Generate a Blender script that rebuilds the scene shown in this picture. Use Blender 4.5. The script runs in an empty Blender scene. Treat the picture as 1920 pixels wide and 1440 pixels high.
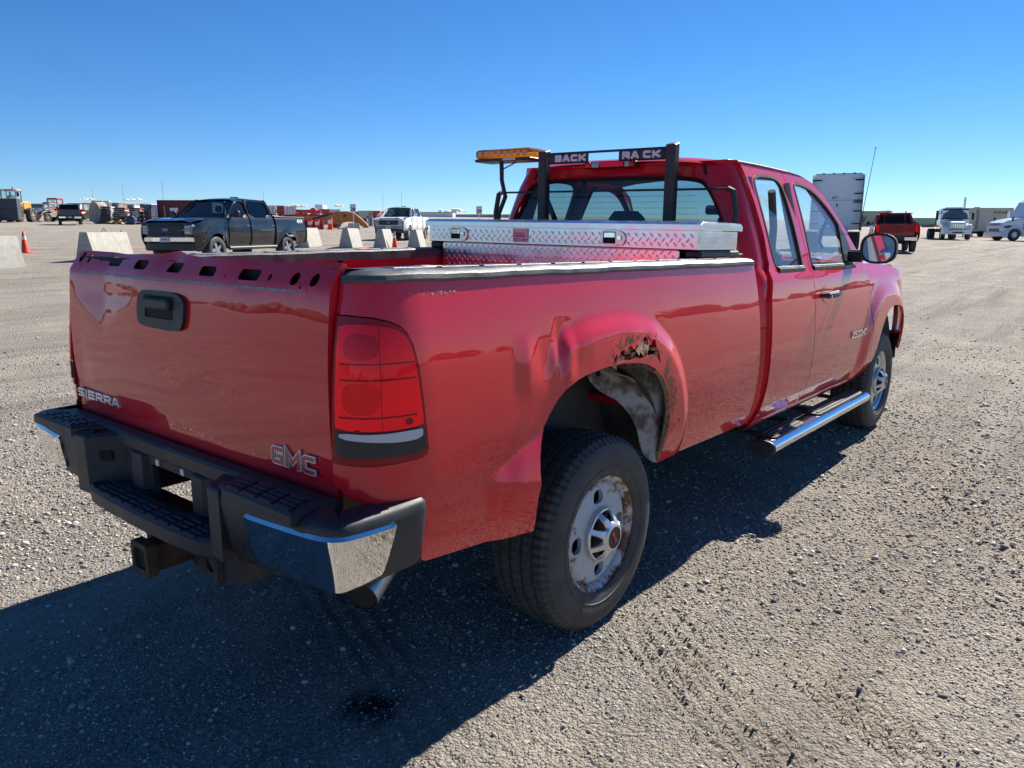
import bpy, bmesh, math, random
import numpy as np
from mathutils import Vector, Matrix
from mathutils.geometry import delaunay_2d_cdt
random.seed(7); RNG = np.random.default_rng(11)
R = math.radians
sc = bpy.context.scene
COL = sc.collection

# ------------------------------------------------------------------ camera
CAM = np.array([-2.3818, -2.4555, 1.5563]); YAW, PITCH, ROLL = 0.6862, 0.2011, 0.0005
_f = np.array([math.cos(YAW)*math.cos(PITCH), math.sin(YAW)*math.cos(PITCH), -math.sin(PITCH)])
_r = np.array([math.sin(YAW), -math.cos(YAW), 0.0]); _u = np.cross(_r, _f)
cam_d = bpy.data.cameras.new('camera'); cam = bpy.data.objects.new('camera', cam_d); COL.objects.link(cam)
cam_d.sensor_width = 36; cam_d.lens = 36*1419.05/1920; cam_d.clip_start = .05; cam_d.clip_end = 6000
cam.matrix_world = Matrix(((_r[0], _u[0], -_f[0], CAM[0]), (_r[1], _u[1], -_f[1], CAM[1]), (_r[2], _u[2], -_f[2], CAM[2]), (0, 0, 0, 1)))
sc.camera = cam

# ------------------------------------------------------------------ sky, sun, exposure
SUN_EL, SUN_AZ = R(41), R(-2.2)            # azimuth measured from +x towards +y
world = bpy.data.worlds.new('World'); sc.world = world; world.use_nodes = True
wn = world.node_tree; bg = wn.nodes['Background']
sky = wn.nodes.new('ShaderNodeTexSky'); sky.sky_type = 'NISHITA'; sky.sun_disc = False
sky.sun_elevation = SUN_EL; sky.sun_rotation = R(90) - SUN_AZ
sky.altitude = 200; sky.air_density = .8; sky.dust_density = 0.0; sky.ozone_density = 9.0
hs = wn.nodes.new('ShaderNodeHueSaturation'); hs.inputs['Saturation'].default_value = 1.13; wn.links.new(sky.outputs[0], hs.inputs['Color']); wn.links.new(hs.outputs[0], bg.inputs[0]); bg.inputs[1].default_value = .062
sun_d = bpy.data.lights.new('sun', 'SUN'); sun_d.energy = 4.6; sun_d.angle = R(.53); sun_d.color = (1, .93, .82)
sun = bpy.data.objects.new('sun', sun_d); COL.objects.link(sun)
sdir = Vector((math.cos(SUN_EL)*math.cos(SUN_AZ), math.cos(SUN_EL)*math.sin(SUN_AZ), math.sin(SUN_EL)))
sun.rotation_euler = sdir.to_track_quat('Z', 'Y').to_euler(); sun.location = (6, 0, 12)
vs = sc.view_settings; vs.view_transform = 'Standard'; vs.look = 'None'; vs.exposure = 1.08; vs.gamma = 1
try: vs.use_curve_mapping = False
except Exception: pass
sc.cycles.use_denoising = True
sc.cycles.max_bounces = 8; sc.cycles.transparent_max_bounces = 16; sc.cycles.glossy_bounces = 4; sc.cycles.diffuse_bounces = 3
sc.cycles.sample_clamp_indirect = 6.0; sc.cycles.caustics_reflective = False; sc.cycles.caustics_refractive = False

# ------------------------------------------------------------------ helpers
def sst(a, b, x):
    t = np.clip((np.asarray(x, float)-a)/(b-a), 0, 1); return t*t*(3-2*t)
def inside(pts, poly):
    pts = np.asarray(pts, float); poly = np.asarray(poly, float)
    x, y = pts[:, 0], pts[:, 1]; r = np.zeros(len(pts), bool)
    a = poly; b = np.roll(poly, -1, 0)
    for (x0, y0), (x1, y1) in zip(a, b):
        if y0 == y1: continue
        c = ((y0 > y) != (y1 > y)) & (x < (x1-x0)*(y-y0)/(y1-y0)+x0); r ^= c
    return r
def segdist(pts, poly):
    pts = np.asarray(pts, float); poly = np.asarray(poly, float); d = np.full(len(pts), 1e9)
    for a, b in zip(poly, np.roll(poly, -1, 0)):
        ab = b-a; L = ab@ab
        if L < 1e-16: continue
        t = np.clip(((pts-a)@ab)/L, 0, 1); d = np.minimum(d, np.hypot(*(pts-a-t[:, None]*ab).T))
    return d
def resample(poly, step):
    o = []
    for a, b in zip(poly, list(poly[1:])+[poly[0]]):
        n = max(1, int(math.ceil(math.hypot(b[0]-a[0], b[1]-a[1])/step)))
        for k in range(n): o.append((a[0]+(b[0]-a[0])*k/n, a[1]+(b[1]-a[1])*k/n))
    return o
def rrect(x0, x1, y0, y1, r, n=4):
    o = []
    for cx, cy, a0 in ((x1-r, y1-r, 0), (x0+r, y1-r, 90), (x0+r, y0+r, 180), (x1-r, y0+r, 270)):
        for k in range(n+1):
            a = R(a0+90*k/n); o.append((cx+r*math.cos(a), cy+r*math.sin(a)))
    return o
def oval(cx, cy, rx, ry, n=16): return [(cx+rx*math.cos(2*math.pi*k/n), cy+ry*math.sin(2*math.pi*k/n)) for k in range(n)]
def smooth_poly(pts, it=2, closed=True):
    pts = [tuple(p) for p in pts]
    for _ in range(it):
        o = []; n = len(pts)
        for i in range(n if closed else n-1):
            a, b = pts[i], pts[(i+1) % n]
            o += [(.75*a[0]+.25*b[0], .75*a[1]+.25*b[1]), (.25*a[0]+.75*b[0], .25*a[1]+.75*b[1])]
        pts = o if closed else [pts[0]]+o+[pts[-1]]
    return pts

class MB:
    def __init__(s): s.v = []; s.f = []
    def add(s, vs, fs):
        o = len(s.v); s.v += [(float(p[0]), float(p[1]), float(p[2])) for p in vs]
        s.f += [tuple(int(i)+o for i in q) for q in fs]; return s
    def box(s, x0, x1, y0, y1, z0, z1, b=0.0, M=None):
        x0, x1 = min(x0, x1), max(x0, x1); y0, y1 = min(y0, y1), max(y0, y1); z0, z1 = min(z0, z1), max(z0, z1)
        if b <= 0:
            vs = [(x, y, z) for z in (z0, z1) for y in (y0, y1) for x in (x0, x1)]
            fs = [(0, 2, 3, 1), (4, 5, 7, 6), (0, 1, 5, 4), (2, 6, 7, 3), (0, 4, 6, 2), (1, 3, 7, 5)]
        else:
            b = min(b, .49*(x1-x0), .49*(y1-y0), .49*(z1-z0)); vs = []; idx = {}
            for i, x in enumerate((x0, x1)):
                for j, y in enumerate((y0, y1)):
                    for k, z in enumerate((z0, z1)):
                        sx, sy, sz = (1, -1)[i], (1, -1)[j], (1, -1)[k]
                        idx[i, j, k] = len(vs)
                        vs += [(x, y+sy*b, z+sz*b), (x+sx*b, y, z+sz*b), (x+sx*b, y+sy*b, z)]
            g = lambda i, j, k, a: idx[i, j, k]+a
            fs = [(g(0,0,0,0), g(0,0,1,0), g(0,1,1,0), g(0,1,0,0)), (g(1,0,0,0), g(1,1,0,0), g(1,1,1,0), g(1,0,1,0)),
                  (g(0,0,0,1), g(1,0,0,1), g(1,0,1,1), g(0,0,1,1)), (g(0,1,0,1), g(0,1,1,1), g(1,1,1,1), g(1,1,0,1)),
                  (g(0,0,0,2), g(0,1,0,2), g(1,1,0,2), g(1,0,0,2)), (g(0,0,1,2), g(1,0,1,2), g(1,1,1,2), g(0,1,1,2))]
            for j in (0, 1):
                for k in (0, 1):
                    q = (g(0,j,k,1), g(1,j,k,1), g(1,j,k,2), g(0,j,k,2)); fs.append(q if (j+k) % 2 else q[::-1])
            for i in (0, 1):
                for k in (0, 1):
                    q = (g(i,0,k,0), g(i,1,k,0), g(i,1,k,2), g(i,0,k,2)); fs.append(q[::-1] if (i+k) % 2 else q)
            for i in (0, 1):
                for j in (0, 1):
                    q = (g(i,j,0,0), g(i,j,1,0), g(i,j,1,1), g(i,j,0,1)); fs.append(q if (i+j) % 2 else q[::-1])
            for i in (0, 1):
                for j in (0, 1):
                    for k in (0, 1):
                        q = (g(i,j,k,0), g(i,j,k,1), g(i,j,k,2)); fs.append(q if (i+j+k) % 2 else q[::-1])
        if M is not None: vs = [tuple(M @ Vector(p)) for p in vs]
        return s.add(vs, fs)
    def cyl(s, p0, p1, r0, r1=None, n=16, caps=True):
        r1 = r0 if r1 is None else r1; p0 = Vector(p0); p1 = Vector(p1); d = (p1-p0).normalized()
        a = d.orthogonal().normalized(); b = d.cross(a); vs = []
        for p, r in ((p0, r0), (p1, r1)):
            for k in range(n):
                t = 2*math.pi*k/n; vs.append(p+a*(r*math.cos(t))+b*(r*math.sin(t)))
        fs = [(k, (k+1) % n, n+(k+1) % n, n+k) for k in range(n)]
        if caps: fs += [tuple(range(n))[::-1], tuple(range(n, 2*n))]
        return s.add(vs, fs)
    def tube(s, pts, r, n=8, caps=True, close=False):
        P = [Vector(p) for p in pts]; m = len(P); rs = r if isinstance(r, (list, tuple)) else [r]*m
        d0 = (P[1]-P[0]).normalized(); a = d0.orthogonal().normalized(); vs = []
        for i in range(m):
            if close: d = (P[(i+1) % m]-P[i-1]).normalized()
            else: d = (P[min(i+1, m-1)]-P[max(i-1, 0)]).normalized()
            a = (a-d*a.dot(d)).normalized(); b = d.cross(a)
            for k in range(n):
                t = 2*math.pi*k/n; vs.append(P[i]+a*(rs[i]*math.cos(t))+b*(rs[i]*math.sin(t)))
        fs = []
        for i in range(m if close else m-1):
            j = (i+1) % m
            fs += [(i*n+k, i*n+(k+1) % n, j*n+(k+1) % n, j*n+k) for k in range(n)]
        if caps and not close: fs += [tuple(range(n))[::-1], tuple(range((m-1)*n, m*n))]
        return s.add(vs, fs)
    def lathe(s, prof, n=32, axis='y', c=(0, 0, 0), rfun=None, close=False):
        vs = []; m = len(prof)
        for k in range(n):
            t = 2*math.pi*k/n
            for j, (r, h) in enumerate(prof):
                rr = r if rfun is None else rfun(k, j, r)
                a, b = rr*math.cos(t), rr*math.sin(t)
                p = {'y': (a, h, b), 'z': (a, b, h), 'x': (h, a, b)}[axis]
                vs.append((c[0]+p[0], c[1]+p[1], c[2]+p[2]))
        fs = []
        for k in range(n):
            k2 = (k+1) % n
            for j in range(m if close else m-1):
                j2 = (j+1) % m; fs.append((k*m+j, k2*m+j, k2*m+j2, k*m+j2))
        return s.add(vs, fs)
    def prism(s, poly, axis, a, b, bev=0.0):
        def P(p, h): return {'x': (h, p[0], p[1]), 'y': (p[0], h, p[1]), 'z': (p[0], p[1], h)}[axis]
        n = len(poly); area = sum(poly[i][0]*poly[(i+1) % n][1]-poly[(i+1) % n][0]*poly[i][1] for i in range(n))
        if area < 0: poly = poly[::-1]
        if a > b: a, b = b, a
        if bev > 0:
            q = np.array(poly); e0 = q-np.roll(q, 1, 0); e1 = np.roll(q, -1, 0)-q
            n0 = np.stack([-e0[:, 1], e0[:, 0]], 1); n0 /= np.linalg.norm(n0, axis=1)[:, None]+1e-12
            n1 = np.stack([-e1[:, 1], e1[:, 0]], 1); n1 /= np.linalg.norm(n1, axis=1)[:, None]+1e-12
            m = n0+n1; m /= np.maximum((m*m).sum(1, keepdims=True)/2, .3); ins = [tuple(x) for x in q+m*bev]
            rings = [(ins, a), (poly, a+bev), (poly, b-bev), (ins, b)]
        else: rings = [(poly, a), (poly, b)]
        vs = []; fs = []
        for pl, h in rings: vs += [P(p, h) for p in pl]
        for k in range(len(rings)-1):
            for i in range(n): j = (i+1) % n; fs.append((k*n+i, k*n+j, (k+1)*n+j, (k+1)*n+i))
        fs += [tuple(range(n))[::-1], tuple(range((len(rings)-1)*n, len(rings)*n))]
        if axis == 'y': fs = [f[::-1] for f in fs]
        return s.add(vs, fs)
    def grid(s, fn, us, vv, closeu=False, flip=False):
        m = len(vv); vs = [fn(u, v) for u in us for v in vv]; fs = []; n = len(us)
        for i in range(n if closeu else n-1):
            i2 = (i+1) % n
            for j in range(m-1):
                q = (i*m+j, i2*m+j, i2*m+j+1, i*m+j+1); fs.append(q[::-1] if flip else q)
        return s.add(vs, fs)
    def panel(s, outline, holes, fn, step, flange=0.0, flip=False, sub=None, hfl=None):
        """sheet cut to an outline with holes, laid on the surface fn(u,v); flange = depth of the turned-in edges"""
        loops = [resample(outline, step*(sub or 1))]+[resample(h, step*.6) for h in holes]
        verts = []; edges = []
        for lp in loops:
            o = len(verts); verts += lp; edges += [(o+i, o+(i+1) % len(lp)) for i in range(len(lp))]
        P = np.array(loops[0]); lo, hi = P.min(0), P.max(0)
        gx = np.arange(lo[0]+step/2, hi[0], step); gy = np.arange(lo[1]+step/2, hi[1], step)
        G = np.stack(np.meshgrid(gx, gy), -1).reshape(-1, 2)
        if len(G):
            k = inside(G, loops[0])
            for h in loops[1:]: k &= ~inside(G, h)
            G = G[k]
            for h in loops:
                if len(G): G = G[segdist(G, h) > step*.4]
        allv = [Vector(p) for p in verts]+[Vector((float(p[0]), float(p[1]))) for p in G]
        V2, E2, F2, *_ = delaunay_2d_cdt(allv, edges, [], 0, 1e-6)
        V2 = np.array([(p[0], p[1]) for p in V2]); F2 = [tuple(f) for f in F2]
        Cn = np.array([V2[list(f)].mean(0) for f in F2]); k = inside(Cn, loops[0])
        for h in loops[1:]: k &= ~inside(Cn, h)
        F2 = [f for f, kk in zip(F2, k) if kk]
        P3 = [fn(float(p[0]), float(p[1])) for p in V2]
        s.add(P3, [f[::-1] for f in F2] if flip else F2)
        if flange:
            e = 1e-3; sg = -1 if flip else 1
            for li, lp in enumerate(loops):
                ring0 = []; ring1 = []; ring2 = []
                area = sum(lp[i][0]*lp[(i+1) % len(lp)][1]-lp[(i+1) % len(lp)][0]*lp[i][1] for i in range(len(lp)))
                for p in lp:
                    q = Vector(fn(*p)); du = (Vector(fn(p[0]+e, p[1]))-Vector(fn(p[0]-e, p[1]))); dv = (Vector(fn(p[0], p[1]+e))-Vector(fn(p[0], p[1]-e)))
                    nn = du.cross(dv).normalized()*sg
                    ring0.append(q); ring1.append(q-nn*(flange if li == 0 or hfl is None else hfl))
                n = len(lp); fs = []
                for i in range(n):
                    j = (i+1) % n; qd = (i, j, n+j, n+i)
                    rev = (area > 0) != (li > 0)
                    if flip: rev = not rev
                    fs.append(qd[::-1] if rev else qd)
                s.add(ring0+ring1, fs)
        return s

def obj(name, mb, mat, parent=None, smooth=32, xf=None, kind=None, label=None):
    me = bpy.data.meshes.new(name)
    V = mb.v
    if xf is not None: V = [xf(p) for p in V]
    me.from_pydata(V, [], mb.f); me.validate(); me.update()
    me.polygons.foreach_set('use_smooth', np.ones(len(me.polygons), bool))
    if smooth is not None and smooth < 180: me.set_sharp_from_angle(angle=R(smooth))
    for m in (mat if isinstance(mat, (list, tuple)) else [mat]): me.materials.append(m)
    o = bpy.data.objects.new(name, me); COL.objects.link(o)
    if parent is not None: o.parent = parent
    if kind: o['kind'] = kind
    if label: o['label'] = label
    return o
def tag(o, label, cat, group=None):
    o['label'] = label; o['category'] = cat
    if group: o['group'] = group
    return o
def thing(name, label, cat, loc=(0, 0, 0), rz=0.0, group=None):
    o = bpy.data.objects.new(name, None); COL.objects.link(o); o.empty_display_size = .2
    o.location = loc; o.rotation_euler = (0, 0, rz); return tag(o, label, cat, group)
def copy_tree(o, parent=None):
    c = o.copy(); COL.objects.link(c); c.parent = parent
    for ch in list(o.children): copy_tree(ch, c)
    return c
def text_mb(txt, size, depth, bold=0.0, sx=1.0, shear=0.0, spacing=1.0, center=True):
    cu = bpy.data.curves.new('lettering', 'FONT'); cu.body = txt; cu.size = size; cu.extrude = depth/2; cu.offset = bold
    cu.shear = shear; cu.space_character = spacing; cu.resolution_u = 3
    cu.align_x = 'CENTER' if center else 'LEFT'; cu.align_y = 'CENTER' if center else 'BOTTOM_BASELINE'
    o = bpy.data.objects.new('lettering', cu); COL.objects.link(o)
    dg = bpy.context.evaluated_depsgraph_get(); me = bpy.data.meshes.new_from_object(o.evaluated_get(dg))
    mb = MB(); mb.add([(v.co.x*sx, v.co.y, v.co.z) for v in me.vertices], [tuple(p.vertices) for p in me.polygons])
    bpy.data.objects.remove(o); bpy.data.curves.remove(cu); bpy.data.meshes.remove(me)
    return mb
def map_mb(mb, fn):
    m = MB(); m.v = [tuple(float(c) for c in fn(p)) for p in mb.v]; m.f = list(mb.f); return m
def merge(*ms):
    m = MB()
    for a in ms: m.add(a.v, a.f)
    return m

# ------------------------------------------------------------------ materials
MAT = {}
def nt(name):
    m = bpy.data.materials.new(name); m.use_nodes = True; t = m.node_tree
    return m, t, t.nodes['Principled BSDF']
def pm(name, col, rough=.5, metal=0.0, coat=0.0, coat_r=.05, var=.0, vscale=6.0, col2=None, bump=0.0, bscale=40.0, rvar=0.0, spec=.5, detail=5, emis=None, lo=.35, hi=.65):
    m, t, b = nt(name); N = t.nodes; L = t.links
    b.inputs['Base Color'].default_value = (*col, 1); b.inputs['Roughness'].default_value = rough; b.inputs['Metallic'].default_value = metal
    b.inputs['Coat Weight'].default_value = coat; b.inputs['Coat Roughness'].default_value = coat_r; b.inputs['Specular IOR Level'].default_value = spec
    if emis: b.inputs['Emission Color'].default_value = (*emis[:3], 1); b.inputs['Emission Strength'].default_value = emis[3]
    tc = N.new('ShaderNodeTexCoord')
    if var or col2:
        nz = N.new('ShaderNodeTexNoise'); nz.inputs['Scale'].default_value = vscale; nz.inputs['Detail'].default_value = detail; nz.inputs['Roughness'].default_value = .62
        L.new(tc.outputs['Object'], nz.inputs['Vector'])
        rp = N.new('ShaderNodeValToRGB'); rp.color_ramp.elements[0].position = lo; rp.color_ramp.elements[1].position = hi
        c2 = col2 or tuple(min(1, c*(1+var)) for c in col); c1 = col if col2 else tuple(c*(1-var) for c in col)
        rp.color_ramp.elements[0].color = (*c1, 1); rp.color_ramp.elements[1].color = (*c2, 1)
        L.new(nz.outputs['Fac'], rp.inputs['Fac']); L.new(rp.outputs['Color'], b.inputs['Base Color'])
        if rvar:
            mr = N.new('ShaderNodeMapRange'); mr.inputs['From Min'].default_value = .3; mr.inputs['From Max'].default_value = .7
            mr.inputs['To Min'].default_value = max(0, rough-rvar); mr.inputs['To Max'].default_value = min(1, rough+rvar)
            L.new(nz.outputs['Fac'], mr.inputs['Value']); L.new(mr.outputs[0], b.inputs['Roughness'])
    if bump:
        n2 = N.new('ShaderNodeTexNoise'); n2.inputs['Scale'].default_value = bscale; n2.inputs['Detail'].default_value = 4
        L.new(tc.outputs['Object'], n2.inputs['Vector'])
        bp = N.new('ShaderNodeBump'); bp.inputs['Strength'].default_value = bump; bp.inputs['Distance'].default_value = .01
        L.new(n2.outputs['Fac'], bp.inputs['Height']); L.new(bp.outputs[0], b.inputs['Normal'])
    MAT[name] = m; return m
def glass(name, tint, gloss=1.0, rough=.0, dust=.0):
    m = bpy.data.materials.new(name); m.use_nodes = True; t = m.node_tree; N = t.nodes; L = t.links
    N.remove(N['Principled BSDF']); out = N['Material Output']
    tr = N.new('ShaderNodeBsdfTransparent'); tr.inputs[0].default_value = (*tint, 1)
    gl = N.new('ShaderNodeBsdfGlossy'); gl.inputs['Roughness'].default_value = rough; gl.inputs['Color'].default_value = (gloss, gloss, gloss, 1)
    fr = N.new('ShaderNodeFresnel'); mx = N.new('ShaderNodeMixShader')
    ge = N.new('ShaderNodeNewGeometry'); mi = N.new('ShaderNodeMapRange'); mi.inputs['To Min'].default_value = 1.5; mi.inputs['To Max'].default_value = 1/1.5   # a thin pane: same on both faces
    L.new(ge.outputs['Backfacing'], mi.inputs['Value']); L.new(mi.outputs[0], fr.inputs['IOR'])
    df = N.new('ShaderNodeBsdfDiffuse'); df.inputs[0].default_value = (.75, .76, .76, 1); tl = N.new('ShaderNodeBsdfTranslucent'); tl.inputs[0].default_value = (.75, .76, .76, 1)
    m0 = N.new('ShaderNodeMixShader'); m0.inputs[0].default_value = .5; L.new(df.outputs[0], m0.inputs[1]); L.new(tl.outputs[0], m0.inputs[2])
    m1 = N.new('ShaderNodeMixShader'); m1.inputs[0].default_value = dust; L.new(tr.outputs[0], m1.inputs[1]); L.new(m0.outputs[0], m1.inputs[2])
    L.new(fr.outputs[0], mx.inputs[0]); L.new(m1.outputs[0], mx.inputs[1]); L.new(gl.outputs[0], mx.inputs[2]); L.new(mx.outputs[0], out.inputs[0])
    MAT[name] = m; return m
def paint(name, col, flake=.0, rough=.32, coat_r=.02, dust=.03, wave=.0, scratch=0.0, ior=1.5):
    """clear-coated car paint with a little dust film, swirl scratches and slight panel waviness"""
    m, t, b = nt(name); N = t.nodes; L = t.links
    tc = N.new('ShaderNodeTexCoord')
    nz = N.new('ShaderNodeTexNoise'); nz.inputs['Scale'].default_value = 3.5; nz.inputs['Detail'].default_value = 6; L.new(tc.outputs['Object'], nz.inputs['Vector'])
    rp = N.new('ShaderNodeValToRGB'); rp.color_ramp.elements[0].position = .45; rp.color_ramp.elements[1].position = .8
    rp.color_ramp.elements[0].color = (0, 0, 0, 1); rp.color_ramp.elements[1].color = (dust*2, dust*2, dust*2, 1); L.new(nz.outputs['Fac'], rp.inputs['Fac'])
    mx = N.new('ShaderNodeMixRGB'); mx.inputs[1].default_value = (*col, 1); mx.inputs[2].default_value = (.36, .31, .27, 1)
    L.new(rp.outputs['Color'], mx.inputs[0]); last = mx.outputs[0]
    if scratch:
        mp = N.new('ShaderNodeMapping'); mp.inputs['Scale'].default_value = (2.5, 2.5, 60); mp.inputs['Rotation'].default_value = (0, R(38), R(20)); L.new(tc.outputs['Object'], mp.inputs[0])
        n3 = N.new('ShaderNodeTexNoise'); n3.inputs['Scale'].default_value = 7; n3.inputs['Detail'].default_value = 3; L.new(mp.outputs[0], n3.inputs['Vector'])
        n4 = N.new('ShaderNodeTexNoise'); n4.inputs['Scale'].default_value = 2.3; L.new(tc.outputs['Object'], n4.inputs['Vector'])
        r3 = N.new('ShaderNodeValToRGB'); r3.color_ramp.elements[0].position = .66; r3.color_ramp.elements[1].position = .72; L.new(n3.outputs['Fac'], r3.inputs['Fac'])
        r4 = N.new('ShaderNodeValToRGB'); r4.color_ramp.elements[0].position = .52; r4.color_ramp.elements[1].position = .68; L.new(n4.outputs['Fac'], r4.inputs['Fac'])
        mu = N.new('ShaderNodeMath'); mu.operation = 'MULTIPLY'; L.new(r3.outputs[0], mu.inputs[0]); L.new(r4.outputs[0], mu.inputs[1])
        m5 = N.new('ShaderNodeMath'); m5.operation = 'MULTIPLY'; m5.inputs[1].default_value = scratch; L.new(mu.outputs[0], m5.inputs[0])
        mx2 = N.new('ShaderNodeMixRGB'); L.new(m5.outputs[0], mx2.inputs[0]); L.new(last, mx2.inputs[1]); mx2.inputs[2].default_value = (.55, .4, .38, 1); last = mx2.outputs[0]
    L.new(last, b.inputs['Base Color'])
    b.inputs['Roughness'].default_value = rough; b.inputs['Metallic'].default_value = flake; b.inputs['Specular IOR Level'].default_value = .12
    b.inputs['Coat Weight'].default_value = 1; b.inputs['Coat IOR'].default_value = ior
    mr = N.new('ShaderNodeMapRange'); mr.inputs['From Min'].default_value = .35; mr.inputs['From Max'].default_value = .75
    mr.inputs['To Min'].default_value = coat_r; mr.inputs['To Max'].default_value = coat_r*3; L.new(nz.outputs['Fac'], mr.inputs['Value']); L.new(mr.outputs[0], b.inputs['Coat Roughness'])
    if wave:
        n2 = N.new('ShaderNodeTexNoise'); n2.inputs['Scale'].default_value = 5; n2.inputs['Detail'].default_value = 1; L.new(tc.outputs['Object'], n2.inputs['Vector'])
        bp = N.new('ShaderNodeBump'); bp.inputs['Strength'].default_value = wave; bp.inputs['Distance'].default_value = .01; L.new(n2.outputs['Fac'], bp.inputs['Height'])
        L.new(bp.outputs[0], b.inputs['Coat Normal']); L.new(bp.outputs[0], b.inputs['Normal'])
    MAT[name] = m; return m

paint('red_paint', (.66, .009, .022), flake=.05, rough=.42, coat_r=.003, dust=.008, wave=.008, scratch=.30, ior=1.52)
paint('red_paint_far', (.34, .010, .022), rough=.4)
paint('black_paint', (.012, .014, .018), rough=.3, dust=.03)
paint('white_paint', (.78, .79, .80), rough=.35, dust=.05)
paint('white_truck_paint', (.70, .74, .80), rough=.35, dust=.04)
pm('black_plastic', (.022, .024, .028), .48, var=.25, vscale=9, bump=.12, bscale=500, rvar=.08)
pm('bumper_plastic', (.026, .028, .034), .5, var=.35, vscale=7, bump=.18, bscale=420, rvar=.1)
pm('rail_plastic', (.06, .064, .07), .42, var=.4, vscale=12, bump=.25, bscale=260, rvar=.12)
pm('dark_metal', (.03, .03, .032), .5, var=.4, vscale=14, bump=.1, bscale=90)
pm('under_metal', (.05, .05, .052), .75, var=.5, vscale=9, col2=(.10, .085, .07), bump=.3, bscale=60)
pm('rusty_metal', (.045, .028, .02), .8, col2=(.12, .055, .03), vscale=22, bump=.5, bscale=110)
pm('rust_flake', (.13, .065, .035), .85, col2=(.46, .30, .18), vscale=45, bump=.8, bscale=160)
pm('liner_metal', (.36, .34, .33), .7, col2=(.10, .075, .06), vscale=11, bump=.4, bscale=80, lo=.42, hi=.58)
pm('chrome', (.80, .81, .83), .06, 1.0, var=.04, vscale=30, bump=.02, bscale=25)
pm('chrome_worn', (.78, .78, .78), .045, 1.0, var=.05, vscale=18, bump=.014, bscale=9, rvar=.03)
pm('steel_bright', (.62, .64, .66), .22, 1.0, var=.06, vscale=20, rvar=.06)
pm('aluminium_plate', (.76, .77, .79), .20, 1.0, var=.08, vscale=14, rvar=.08)
pm('tyre_rubber', (.034, .035, .038), .66, col2=(.062, .059, .057), vscale=14, bump=.12, bscale=120)
def rim_mat():
    m, t, b = nt('rim_white'); N = t.nodes; L = t.links; tc = N.new('ShaderNodeTexCoord')
    ms = N.new('ShaderNodeVectorMath'); ms.operation = 'MULTIPLY'; ms.inputs[1].default_value = (1, 0, 1); L.new(tc.outputs['Object'], ms.inputs[0])
    ln = N.new('ShaderNodeVectorMath'); ln.operation = 'LENGTH'; L.new(ms.outputs[0], ln.inputs[0])
    nz = N.new('ShaderNodeTexNoise'); nz.inputs['Scale'].default_value = 17; nz.inputs['Detail'].default_value = 7; nz.inputs['Roughness'].default_value = .7; L.new(tc.outputs['Object'], nz.inputs['Vector'])
    mr = N.new('ShaderNodeMapRange'); mr.inputs['From Min'].default_value = .13; mr.inputs['From Max'].default_value = .235; mr.inputs['To Min'].default_value = -.08; mr.inputs['To Max'].default_value = .12; L.new(ln.outputs['Value'], mr.inputs['Value'])
    ad = N.new('ShaderNodeMath'); L.new(mr.outputs[0], ad.inputs[0]); L.new(nz.outputs['Fac'], ad.inputs[1])
    rp = N.new('ShaderNodeValToRGB'); e = rp.color_ramp.elements; e[0].position = .56; e[0].color = (.52, .53, .55, 1); e[1].position = .66; e[1].color = (.13, .055, .025, 1); k = e.new(.60); k.color = (.40, .27, .18, 1)
    L.new(ad.outputs[0], rp.inputs['Fac']); L.new(rp.outputs[0], b.inputs['Base Color']); b.inputs['Roughness'].default_value = .5
    bp = N.new('ShaderNodeBump'); bp.inputs['Strength'].default_value = .3; bp.inputs['Distance'].default_value = .004; L.new(ad.outputs[0], bp.inputs['Height']); L.new(bp.outputs[0], b.inputs['Normal'])
    MAT['rim_white'] = m
rim_mat()
pm('rim_silver', (.55, .56, .58), .32, .85, var=.1)
pm('dull_steel', (.42, .41, .40), .38, .9, var=.2, vscale=12, rvar=.1)
pm('cap_silver', (.62, .63, .65), .28, .75, var=.07, vscale=20, coat=.4)
pm('lug_black', (.01, .01, .012), .45)
pm('matte_black', (.006, .006, .007), .8)
pm('interior_grey', (.055, .058, .065), .85, var=.2)
pm('interior_light', (.22, .22, .22), .85, var=.15)
pm('rubber_seal', (.012, .012, .013), .6)
pm('badge_silver', (.72, .73, .75), .25, .35, coat=.6)
pm('white_decal', (.8, .8, .8), .5)
pm('black_decal', (.012, .012, .014), .5)
pm('grey_decal', (.24, .25, .27), .6)
pm('red_letter', (.45, .03, .04), .3, coat=.5)
pm('sticker_white', (.62, .62, .66), .5, var=.08, vscale=60)
pm('sticker_orange', (.55, .22, .08), .5)
pm('concrete', (.36, .355, .325), .9, var=.14, vscale=5, bump=.5, bscale=60, detail=8)
pm('cone_orange', (.80, .055, .02), .5, var=.1)
pm('reflective_white', (.8, .8, .8), .4)
pm('yellow_machine', (.55, .30, .05), .5, var=.2, vscale=3)
pm('orange_machine', (.48, .17, .035), .5, var=.25, vscale=3)
pm('red_machine', (.42, .035, .03), .45, var=.2, vscale=3)
pm('grey_block', (.055, .065, .085), .8, var=.2, vscale=8, bump=.3, bscale=40)
pm('dark_slab', (.05, .052, .06), .8, var=.3, vscale=5)
pm('container_red', (.13, .024, .022), .6, var=.2, vscale=4)
pm('beige_metal', (.50, .48, .38), .55, var=.05, vscale=2)
pm('beige_wall', (.42, .40, .34), .9, var=.08, vscale=.5)
pm('green_wall', (.30, .42, .33), .8, var=.06, vscale=.5)
pm('grey_wall', (.36, .37, .38), .85, var=.08, vscale=.4)
pm('roof_grey', (.20, .20, .21), .8)
pm('dark_wall', (.10, .105, .115), .8)
pm('tan_drum', (.38, .32, .26), .8, var=.3, vscale=3)
pm('amber_box', (.85, .33, .01), .3, coat=.6)
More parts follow.
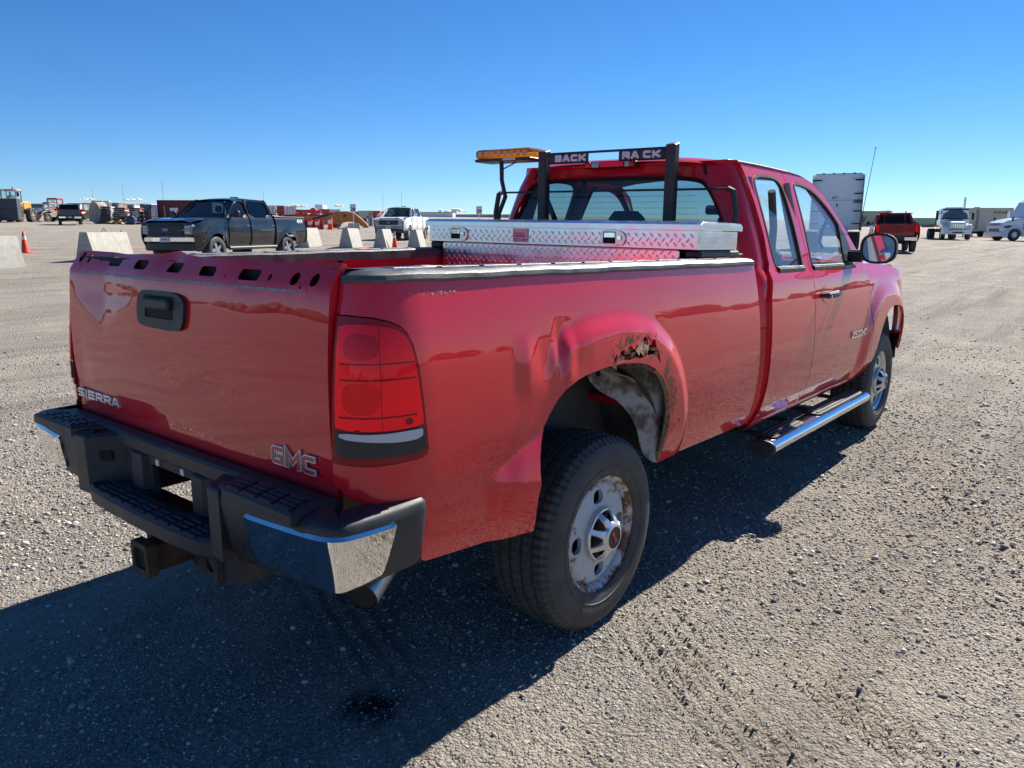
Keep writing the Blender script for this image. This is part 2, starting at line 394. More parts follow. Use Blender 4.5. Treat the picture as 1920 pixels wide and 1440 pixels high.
pm('bark', (.10, .08, .065), .9, var=.3, vscale=10)
pm('foliage', (.06, .10, .03), .7, var=.4, vscale=3)
pm('skin', (.30, .18, .13), .6)
pm('dark_cloth', (.02, .022, .03), .9)
pm('blue_machine', (.03, .05, .13), .5)
pm('sign_white', (.75, .76, .76), .5)
pm('cloud_white', (.95, .95, .96), 1.0, spec=0)
pm('far_white', (.66, .68, .70), .5, var=.1, vscale=2)
glass('windscreen_glass', (.86, .93, .93), dust=.05)
glass('window_glass', (.90, .96, .97), dust=.13)
glass('rear_glass', (.25, .36, .39), dust=.012)
glass('tinted_glass', (.22, .27, .29), rough=.0)
glass('lamp_clear', (.85, .86, .88), rough=.02)
glass('smoke_lens', (.30, .06, .07), rough=.02)
pm('mirror_face', (.85, .87, .88), .01, 1.0)
def lens(name, col, bscale=80):
    m, t, b = nt(name); b.inputs['Base Color'].default_value = (*col, 1); b.inputs['Roughness'].default_value = .18
    b.inputs['Coat Weight'].default_value = .35; b.inputs['Coat Roughness'].default_value = .02; b.inputs['Specular IOR Level'].default_value = .1
    MAT[name] = m
lens('red_lens', (1.0, .012, .022)); lens('dark_red_lens', (.30, .008, .014)); lens('clear_lens', (.55, .56, .57)); lens('smoke_grey_lens', (.035, .038, .042)); lens('headlamp_grey', (.30, .32, .34))
lens('soft_red_lens', (.66, .008, .014))
for k_, r_ in (('red_lens', .30), ('soft_red_lens', .22)):
    MAT[k_].node_tree.nodes['Principled BSDF'].inputs['Metallic'].default_value = .75; MAT[k_].node_tree.nodes['Principled BSDF'].inputs['Roughness'].default_value = r_
def amber():
    m = bpy.data.materials.new('amber_dome'); m.use_nodes = True; t = m.node_tree; N = t.nodes; L = t.links; N.remove(N['Principled BSDF'])
    a = N.new('ShaderNodeBsdfTranslucent'); a.inputs[0].default_value = (1, .50, .03, 1); d = N.new('ShaderNodeBsdfDiffuse'); d.inputs[0].default_value = (.95, .42, .02, 1); r = N.new('ShaderNodeBsdfTransparent'); r.inputs[0].default_value = (1, .6, .08, 1); g = N.new('ShaderNodeBsdfGlossy'); g.inputs['Roughness'].default_value = .05
    m1 = N.new('ShaderNodeMixShader'); L.new(a.outputs[0], m1.inputs[1]); L.new(d.outputs[0], m1.inputs[2]); m1.inputs[0].default_value = .35
    m2 = N.new('ShaderNodeMixShader'); L.new(m1.outputs[0], m2.inputs[1]); L.new(r.outputs[0], m2.inputs[2]); m2.inputs[0].default_value = .35
    f = N.new('ShaderNodeFresnel'); m3 = N.new('ShaderNodeMixShader'); L.new(f.outputs[0], m3.inputs[0]); L.new(m2.outputs[0], m3.inputs[1]); L.new(g.outputs[0], m3.inputs[2]); L.new(m3.outputs[0], N['Material Output'].inputs[0]); MAT['amber_lens'] = m
amber()

def stain(name, col, centre, rad, thr, scale):
    m = bpy.data.materials.new(name); m.use_nodes = True; t = m.node_tree; N = t.nodes; L = t.links; b = N['Principled BSDF']; tc = N.new('ShaderNodeTexCoord')
    b.inputs['Base Color'].default_value = (*col, 1); b.inputs['Roughness'].default_value = .8
    nz = N.new('ShaderNodeTexNoise'); nz.inputs['Scale'].default_value = scale; nz.inputs['Detail'].default_value = 8; nz.inputs['Roughness'].default_value = .72; L.new(tc.outputs['Object'], nz.inputs['Vector'])
    sb = N.new('ShaderNodeVectorMath'); sb.operation = 'SUBTRACT'; sb.inputs[1].default_value = centre; L.new(tc.outputs['Object'], sb.inputs[0])
    sm = N.new('ShaderNodeVectorMath'); sm.operation = 'MULTIPLY'; sm.inputs[1].default_value = (1/rad[0], 0, 1/rad[1]); L.new(sb.outputs[0], sm.inputs[0])
    ln = N.new('ShaderNodeVectorMath'); ln.operation = 'LENGTH'; L.new(sm.outputs[0], ln.inputs[0])
    mu = N.new('ShaderNodeMath'); mu.operation = 'MULTIPLY_ADD'; mu.inputs[1].default_value = -.32; L.new(ln.outputs['Value'], mu.inputs[0]); L.new(nz.outputs['Fac'], mu.inputs[2])
    rp_ = N.new('ShaderNodeMapRange'); rp_.inputs['From Min'].default_value = thr; rp_.inputs['From Max'].default_value = thr+.05; L.new(mu.outputs[0], rp_.inputs['Value'])
    tr = N.new('ShaderNodeBsdfTransparent'); mx = N.new('ShaderNodeMixShader'); L.new(rp_.outputs[0], mx.inputs[0]); L.new(tr.outputs[0], mx.inputs[1]); L.new(b.outputs[0], mx.inputs[2]); L.new(mx.outputs[0], N['Material Output'].inputs[0]); MAT[name] = m
stain('rust_stain', (.17, .075, .035), (.15, 0, 1.10), (.26, .085), .30, 38); stain('scuff_stain', (.50, .26, .25), (-.85, 0, 1.385), (.28, .03), .46, 95); stain('lip_stain', (.20, .10, .05), (.40, 0, .86), (.10, .26), .30, 45)
# letters drawn with flat strokes
GLY = {'B': [[(0, 0), (0, 1), (.85, 1), (1, .87), (1, .63), (.87, .5), (1, .37), (1, .13), (.85, 0), 'c'], [(.10, .5), (.80, .5)]], 'A': [[(0, 0), (.38, 1), (.62, 1), (1, 0)], [(.24, .28), (.76, .28)]], 'C': [[(.95, 1), (.15, 1), (0, .85), (0, .15), (.15, 0), (.95, 0)]],
       'K': [[(0, 0), (0, 1)], [(1, 1), (.22, .5), (1, 0)]], 'R': [[(0, 0), (0, 1), (.85, 1), (1, .87), (1, .58), (.85, .45), (.12, .45)], [(.50, .36), (1, 0)]], 'S': [[(.95, 1), (.13, 1), (0, .87), (0, .64), (.13, .52), (.87, .48), (1, .36), (1, .13), (.87, 0), (.05, 0)]],
       'I': [[(.5, 0), (.5, 1)]], 'E': [[(1, 1), (0, 1), (0, 0), (1, 0)], [(.12, .5), (.88, .5)]], 'G': [[(.95, 1), (.15, 1), (0, .85), (0, .15), (.15, 0), (1, 0), (1, .46), (.62, .46)]], 'M': [[(0, 0), (0, 1), (.5, .28), (1, 1), (1, 0)]],
       '2': [[(0, .82), (.15, 1), (.85, 1), (1, .85), (1, .62), (0, .16), (0, 0), (1, 0)]], '5': [[(1, 1), (0, 1), (0, .56), (.85, .56), (1, .42), (1, .14), (.85, 0), (0, 0)]], '0': [[(.15, 0), (0, .15), (0, .85), (.15, 1), (.85, 1), (1, .85), (1, .15), (.85, 0), 'c']], 'H': [[(0, 0), (0, 1)], [(1, 0), (1, 1)], [(.12, .5), (.88, .5)]], 'D': [[(0, 0), (0, 1), (.75, 1), (1, .75), (1, .25), (.75, 0), 'c']]}
def stroke_text(txt, h, w, gap, th, depth, slant=0.0):
    mb = MB(); W_ = [w*(.30 if c == 'I' else 1.25 if c == 'M' else 1) for c in txt]; tot = sum(W_)+gap*(len(txt)-1); x = -tot/2; lay = 0
    for c, cw in zip(txt, W_):
        for pl in GLY[c]:
            cl = pl[-1] == 'c'; P_ = [Vector((q[0]*(cw-th)+th/2, q[1]*(h-th)+th/2)) for q in (pl[:-1] if cl else pl)]; n = len(P_); L0 = []; L1 = []
            for i in range(n):
                a = P_[i-1] if (i > 0 or cl) else None; b_ = P_[(i+1) % n] if (i < n-1 or cl) else None
                d0 = (P_[i]-a).normalized() if a is not None else (b_-P_[i]).normalized(); d1 = (b_-P_[i]).normalized() if b_ is not None else d0
                n0 = Vector((-d0.y, d0.x)); n1 = Vector((-d1.y, d1.x)); m_ = n0+n1; m_ = m_/max(m_.dot(m_)/2, .35); e = Vector((0, 0))
                if a is None: e = -d0*th/2
                if b_ is None: e = d0*th/2
                L0.append(P_[i]+m_*th/2+e); L1.append(P_[i]-m_*th/2+e)
            z1 = depth+lay*.0003; lay = (lay+1) % 3; vs_ = []
            for q0, q1 in zip(L0, L1):
                for q, z in ((q0, z1), (q1, z1), (q0, 0), (q1, 0)): vs_.append((x+q.x+slant*q.y, q.y-h/2, z))
            fs_ = []
            for i in range(n if cl else n-1):
                j = (i+1) % n; fs_ += [(4*i, 4*i+1, 4*j+1, 4*j), (4*i, 4*j, 4*j+2, 4*i+2), (4*i+1, 4*i+3, 4*j+3, 4*j+1)]
            if not cl: fs_ += [(0, 2, 3, 1), (4*n-4, 4*n-3, 4*n-1, 4*n-2)]
            mb.add(vs_, fs_)
        x += cw+gap
    return mb

# ------------------------------------------------------------------ terrain
FH = np.array([math.cos(YAW), math.sin(YAW)]); RH = np.array([math.sin(YAW), -math.cos(YAW)])
def vnoise(x, y, seed=0):
    xi = np.floor(x).astype(np.int64); yi = np.floor(y).astype(np.int64); fx = x-xi; fy = y-yi
    def h(a, b):
        n = (a*374761393+b*668265263+seed*1442695041) & 0xffffffff; n = ((n ^ (n >> 13))*1274126177) & 0xffffffff
        return ((n ^ (n >> 16)) & 0xffff)/65535.0
    fx = fx*fx*(3-2*fx); fy = fy*fy*(3-2*fy)
    return (h(xi, yi)*(1-fx)+h(xi+1, yi)*fx)*(1-fy)+(h(xi, yi+1)*(1-fx)+h(xi+1, yi+1)*fx)*fy
def terrain0(x, y):
    """broad shape of the yard: level under the truck, rising gently to the far side"""
    x = np.asarray(x, float); y = np.asarray(y, float)
    U = (x-CAM[0])*FH[0]+(y-CAM[1])*FH[1]; V = (x-CAM[0])*RH[0]+(y-CAM[1])*RH[1]
    p = .0182*U-.0149*V; d = np.hypot(x-1.2, y)
    return np.where(U > 0, p, .0182*0-.0149*V)*sst(4, 24, d)
def tracks(x, y):
    """tyre tracks pressed into the gravel"""
    h = np.zeros_like(x)
    for (x0, y0, ang, w, ribs, amp, l0, l1) in ((-.25, -1.62, 55, .30, 5, .011, -2.2, 1.0), (.14, -1.80, 62, .22, 4, .013, -1.2, .45), (1.9, -2.15, 28, .5, 7, .010, -1.2, 5), (3.4, -2.9, 20, .5, 7, .010, -1.5, 6), (-1.9, 2.6, 14, .4, 5, .008, -5, 6), (-.6, -.15, 70, .3, 4, .005, -3, 1)):
        c, s = math.cos(R(ang)), math.sin(R(ang)); a = (x-x0)*c+(y-y0)*s; b = -(x-x0)*s+(y-y0)*c
        b = b+.05*np.sin(a*.9)
        m = np.exp(-(b/(w*.55))**4)*sst(l0, l0+.5, a)*(1-sst(l1-.6, l1, a))
        h += amp*m*(np.sin(b/w*ribs*2*math.pi)*(.5+vnoise(a*7, b*7, 5))-.35)
    return h
def terrain(x, y):
    x = np.asarray(x, float); y = np.asarray(y, float); h = terrain0(x, y)
    d = np.hypot(x-CAM[0], y-CAM[1]); k = np.exp(-(d/9)**2)
    h = h+k*((vnoise(x*1.3, y*1.3, 1)-.5)*.018+(vnoise(x*5, y*5, 2)-.5)*.010+(vnoise(x*14, y*14, 3)-.5)*.007+(vnoise(x*31, y*31, 4)-.5)*.005+tracks(x, y))
    h = h+(1-k)*(vnoise(x*.35, y*.35, 8)-.5)*.05*np.exp(-d/60)
    # level, packed patches where the truck's tyres stand
    for wx in (0, 4.0):
        for wy in (-.86, .86): h = h*(1-.95*np.exp(-((x-wx)/.26)**4-((y-wy)/.2)**4))
    return h
def tz(x, y): return float(terrain(np.array([x]), np.array([y]))[0])
def axis(lo, hi, step, far, g):
    a = list(np.arange(lo, hi+step/2, step)); s = step; b = []
    x = hi
    while x < far: s *= g; x += s; b.append(x)
    s = step; c = []; x = lo
    while x > -far: s *= g; x -= s; c.append(x)
    return np.array(c[::-1]+a+b)
GX = axis(-2.2, 3.6, .022, 2600, 1.085); GY = axis(-3.6, 2.6, .022, 2600, 1.085)
XX, YY = np.meshgrid(GX, GY, indexing='ij'); ZZ = terrain(XX, YY)
nx, ny = XX.shape
me = bpy.data.meshes.new('gravel_yard')
me.vertices.add(nx*ny); me.vertices.foreach_set('co', np.stack([XX, YY, ZZ], -1).astype(np.float32).ravel())
I, J = np.meshgrid(np.arange(nx-1), np.arange(ny-1), indexing='ij'); q = np.stack([I*ny+J, (I+1)*ny+J, (I+1)*ny+J+1, I*ny+J+1], -1).reshape(-1, 4)
me.loops.add(q.size); me.loops.foreach_set('vertex_index', q.ravel().astype(np.int32)); me.polygons.add(len(q))
me.polygons.foreach_set('loop_start', (np.arange(len(q))*4).astype(np.int32)); me.polygons.foreach_set('loop_total', np.full(len(q), 4, np.int32))
me.polygons.foreach_set('use_smooth', np.ones(len(q), bool)); me.update(calc_edges=True)
ground = bpy.data.objects.new('gravel_yard', me); COL.objects.link(ground); ground['kind'] = 'structure'
def gravel_mat():
    m, t, b = nt('gravel'); N = t.nodes; L = t.links; tc = N.new('ShaderNodeTexCoord')
    def noise(s, d=5, rg=.6):
        n = N.new('ShaderNodeTexNoise'); n.inputs['Scale'].default_value = s; n.inputs['Detail'].default_value = d; n.inputs['Roughness'].default_value = rg; L.new(tc.outputs['Object'], n.inputs['Vector']); return n.outputs['Fac']
    def vor(s, f='F1'):
        n = N.new('ShaderNodeTexVoronoi'); n.inputs['Scale'].default_value = s; n.feature = f; L.new(tc.outputs['Object'], n.inputs['Vector']); return n
    def ramp(src, p0, p1, c0, c1):
        r = N.new('ShaderNodeValToRGB'); r.color_ramp.elements[0].position = p0; r.color_ramp.elements[1].position = p1; r.color_ramp.elements[0].color = (*c0, 1); r.color_ramp.elements[1].color = (*c1, 1); L.new(src, r.inputs['Fac']); return r.outputs[0]
    def mix(a, b_, fac, mode='MIX'):
        x = N.new('ShaderNodeMixRGB'); x.blend_type = mode
        if isinstance(fac, float): x.inputs[0].default_value = fac
        else: L.new(fac, x.inputs[0])
        for k, v in ((1, a), (2, b_)):
            if isinstance(v, tuple): x.inputs[k].default_value = (*v, 1)
            else: L.new(v, x.inputs[k])
        return x.outputs[0]
    v1 = vor(75); v2 = vor(150); v3 = vor(34)
    stone = ramp(v1.outputs['Color'], .1, .9, (.13, .12, .11), (.62, .555, .475))
    stone2 = ramp(v2.outputs['Color'], .1, .9, (.13, .118, .106), (.60, .53, .445))
    c = mix(stone, stone2, .5)
    dirt = ramp(noise(1.1, 8, .65), .42, .66, (.30, .28, .255), (.50, .435, .355))
    c = mix(c, dirt, ramp(noise(.55, 7, .7), .40, .62, (.25, .25, .25), (.72, .72, .72)))
    c = mix(c, (.55, .49, .39), ramp(noise(.18, 6, .6), .56, .74, (0, 0, 0), (.5, .5, .5)))
    c = mix(c, (.22, .22, .22), ramp(noise(.35, 6, .6), .60, .80, (0, 0, 0), (.4, .4, .4)))
    # packed and swept streaks left by traffic
    for ang, sxy, lo_, hi_, dk in ((28, (.10, 1.7), .48, .66, (.74, .73, .72)), (62, (.16, 2.6), .52, .68, (.80, .79, .78)), (-8, (.05, .55), .47, .67, (.86, .85, .84))):
        mpp = N.new('ShaderNodeMapping'); mpp.inputs['Rotation'].default_value = (0, 0, R(-ang)); mpp.inputs['Scale'].default_value = (sxy[0], sxy[1], 1); L.new(tc.outputs['Object'], mpp.inputs[0])
        ns = N.new('ShaderNodeTexNoise'); ns.inputs['Scale'].default_value = 1.0; ns.inputs['Detail'].default_value = 7; ns.inputs['Roughness'].default_value = .68; L.new(mpp.outputs[0], ns.inputs['Vector'])
        c = mix(c, ramp(ns.outputs['Fac'], lo_, hi_, (1.0, 1.0, 1.0), dk), 1.0, 'MULTIPLY')
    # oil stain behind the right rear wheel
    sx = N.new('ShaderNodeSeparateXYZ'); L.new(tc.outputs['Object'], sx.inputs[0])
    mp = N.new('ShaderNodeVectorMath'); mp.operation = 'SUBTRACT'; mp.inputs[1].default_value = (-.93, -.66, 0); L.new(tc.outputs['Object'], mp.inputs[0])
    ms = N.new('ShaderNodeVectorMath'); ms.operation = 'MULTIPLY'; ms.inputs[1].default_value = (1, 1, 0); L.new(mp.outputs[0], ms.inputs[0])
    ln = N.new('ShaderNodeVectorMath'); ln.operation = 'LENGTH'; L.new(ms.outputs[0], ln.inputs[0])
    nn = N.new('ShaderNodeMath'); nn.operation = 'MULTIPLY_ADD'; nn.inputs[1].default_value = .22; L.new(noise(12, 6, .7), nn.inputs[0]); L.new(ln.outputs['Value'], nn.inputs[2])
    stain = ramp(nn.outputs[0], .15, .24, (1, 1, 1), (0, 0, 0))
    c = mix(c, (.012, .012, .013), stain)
    L.new(c, b.inputs['Base Color']); b.inputs['Roughness'].default_value = .92; b.inputs['Specular IOR Level'].default_value = .25
    def mul(a, k):
        x = N.new('ShaderNodeMath'); x.operation = 'MULTIPLY'; x.inputs[1].default_value = k; L.new(a, x.inputs[0]); return x.outputs[0]
    def addn(a, b_):
        x = N.new('ShaderNodeMath'); x.operation = 'ADD'; L.new(a, x.inputs[0]); L.new(b_, x.inputs[1]); return x.outputs[0]
    hsum = addn(addn(mul(v1.outputs['Distance'], -.9), mul(v2.outputs['Distance'], -.45)), addn(mul(v3.outputs['Distance'], -.7), mul(noise(25, 8, .7), 1.6)))
    bp = N.new('ShaderNodeBump'); bp.inputs['Strength'].default_value = 1.0; bp.inputs['Distance'].default_value = .020; L.new(hsum, bp.inputs['Height']); L.new(bp.outputs[0], b.inputs['Normal'])
    return m
me.materials.append(gravel_mat())
# loose stones lying on the yard
def pebbles(n, dmin, dmax, smin, smax, seed):
    rg = np.random.default_rng(seed)
    d = dmin*(dmax/dmin)**rg.random(n); a = rg.uniform(R(-50), R(50), n)
    x = CAM[0]+d*np.cos(YAW+a); y = CAM[1]+d*np.sin(YAW+a); s = smin*(smax/smin)**(rg.random(n)**2.2)*np.clip(d/3.2, .62, 1.5)
    k = rg.random(n) < np.clip(.12+1.25*vnoise(x*1.1+7, y*1.1, 15)*vnoise(x*.45, y*.45+3, 16)*1.6, .10, 1)
    return x[k], y[k], s[k]
ph = (1+5**.5)/2
ico = np.array([(-1, ph, 0), (1, ph, 0), (-1, -ph, 0), (1, -ph, 0), (0, -1, ph), (0, 1, ph), (0, -1, -ph), (0, 1, -ph), (ph, 0, -1), (ph, 0, 1), (-ph, 0, -1), (-ph, 0, 1)])/math.hypot(1, ph)
icf = np.array([(0, 11, 5), (0, 5, 1), (0, 1, 7), (0, 7, 10), (0, 10, 11), (1, 5, 9), (5, 11, 4), (11, 10, 2), (10, 7, 6), (7, 1, 8), (3, 9, 4), (3, 4, 2), (3, 2, 6), (3, 6, 8), (3, 8, 9), (4, 9, 5), (2, 4, 11), (6, 2, 10), (8, 6, 7), (9, 8, 1)])
octa = np.array([(1, 0, 0), (-1, 0, 0), (0, 1, 0), (0, -1, 0), (0, 0, 1), (0, 0, -1)], float); ocf = np.array([(0, 2, 4), (2, 1, 4), (1, 3, 4), (3, 0, 4), (2, 0, 5), (1, 2, 5), (3, 1, 5), (0, 3, 5)])
def scatter(px, py, ps, base, bf, seed):
    n = len(px); nv = len(base); rg = np.random.default_rng(seed)
    shp = base[None]*rg.uniform(.65, 1.3, (n, nv, 1))*np.stack([rg.uniform(.8, 1.4, n), rg.uniform(.7, 1.1, n), rg.uniform(.45, .85, n)], -1)[:, None]
    th = rg.uniform(0, 6.283, n); c_, s_ = np.cos(th)[:, None], np.sin(th)[:, None]; tl = rg.uniform(-.5, .5, n); c2, s2 = np.cos(tl)[:, None], np.sin(tl)[:, None]
    X = shp[..., 0]*c2-shp[..., 2]*s2; Z = shp[..., 0]*s2+shp[..., 2]*c2; Y = shp[..., 1]
    shp = np.stack([X*c_-Y*s_, X*s_+Y*c_, Z], -1)*ps[:, None, None]
    shp[..., 0] += px[:, None]; shp[..., 1] += py[:, None]; shp[..., 2] += (terrain(px, py)+ps*.22)[:, None]
    return shp.reshape(-1, 3), (bf[None]+(np.arange(n)*nv)[:, None, None]).reshape(-1, 3), np.repeat(rg.random(n), nv)
va, fa_, ta = scatter(*pebbles(330000, 1.25, 12, .0022, .0085, 3), octa, ocf, 5); vb, fb_, tb_ = scatter(*pebbles(11000, 1.3, 16, .0060, .0150, 4), ico, icf, 6)
allv = np.concatenate([va, vb]); pf = np.concatenate([fa_, fb_+len(va)]); tone = np.concatenate([ta, tb_])
me = bpy.data.meshes.new('loose_stones'); me.vertices.add(len(allv)); me.vertices.foreach_set('co', allv.astype(np.float32).ravel())
me.loops.add(pf.size); me.loops.foreach_set('vertex_index', pf.ravel().astype(np.int32)); me.polygons.add(len(pf))
me.polygons.foreach_set('loop_start', (np.arange(len(pf))*3).astype(np.int32)); me.polygons.foreach_set('loop_total', np.full(len(pf), 3, np.int32)); me.update(calc_edges=True)
at = me.attributes.new('tone', 'FLOAT', 'POINT'); at.data.foreach_set('value', tone.astype(np.float32))
stones = bpy.data.objects.new('loose_stones', me); COL.objects.link(stones); stones['kind'] = 'stuff'; tag(stones, 'loose grey and tan stones scattered over the gravel yard', 'gravel')
m, t, b = nt('stone'); an = t.nodes.new('ShaderNodeAttribute'); an.attribute_name = 'tone'; rp = t.nodes.new('ShaderNodeValToRGB')
rp.color_ramp.elements[0].color = (.15, .143, .135, 1); rp.color_ramp.elements[1].color = (.62, .58, .52, 1); e = rp.color_ramp.elements.new(.6); e.color = (.34, .315, .285, 1)
t.links.new(an.outputs['Fac'], rp.inputs['Fac']); t.links.new(rp.outputs[0], b.inputs['Base Color']); b.inputs['Roughness'].default_value = .85; me.materials.append(m)

def added_tree_line():  # unseen trees added outside the view to give the paint a horizon to reflect
    rg = np.random.default_rng(21); n = 900; az = R(84)+rg.random(n)*R(272); d = rg.uniform(170, 210, n); s = rg.uniform(.9, 2.1, n)*(1+.45*np.sin(az*9)+.35*np.sin(az*23+1)).clip(.35, 1.8)
    sh = ico[None]*rg.uniform(.7, 1.3, (n, 12, 1))*s[:, None, None]*np.array([1.3, 1.3, 1.0]); x = 1.5+d*np.cos(az); y = d*np.sin(az)
    sh[..., 0] += x[:, None]; sh[..., 1] += y[:, None]; sh[..., 2] += (terrain(x, y)+s*.8)[:, None]
    m = MB(); m.v = [tuple(q) for q in sh.reshape(-1, 3)]; m.f = [tuple(int(c) for c in q) for q in (icf[None]+(np.arange(n)*12)[:, None, None]).reshape(-1, 3)]
    o = obj('added_tree_line', m, MAT['foliage'], None, 60); o['kind'] = 'stuff'; tag(o, 'dark line of trees added out of view for the paint to reflect', 'trees')
added_tree_line()
# ================================================================== the red pickup
RK = .0165
def rk(p):                                                       # the body sits a little nose-down and twisted on its springs
    t = min(1, max(0, (p[0]+.9)/1.9)); return (p[0]+RK*(p[2]-.4), p[1], p[2]-RK*p[0]+.016*(p[1]+.95)*t*t*(3-2*t))
_zt = np.array([.45, .58, .66, .75, .85, 1.0, 1.2, 1.42]); _tt = np.radians([-25, -22, -14, -6, -1.5, 2.5, 6.3, 12.])
_zz = np.linspace(.4, 1.5, 221); _sl = np.tan(np.interp(_zz, _zt, _tt))
_in = np.concatenate([[0], np.cumsum((_sl[1:]+_sl[:-1])/2*(_zz[1]-_zz[0]))]); _in -= _in.min()
def inset(z): return float(np.interp(z, _zz, _in))
HW = .99; XC = -.93
def bez(p0, p1, p2, p3, n=160):
    t = np.linspace(0, 1, n)[:, None]; p0, p1, p2, p3 = map(np.array, (p0, p1, p2, p3))
    return (1-t)**3*p0+3*(1-t)**2*t*p1+3*(1-t)*t*t*p2+t**3*p3
_c = bez((-1.178, .832), (-1.17, .94), (-1.10, HW), (XC, HW)); _cl = np.concatenate([[0], np.cumsum(np.hypot(*np.diff(_c, axis=0).T))]); CL = _cl[-1]; UMIN = XC-CL
def plan(u):
    if u >= XC: return (u, HW), (0., 1.)
    s = u-UMIN
    if s < 0: return (-1.178, .832+s), (-1., 0.)
    e = 2e-3; f = lambda q: (float(np.interp(q, _cl, _c[:, 0])), float(np.interp(q, _cl, _c[:, 1])))
    a, b = f(max(s-e, 0)), f(min(s+e, CL)); tx, ty = b[0]-a[0], b[1]-a[1]; l = math.hypot(tx, ty)
    return f(s), (-ty/l, tx/l)
def ss(a, b, x):
    t = min(1, max(0, (x-a)/(b-a))); return t*t*(3-2*t)
def flare(u, z):
    e = ((abs(u)/.50)**2.6+(max(z-.45, 0)/.61)**2.6)**(1/2.6)
    return .022*(1-ss(1.19, 1.335, e))*ss(.45, .7, z)*(1-.85*ss(.22, .50, -u))
def tent(x, w): return max(0, 1-abs(x)/w)
def dent(u, z):
    blend = ss(.98, 1.13, z)
    d = .085*max(0, 1.235-max(z, 1.135))*tent(u+.51, .075)*blend                            # pushed-in patch behind the arch
    d -= .085*max(0, 1.268-max(z, 1.14))*(max(0, 1+(u+.335)/.035) if u < -.335 else max(0, 1-(u+.335)/.17))*blend                           # kink beside it
    d += .0100*tent(u+.300-.10*(z-1.15), .05)*ss(1.0, 1.08, z)*(1-ss(1.15, 1.25, z))        # upright fold
    d -= .004*math.exp(-((u+.40)/.05)**2-((z-1.09)/.06)**2)
    # quarter bent outwards behind the tyre: a facet that looks up at the sky
    d1 = (.785+(u+.735)*.42)-z; d2 = (.775+(u+.735)*-.20)-z
    w = ss(-.78, -.66, u)*(1-ss(-.30, -.1, u))
    if u < 0 and d1 > 0: d += w*(.34*d1 if d2 < 0 else max(.0, .34*(d1-d2)-.10*d2))
    d -= .0025*math.exp(-((u-.22)/.2)**2-((z-1.15)/.04)**2)*(1+.6*math.sin(u*37))
    d += .0007*math.sin(u*5.3+z*4)*math.sin(z*9+u)+.0003*math.sin(u*13+2*z)
    return d
def bed_side(sgn, dented):
    def f(u, z, off=0.0):
        (x, y), (nx_, ny_) = plan(u); k = -inset(z)+flare(u, z)+off+(dent(u, z) if dented else 0)
        return (x+nx_*k, sgn*(y+ny_*k), z)
    return f
def cab_y(z):
    y1 = HW-.004-inset(min(z, 1.33))
    if z <= 1.33: return y1
    if z < 1.365: return y1-.03*ss(1.325, 1.365, z)
    return y1-.03-(z-1.365)*.33-.12*max(0, z-1.5)**2
def ffl(x, z):      # front fender flare
    e = ((abs(x-4.0)/.50)**2.6+(max(z-.45, 0)/.60)**2.6)**(1/2.6)
    return .034*(1-ss(1.12, 1.34, e))*ss(.45, .7, z)
def cab_side(sgn, off=0.0): return lambda x, z: (x, sgn*(cab_y(z)+off+ffl(x, z)), z)
def tail_x(y, z):
    x = -1.187+(z-1.10)**2*.21+(abs(y)/.8)**2*.008
    if z > 1.385: x += (z-1.385)*.55
    zb = 1.150+abs(y-.53)*.55                                                          # V-shaped dent left of the handle
    if abs(y-.53) < .40: x += .095*max(0.0, min(z, 1.30)-zb)*(1-ss(.28, .40, abs(y-.53)))
    x += .003*math.exp(-((y+.25)/.40)**2-((z-1.06)/.08)**2)-.002*math.exp(-((y-.1)/.3)**2-((z-.95)/.06)**2)
    x += .003*math.exp(-((y-.75)/.05)**2-((z-1.02)/.12)**2)
    x += .012*math.exp(-((y-.06)/.07)**2-((z-1.44)/.03)**2)-.012*math.exp(-((y+.28)/.12)**2-((z-1.45)/.04)**2)
    x += .0005*math.sin(y*9+z*7)+.0003*math.sin(y*17-z*11)
    return x
tail = lambda y, z: (tail_x(y, z), y, z)

truck = thing('pickup_truck', 'faded red extended-cab work pickup with dented bedside and rusted wheel arch', 'pickup')
RED, BLK = MAT['red_paint'], MAT['black_plastic']
def part(name, mb, mat, parent=truck, sm=32, label=None): return obj(name, mb, MAT[mat] if isinstance(mat, str) else mat, parent, sm, rk, label=label)

# ---- bed sides with wheel arch, tail-lamp opening and rust bite
arch = smooth_poly([(-.455, .541), (-.50, .66), (-.503, .743), (-.48, .84), (-.43, .93), (-.35, 1.01), (-.24, 1.05), (-.10, 1.066), (.03, 1.067), (.20, 1.05), (.32, 1.00), (.405, .91), (.435, .80), (.425, .70), (.435, .60), (.44, .575)], 1, False)
lamp_o = [(UMIN+.002, 1.318), (-1.221, 1.319), (-1.124, 1.313), (-1.072, 1.302), (-1.04, 1.290), (-1.016, 1.270), (-.998, 1.236), (-.984, 1.17), (-.974, 1.036), (-.966, .944), (-.972, .928), (-.990, .921), (-1.046, .919), (-1.136, .916), (UMIN+.002, .918)]
lamp_o = [(max(u, UMIN+.002), z) for u, z in lamp_o]
front = [(1.424, .566), (1.430, .731), (1.435, .902), (1.426, 1.124), (1.408, 1.288), (1.392, 1.404)]
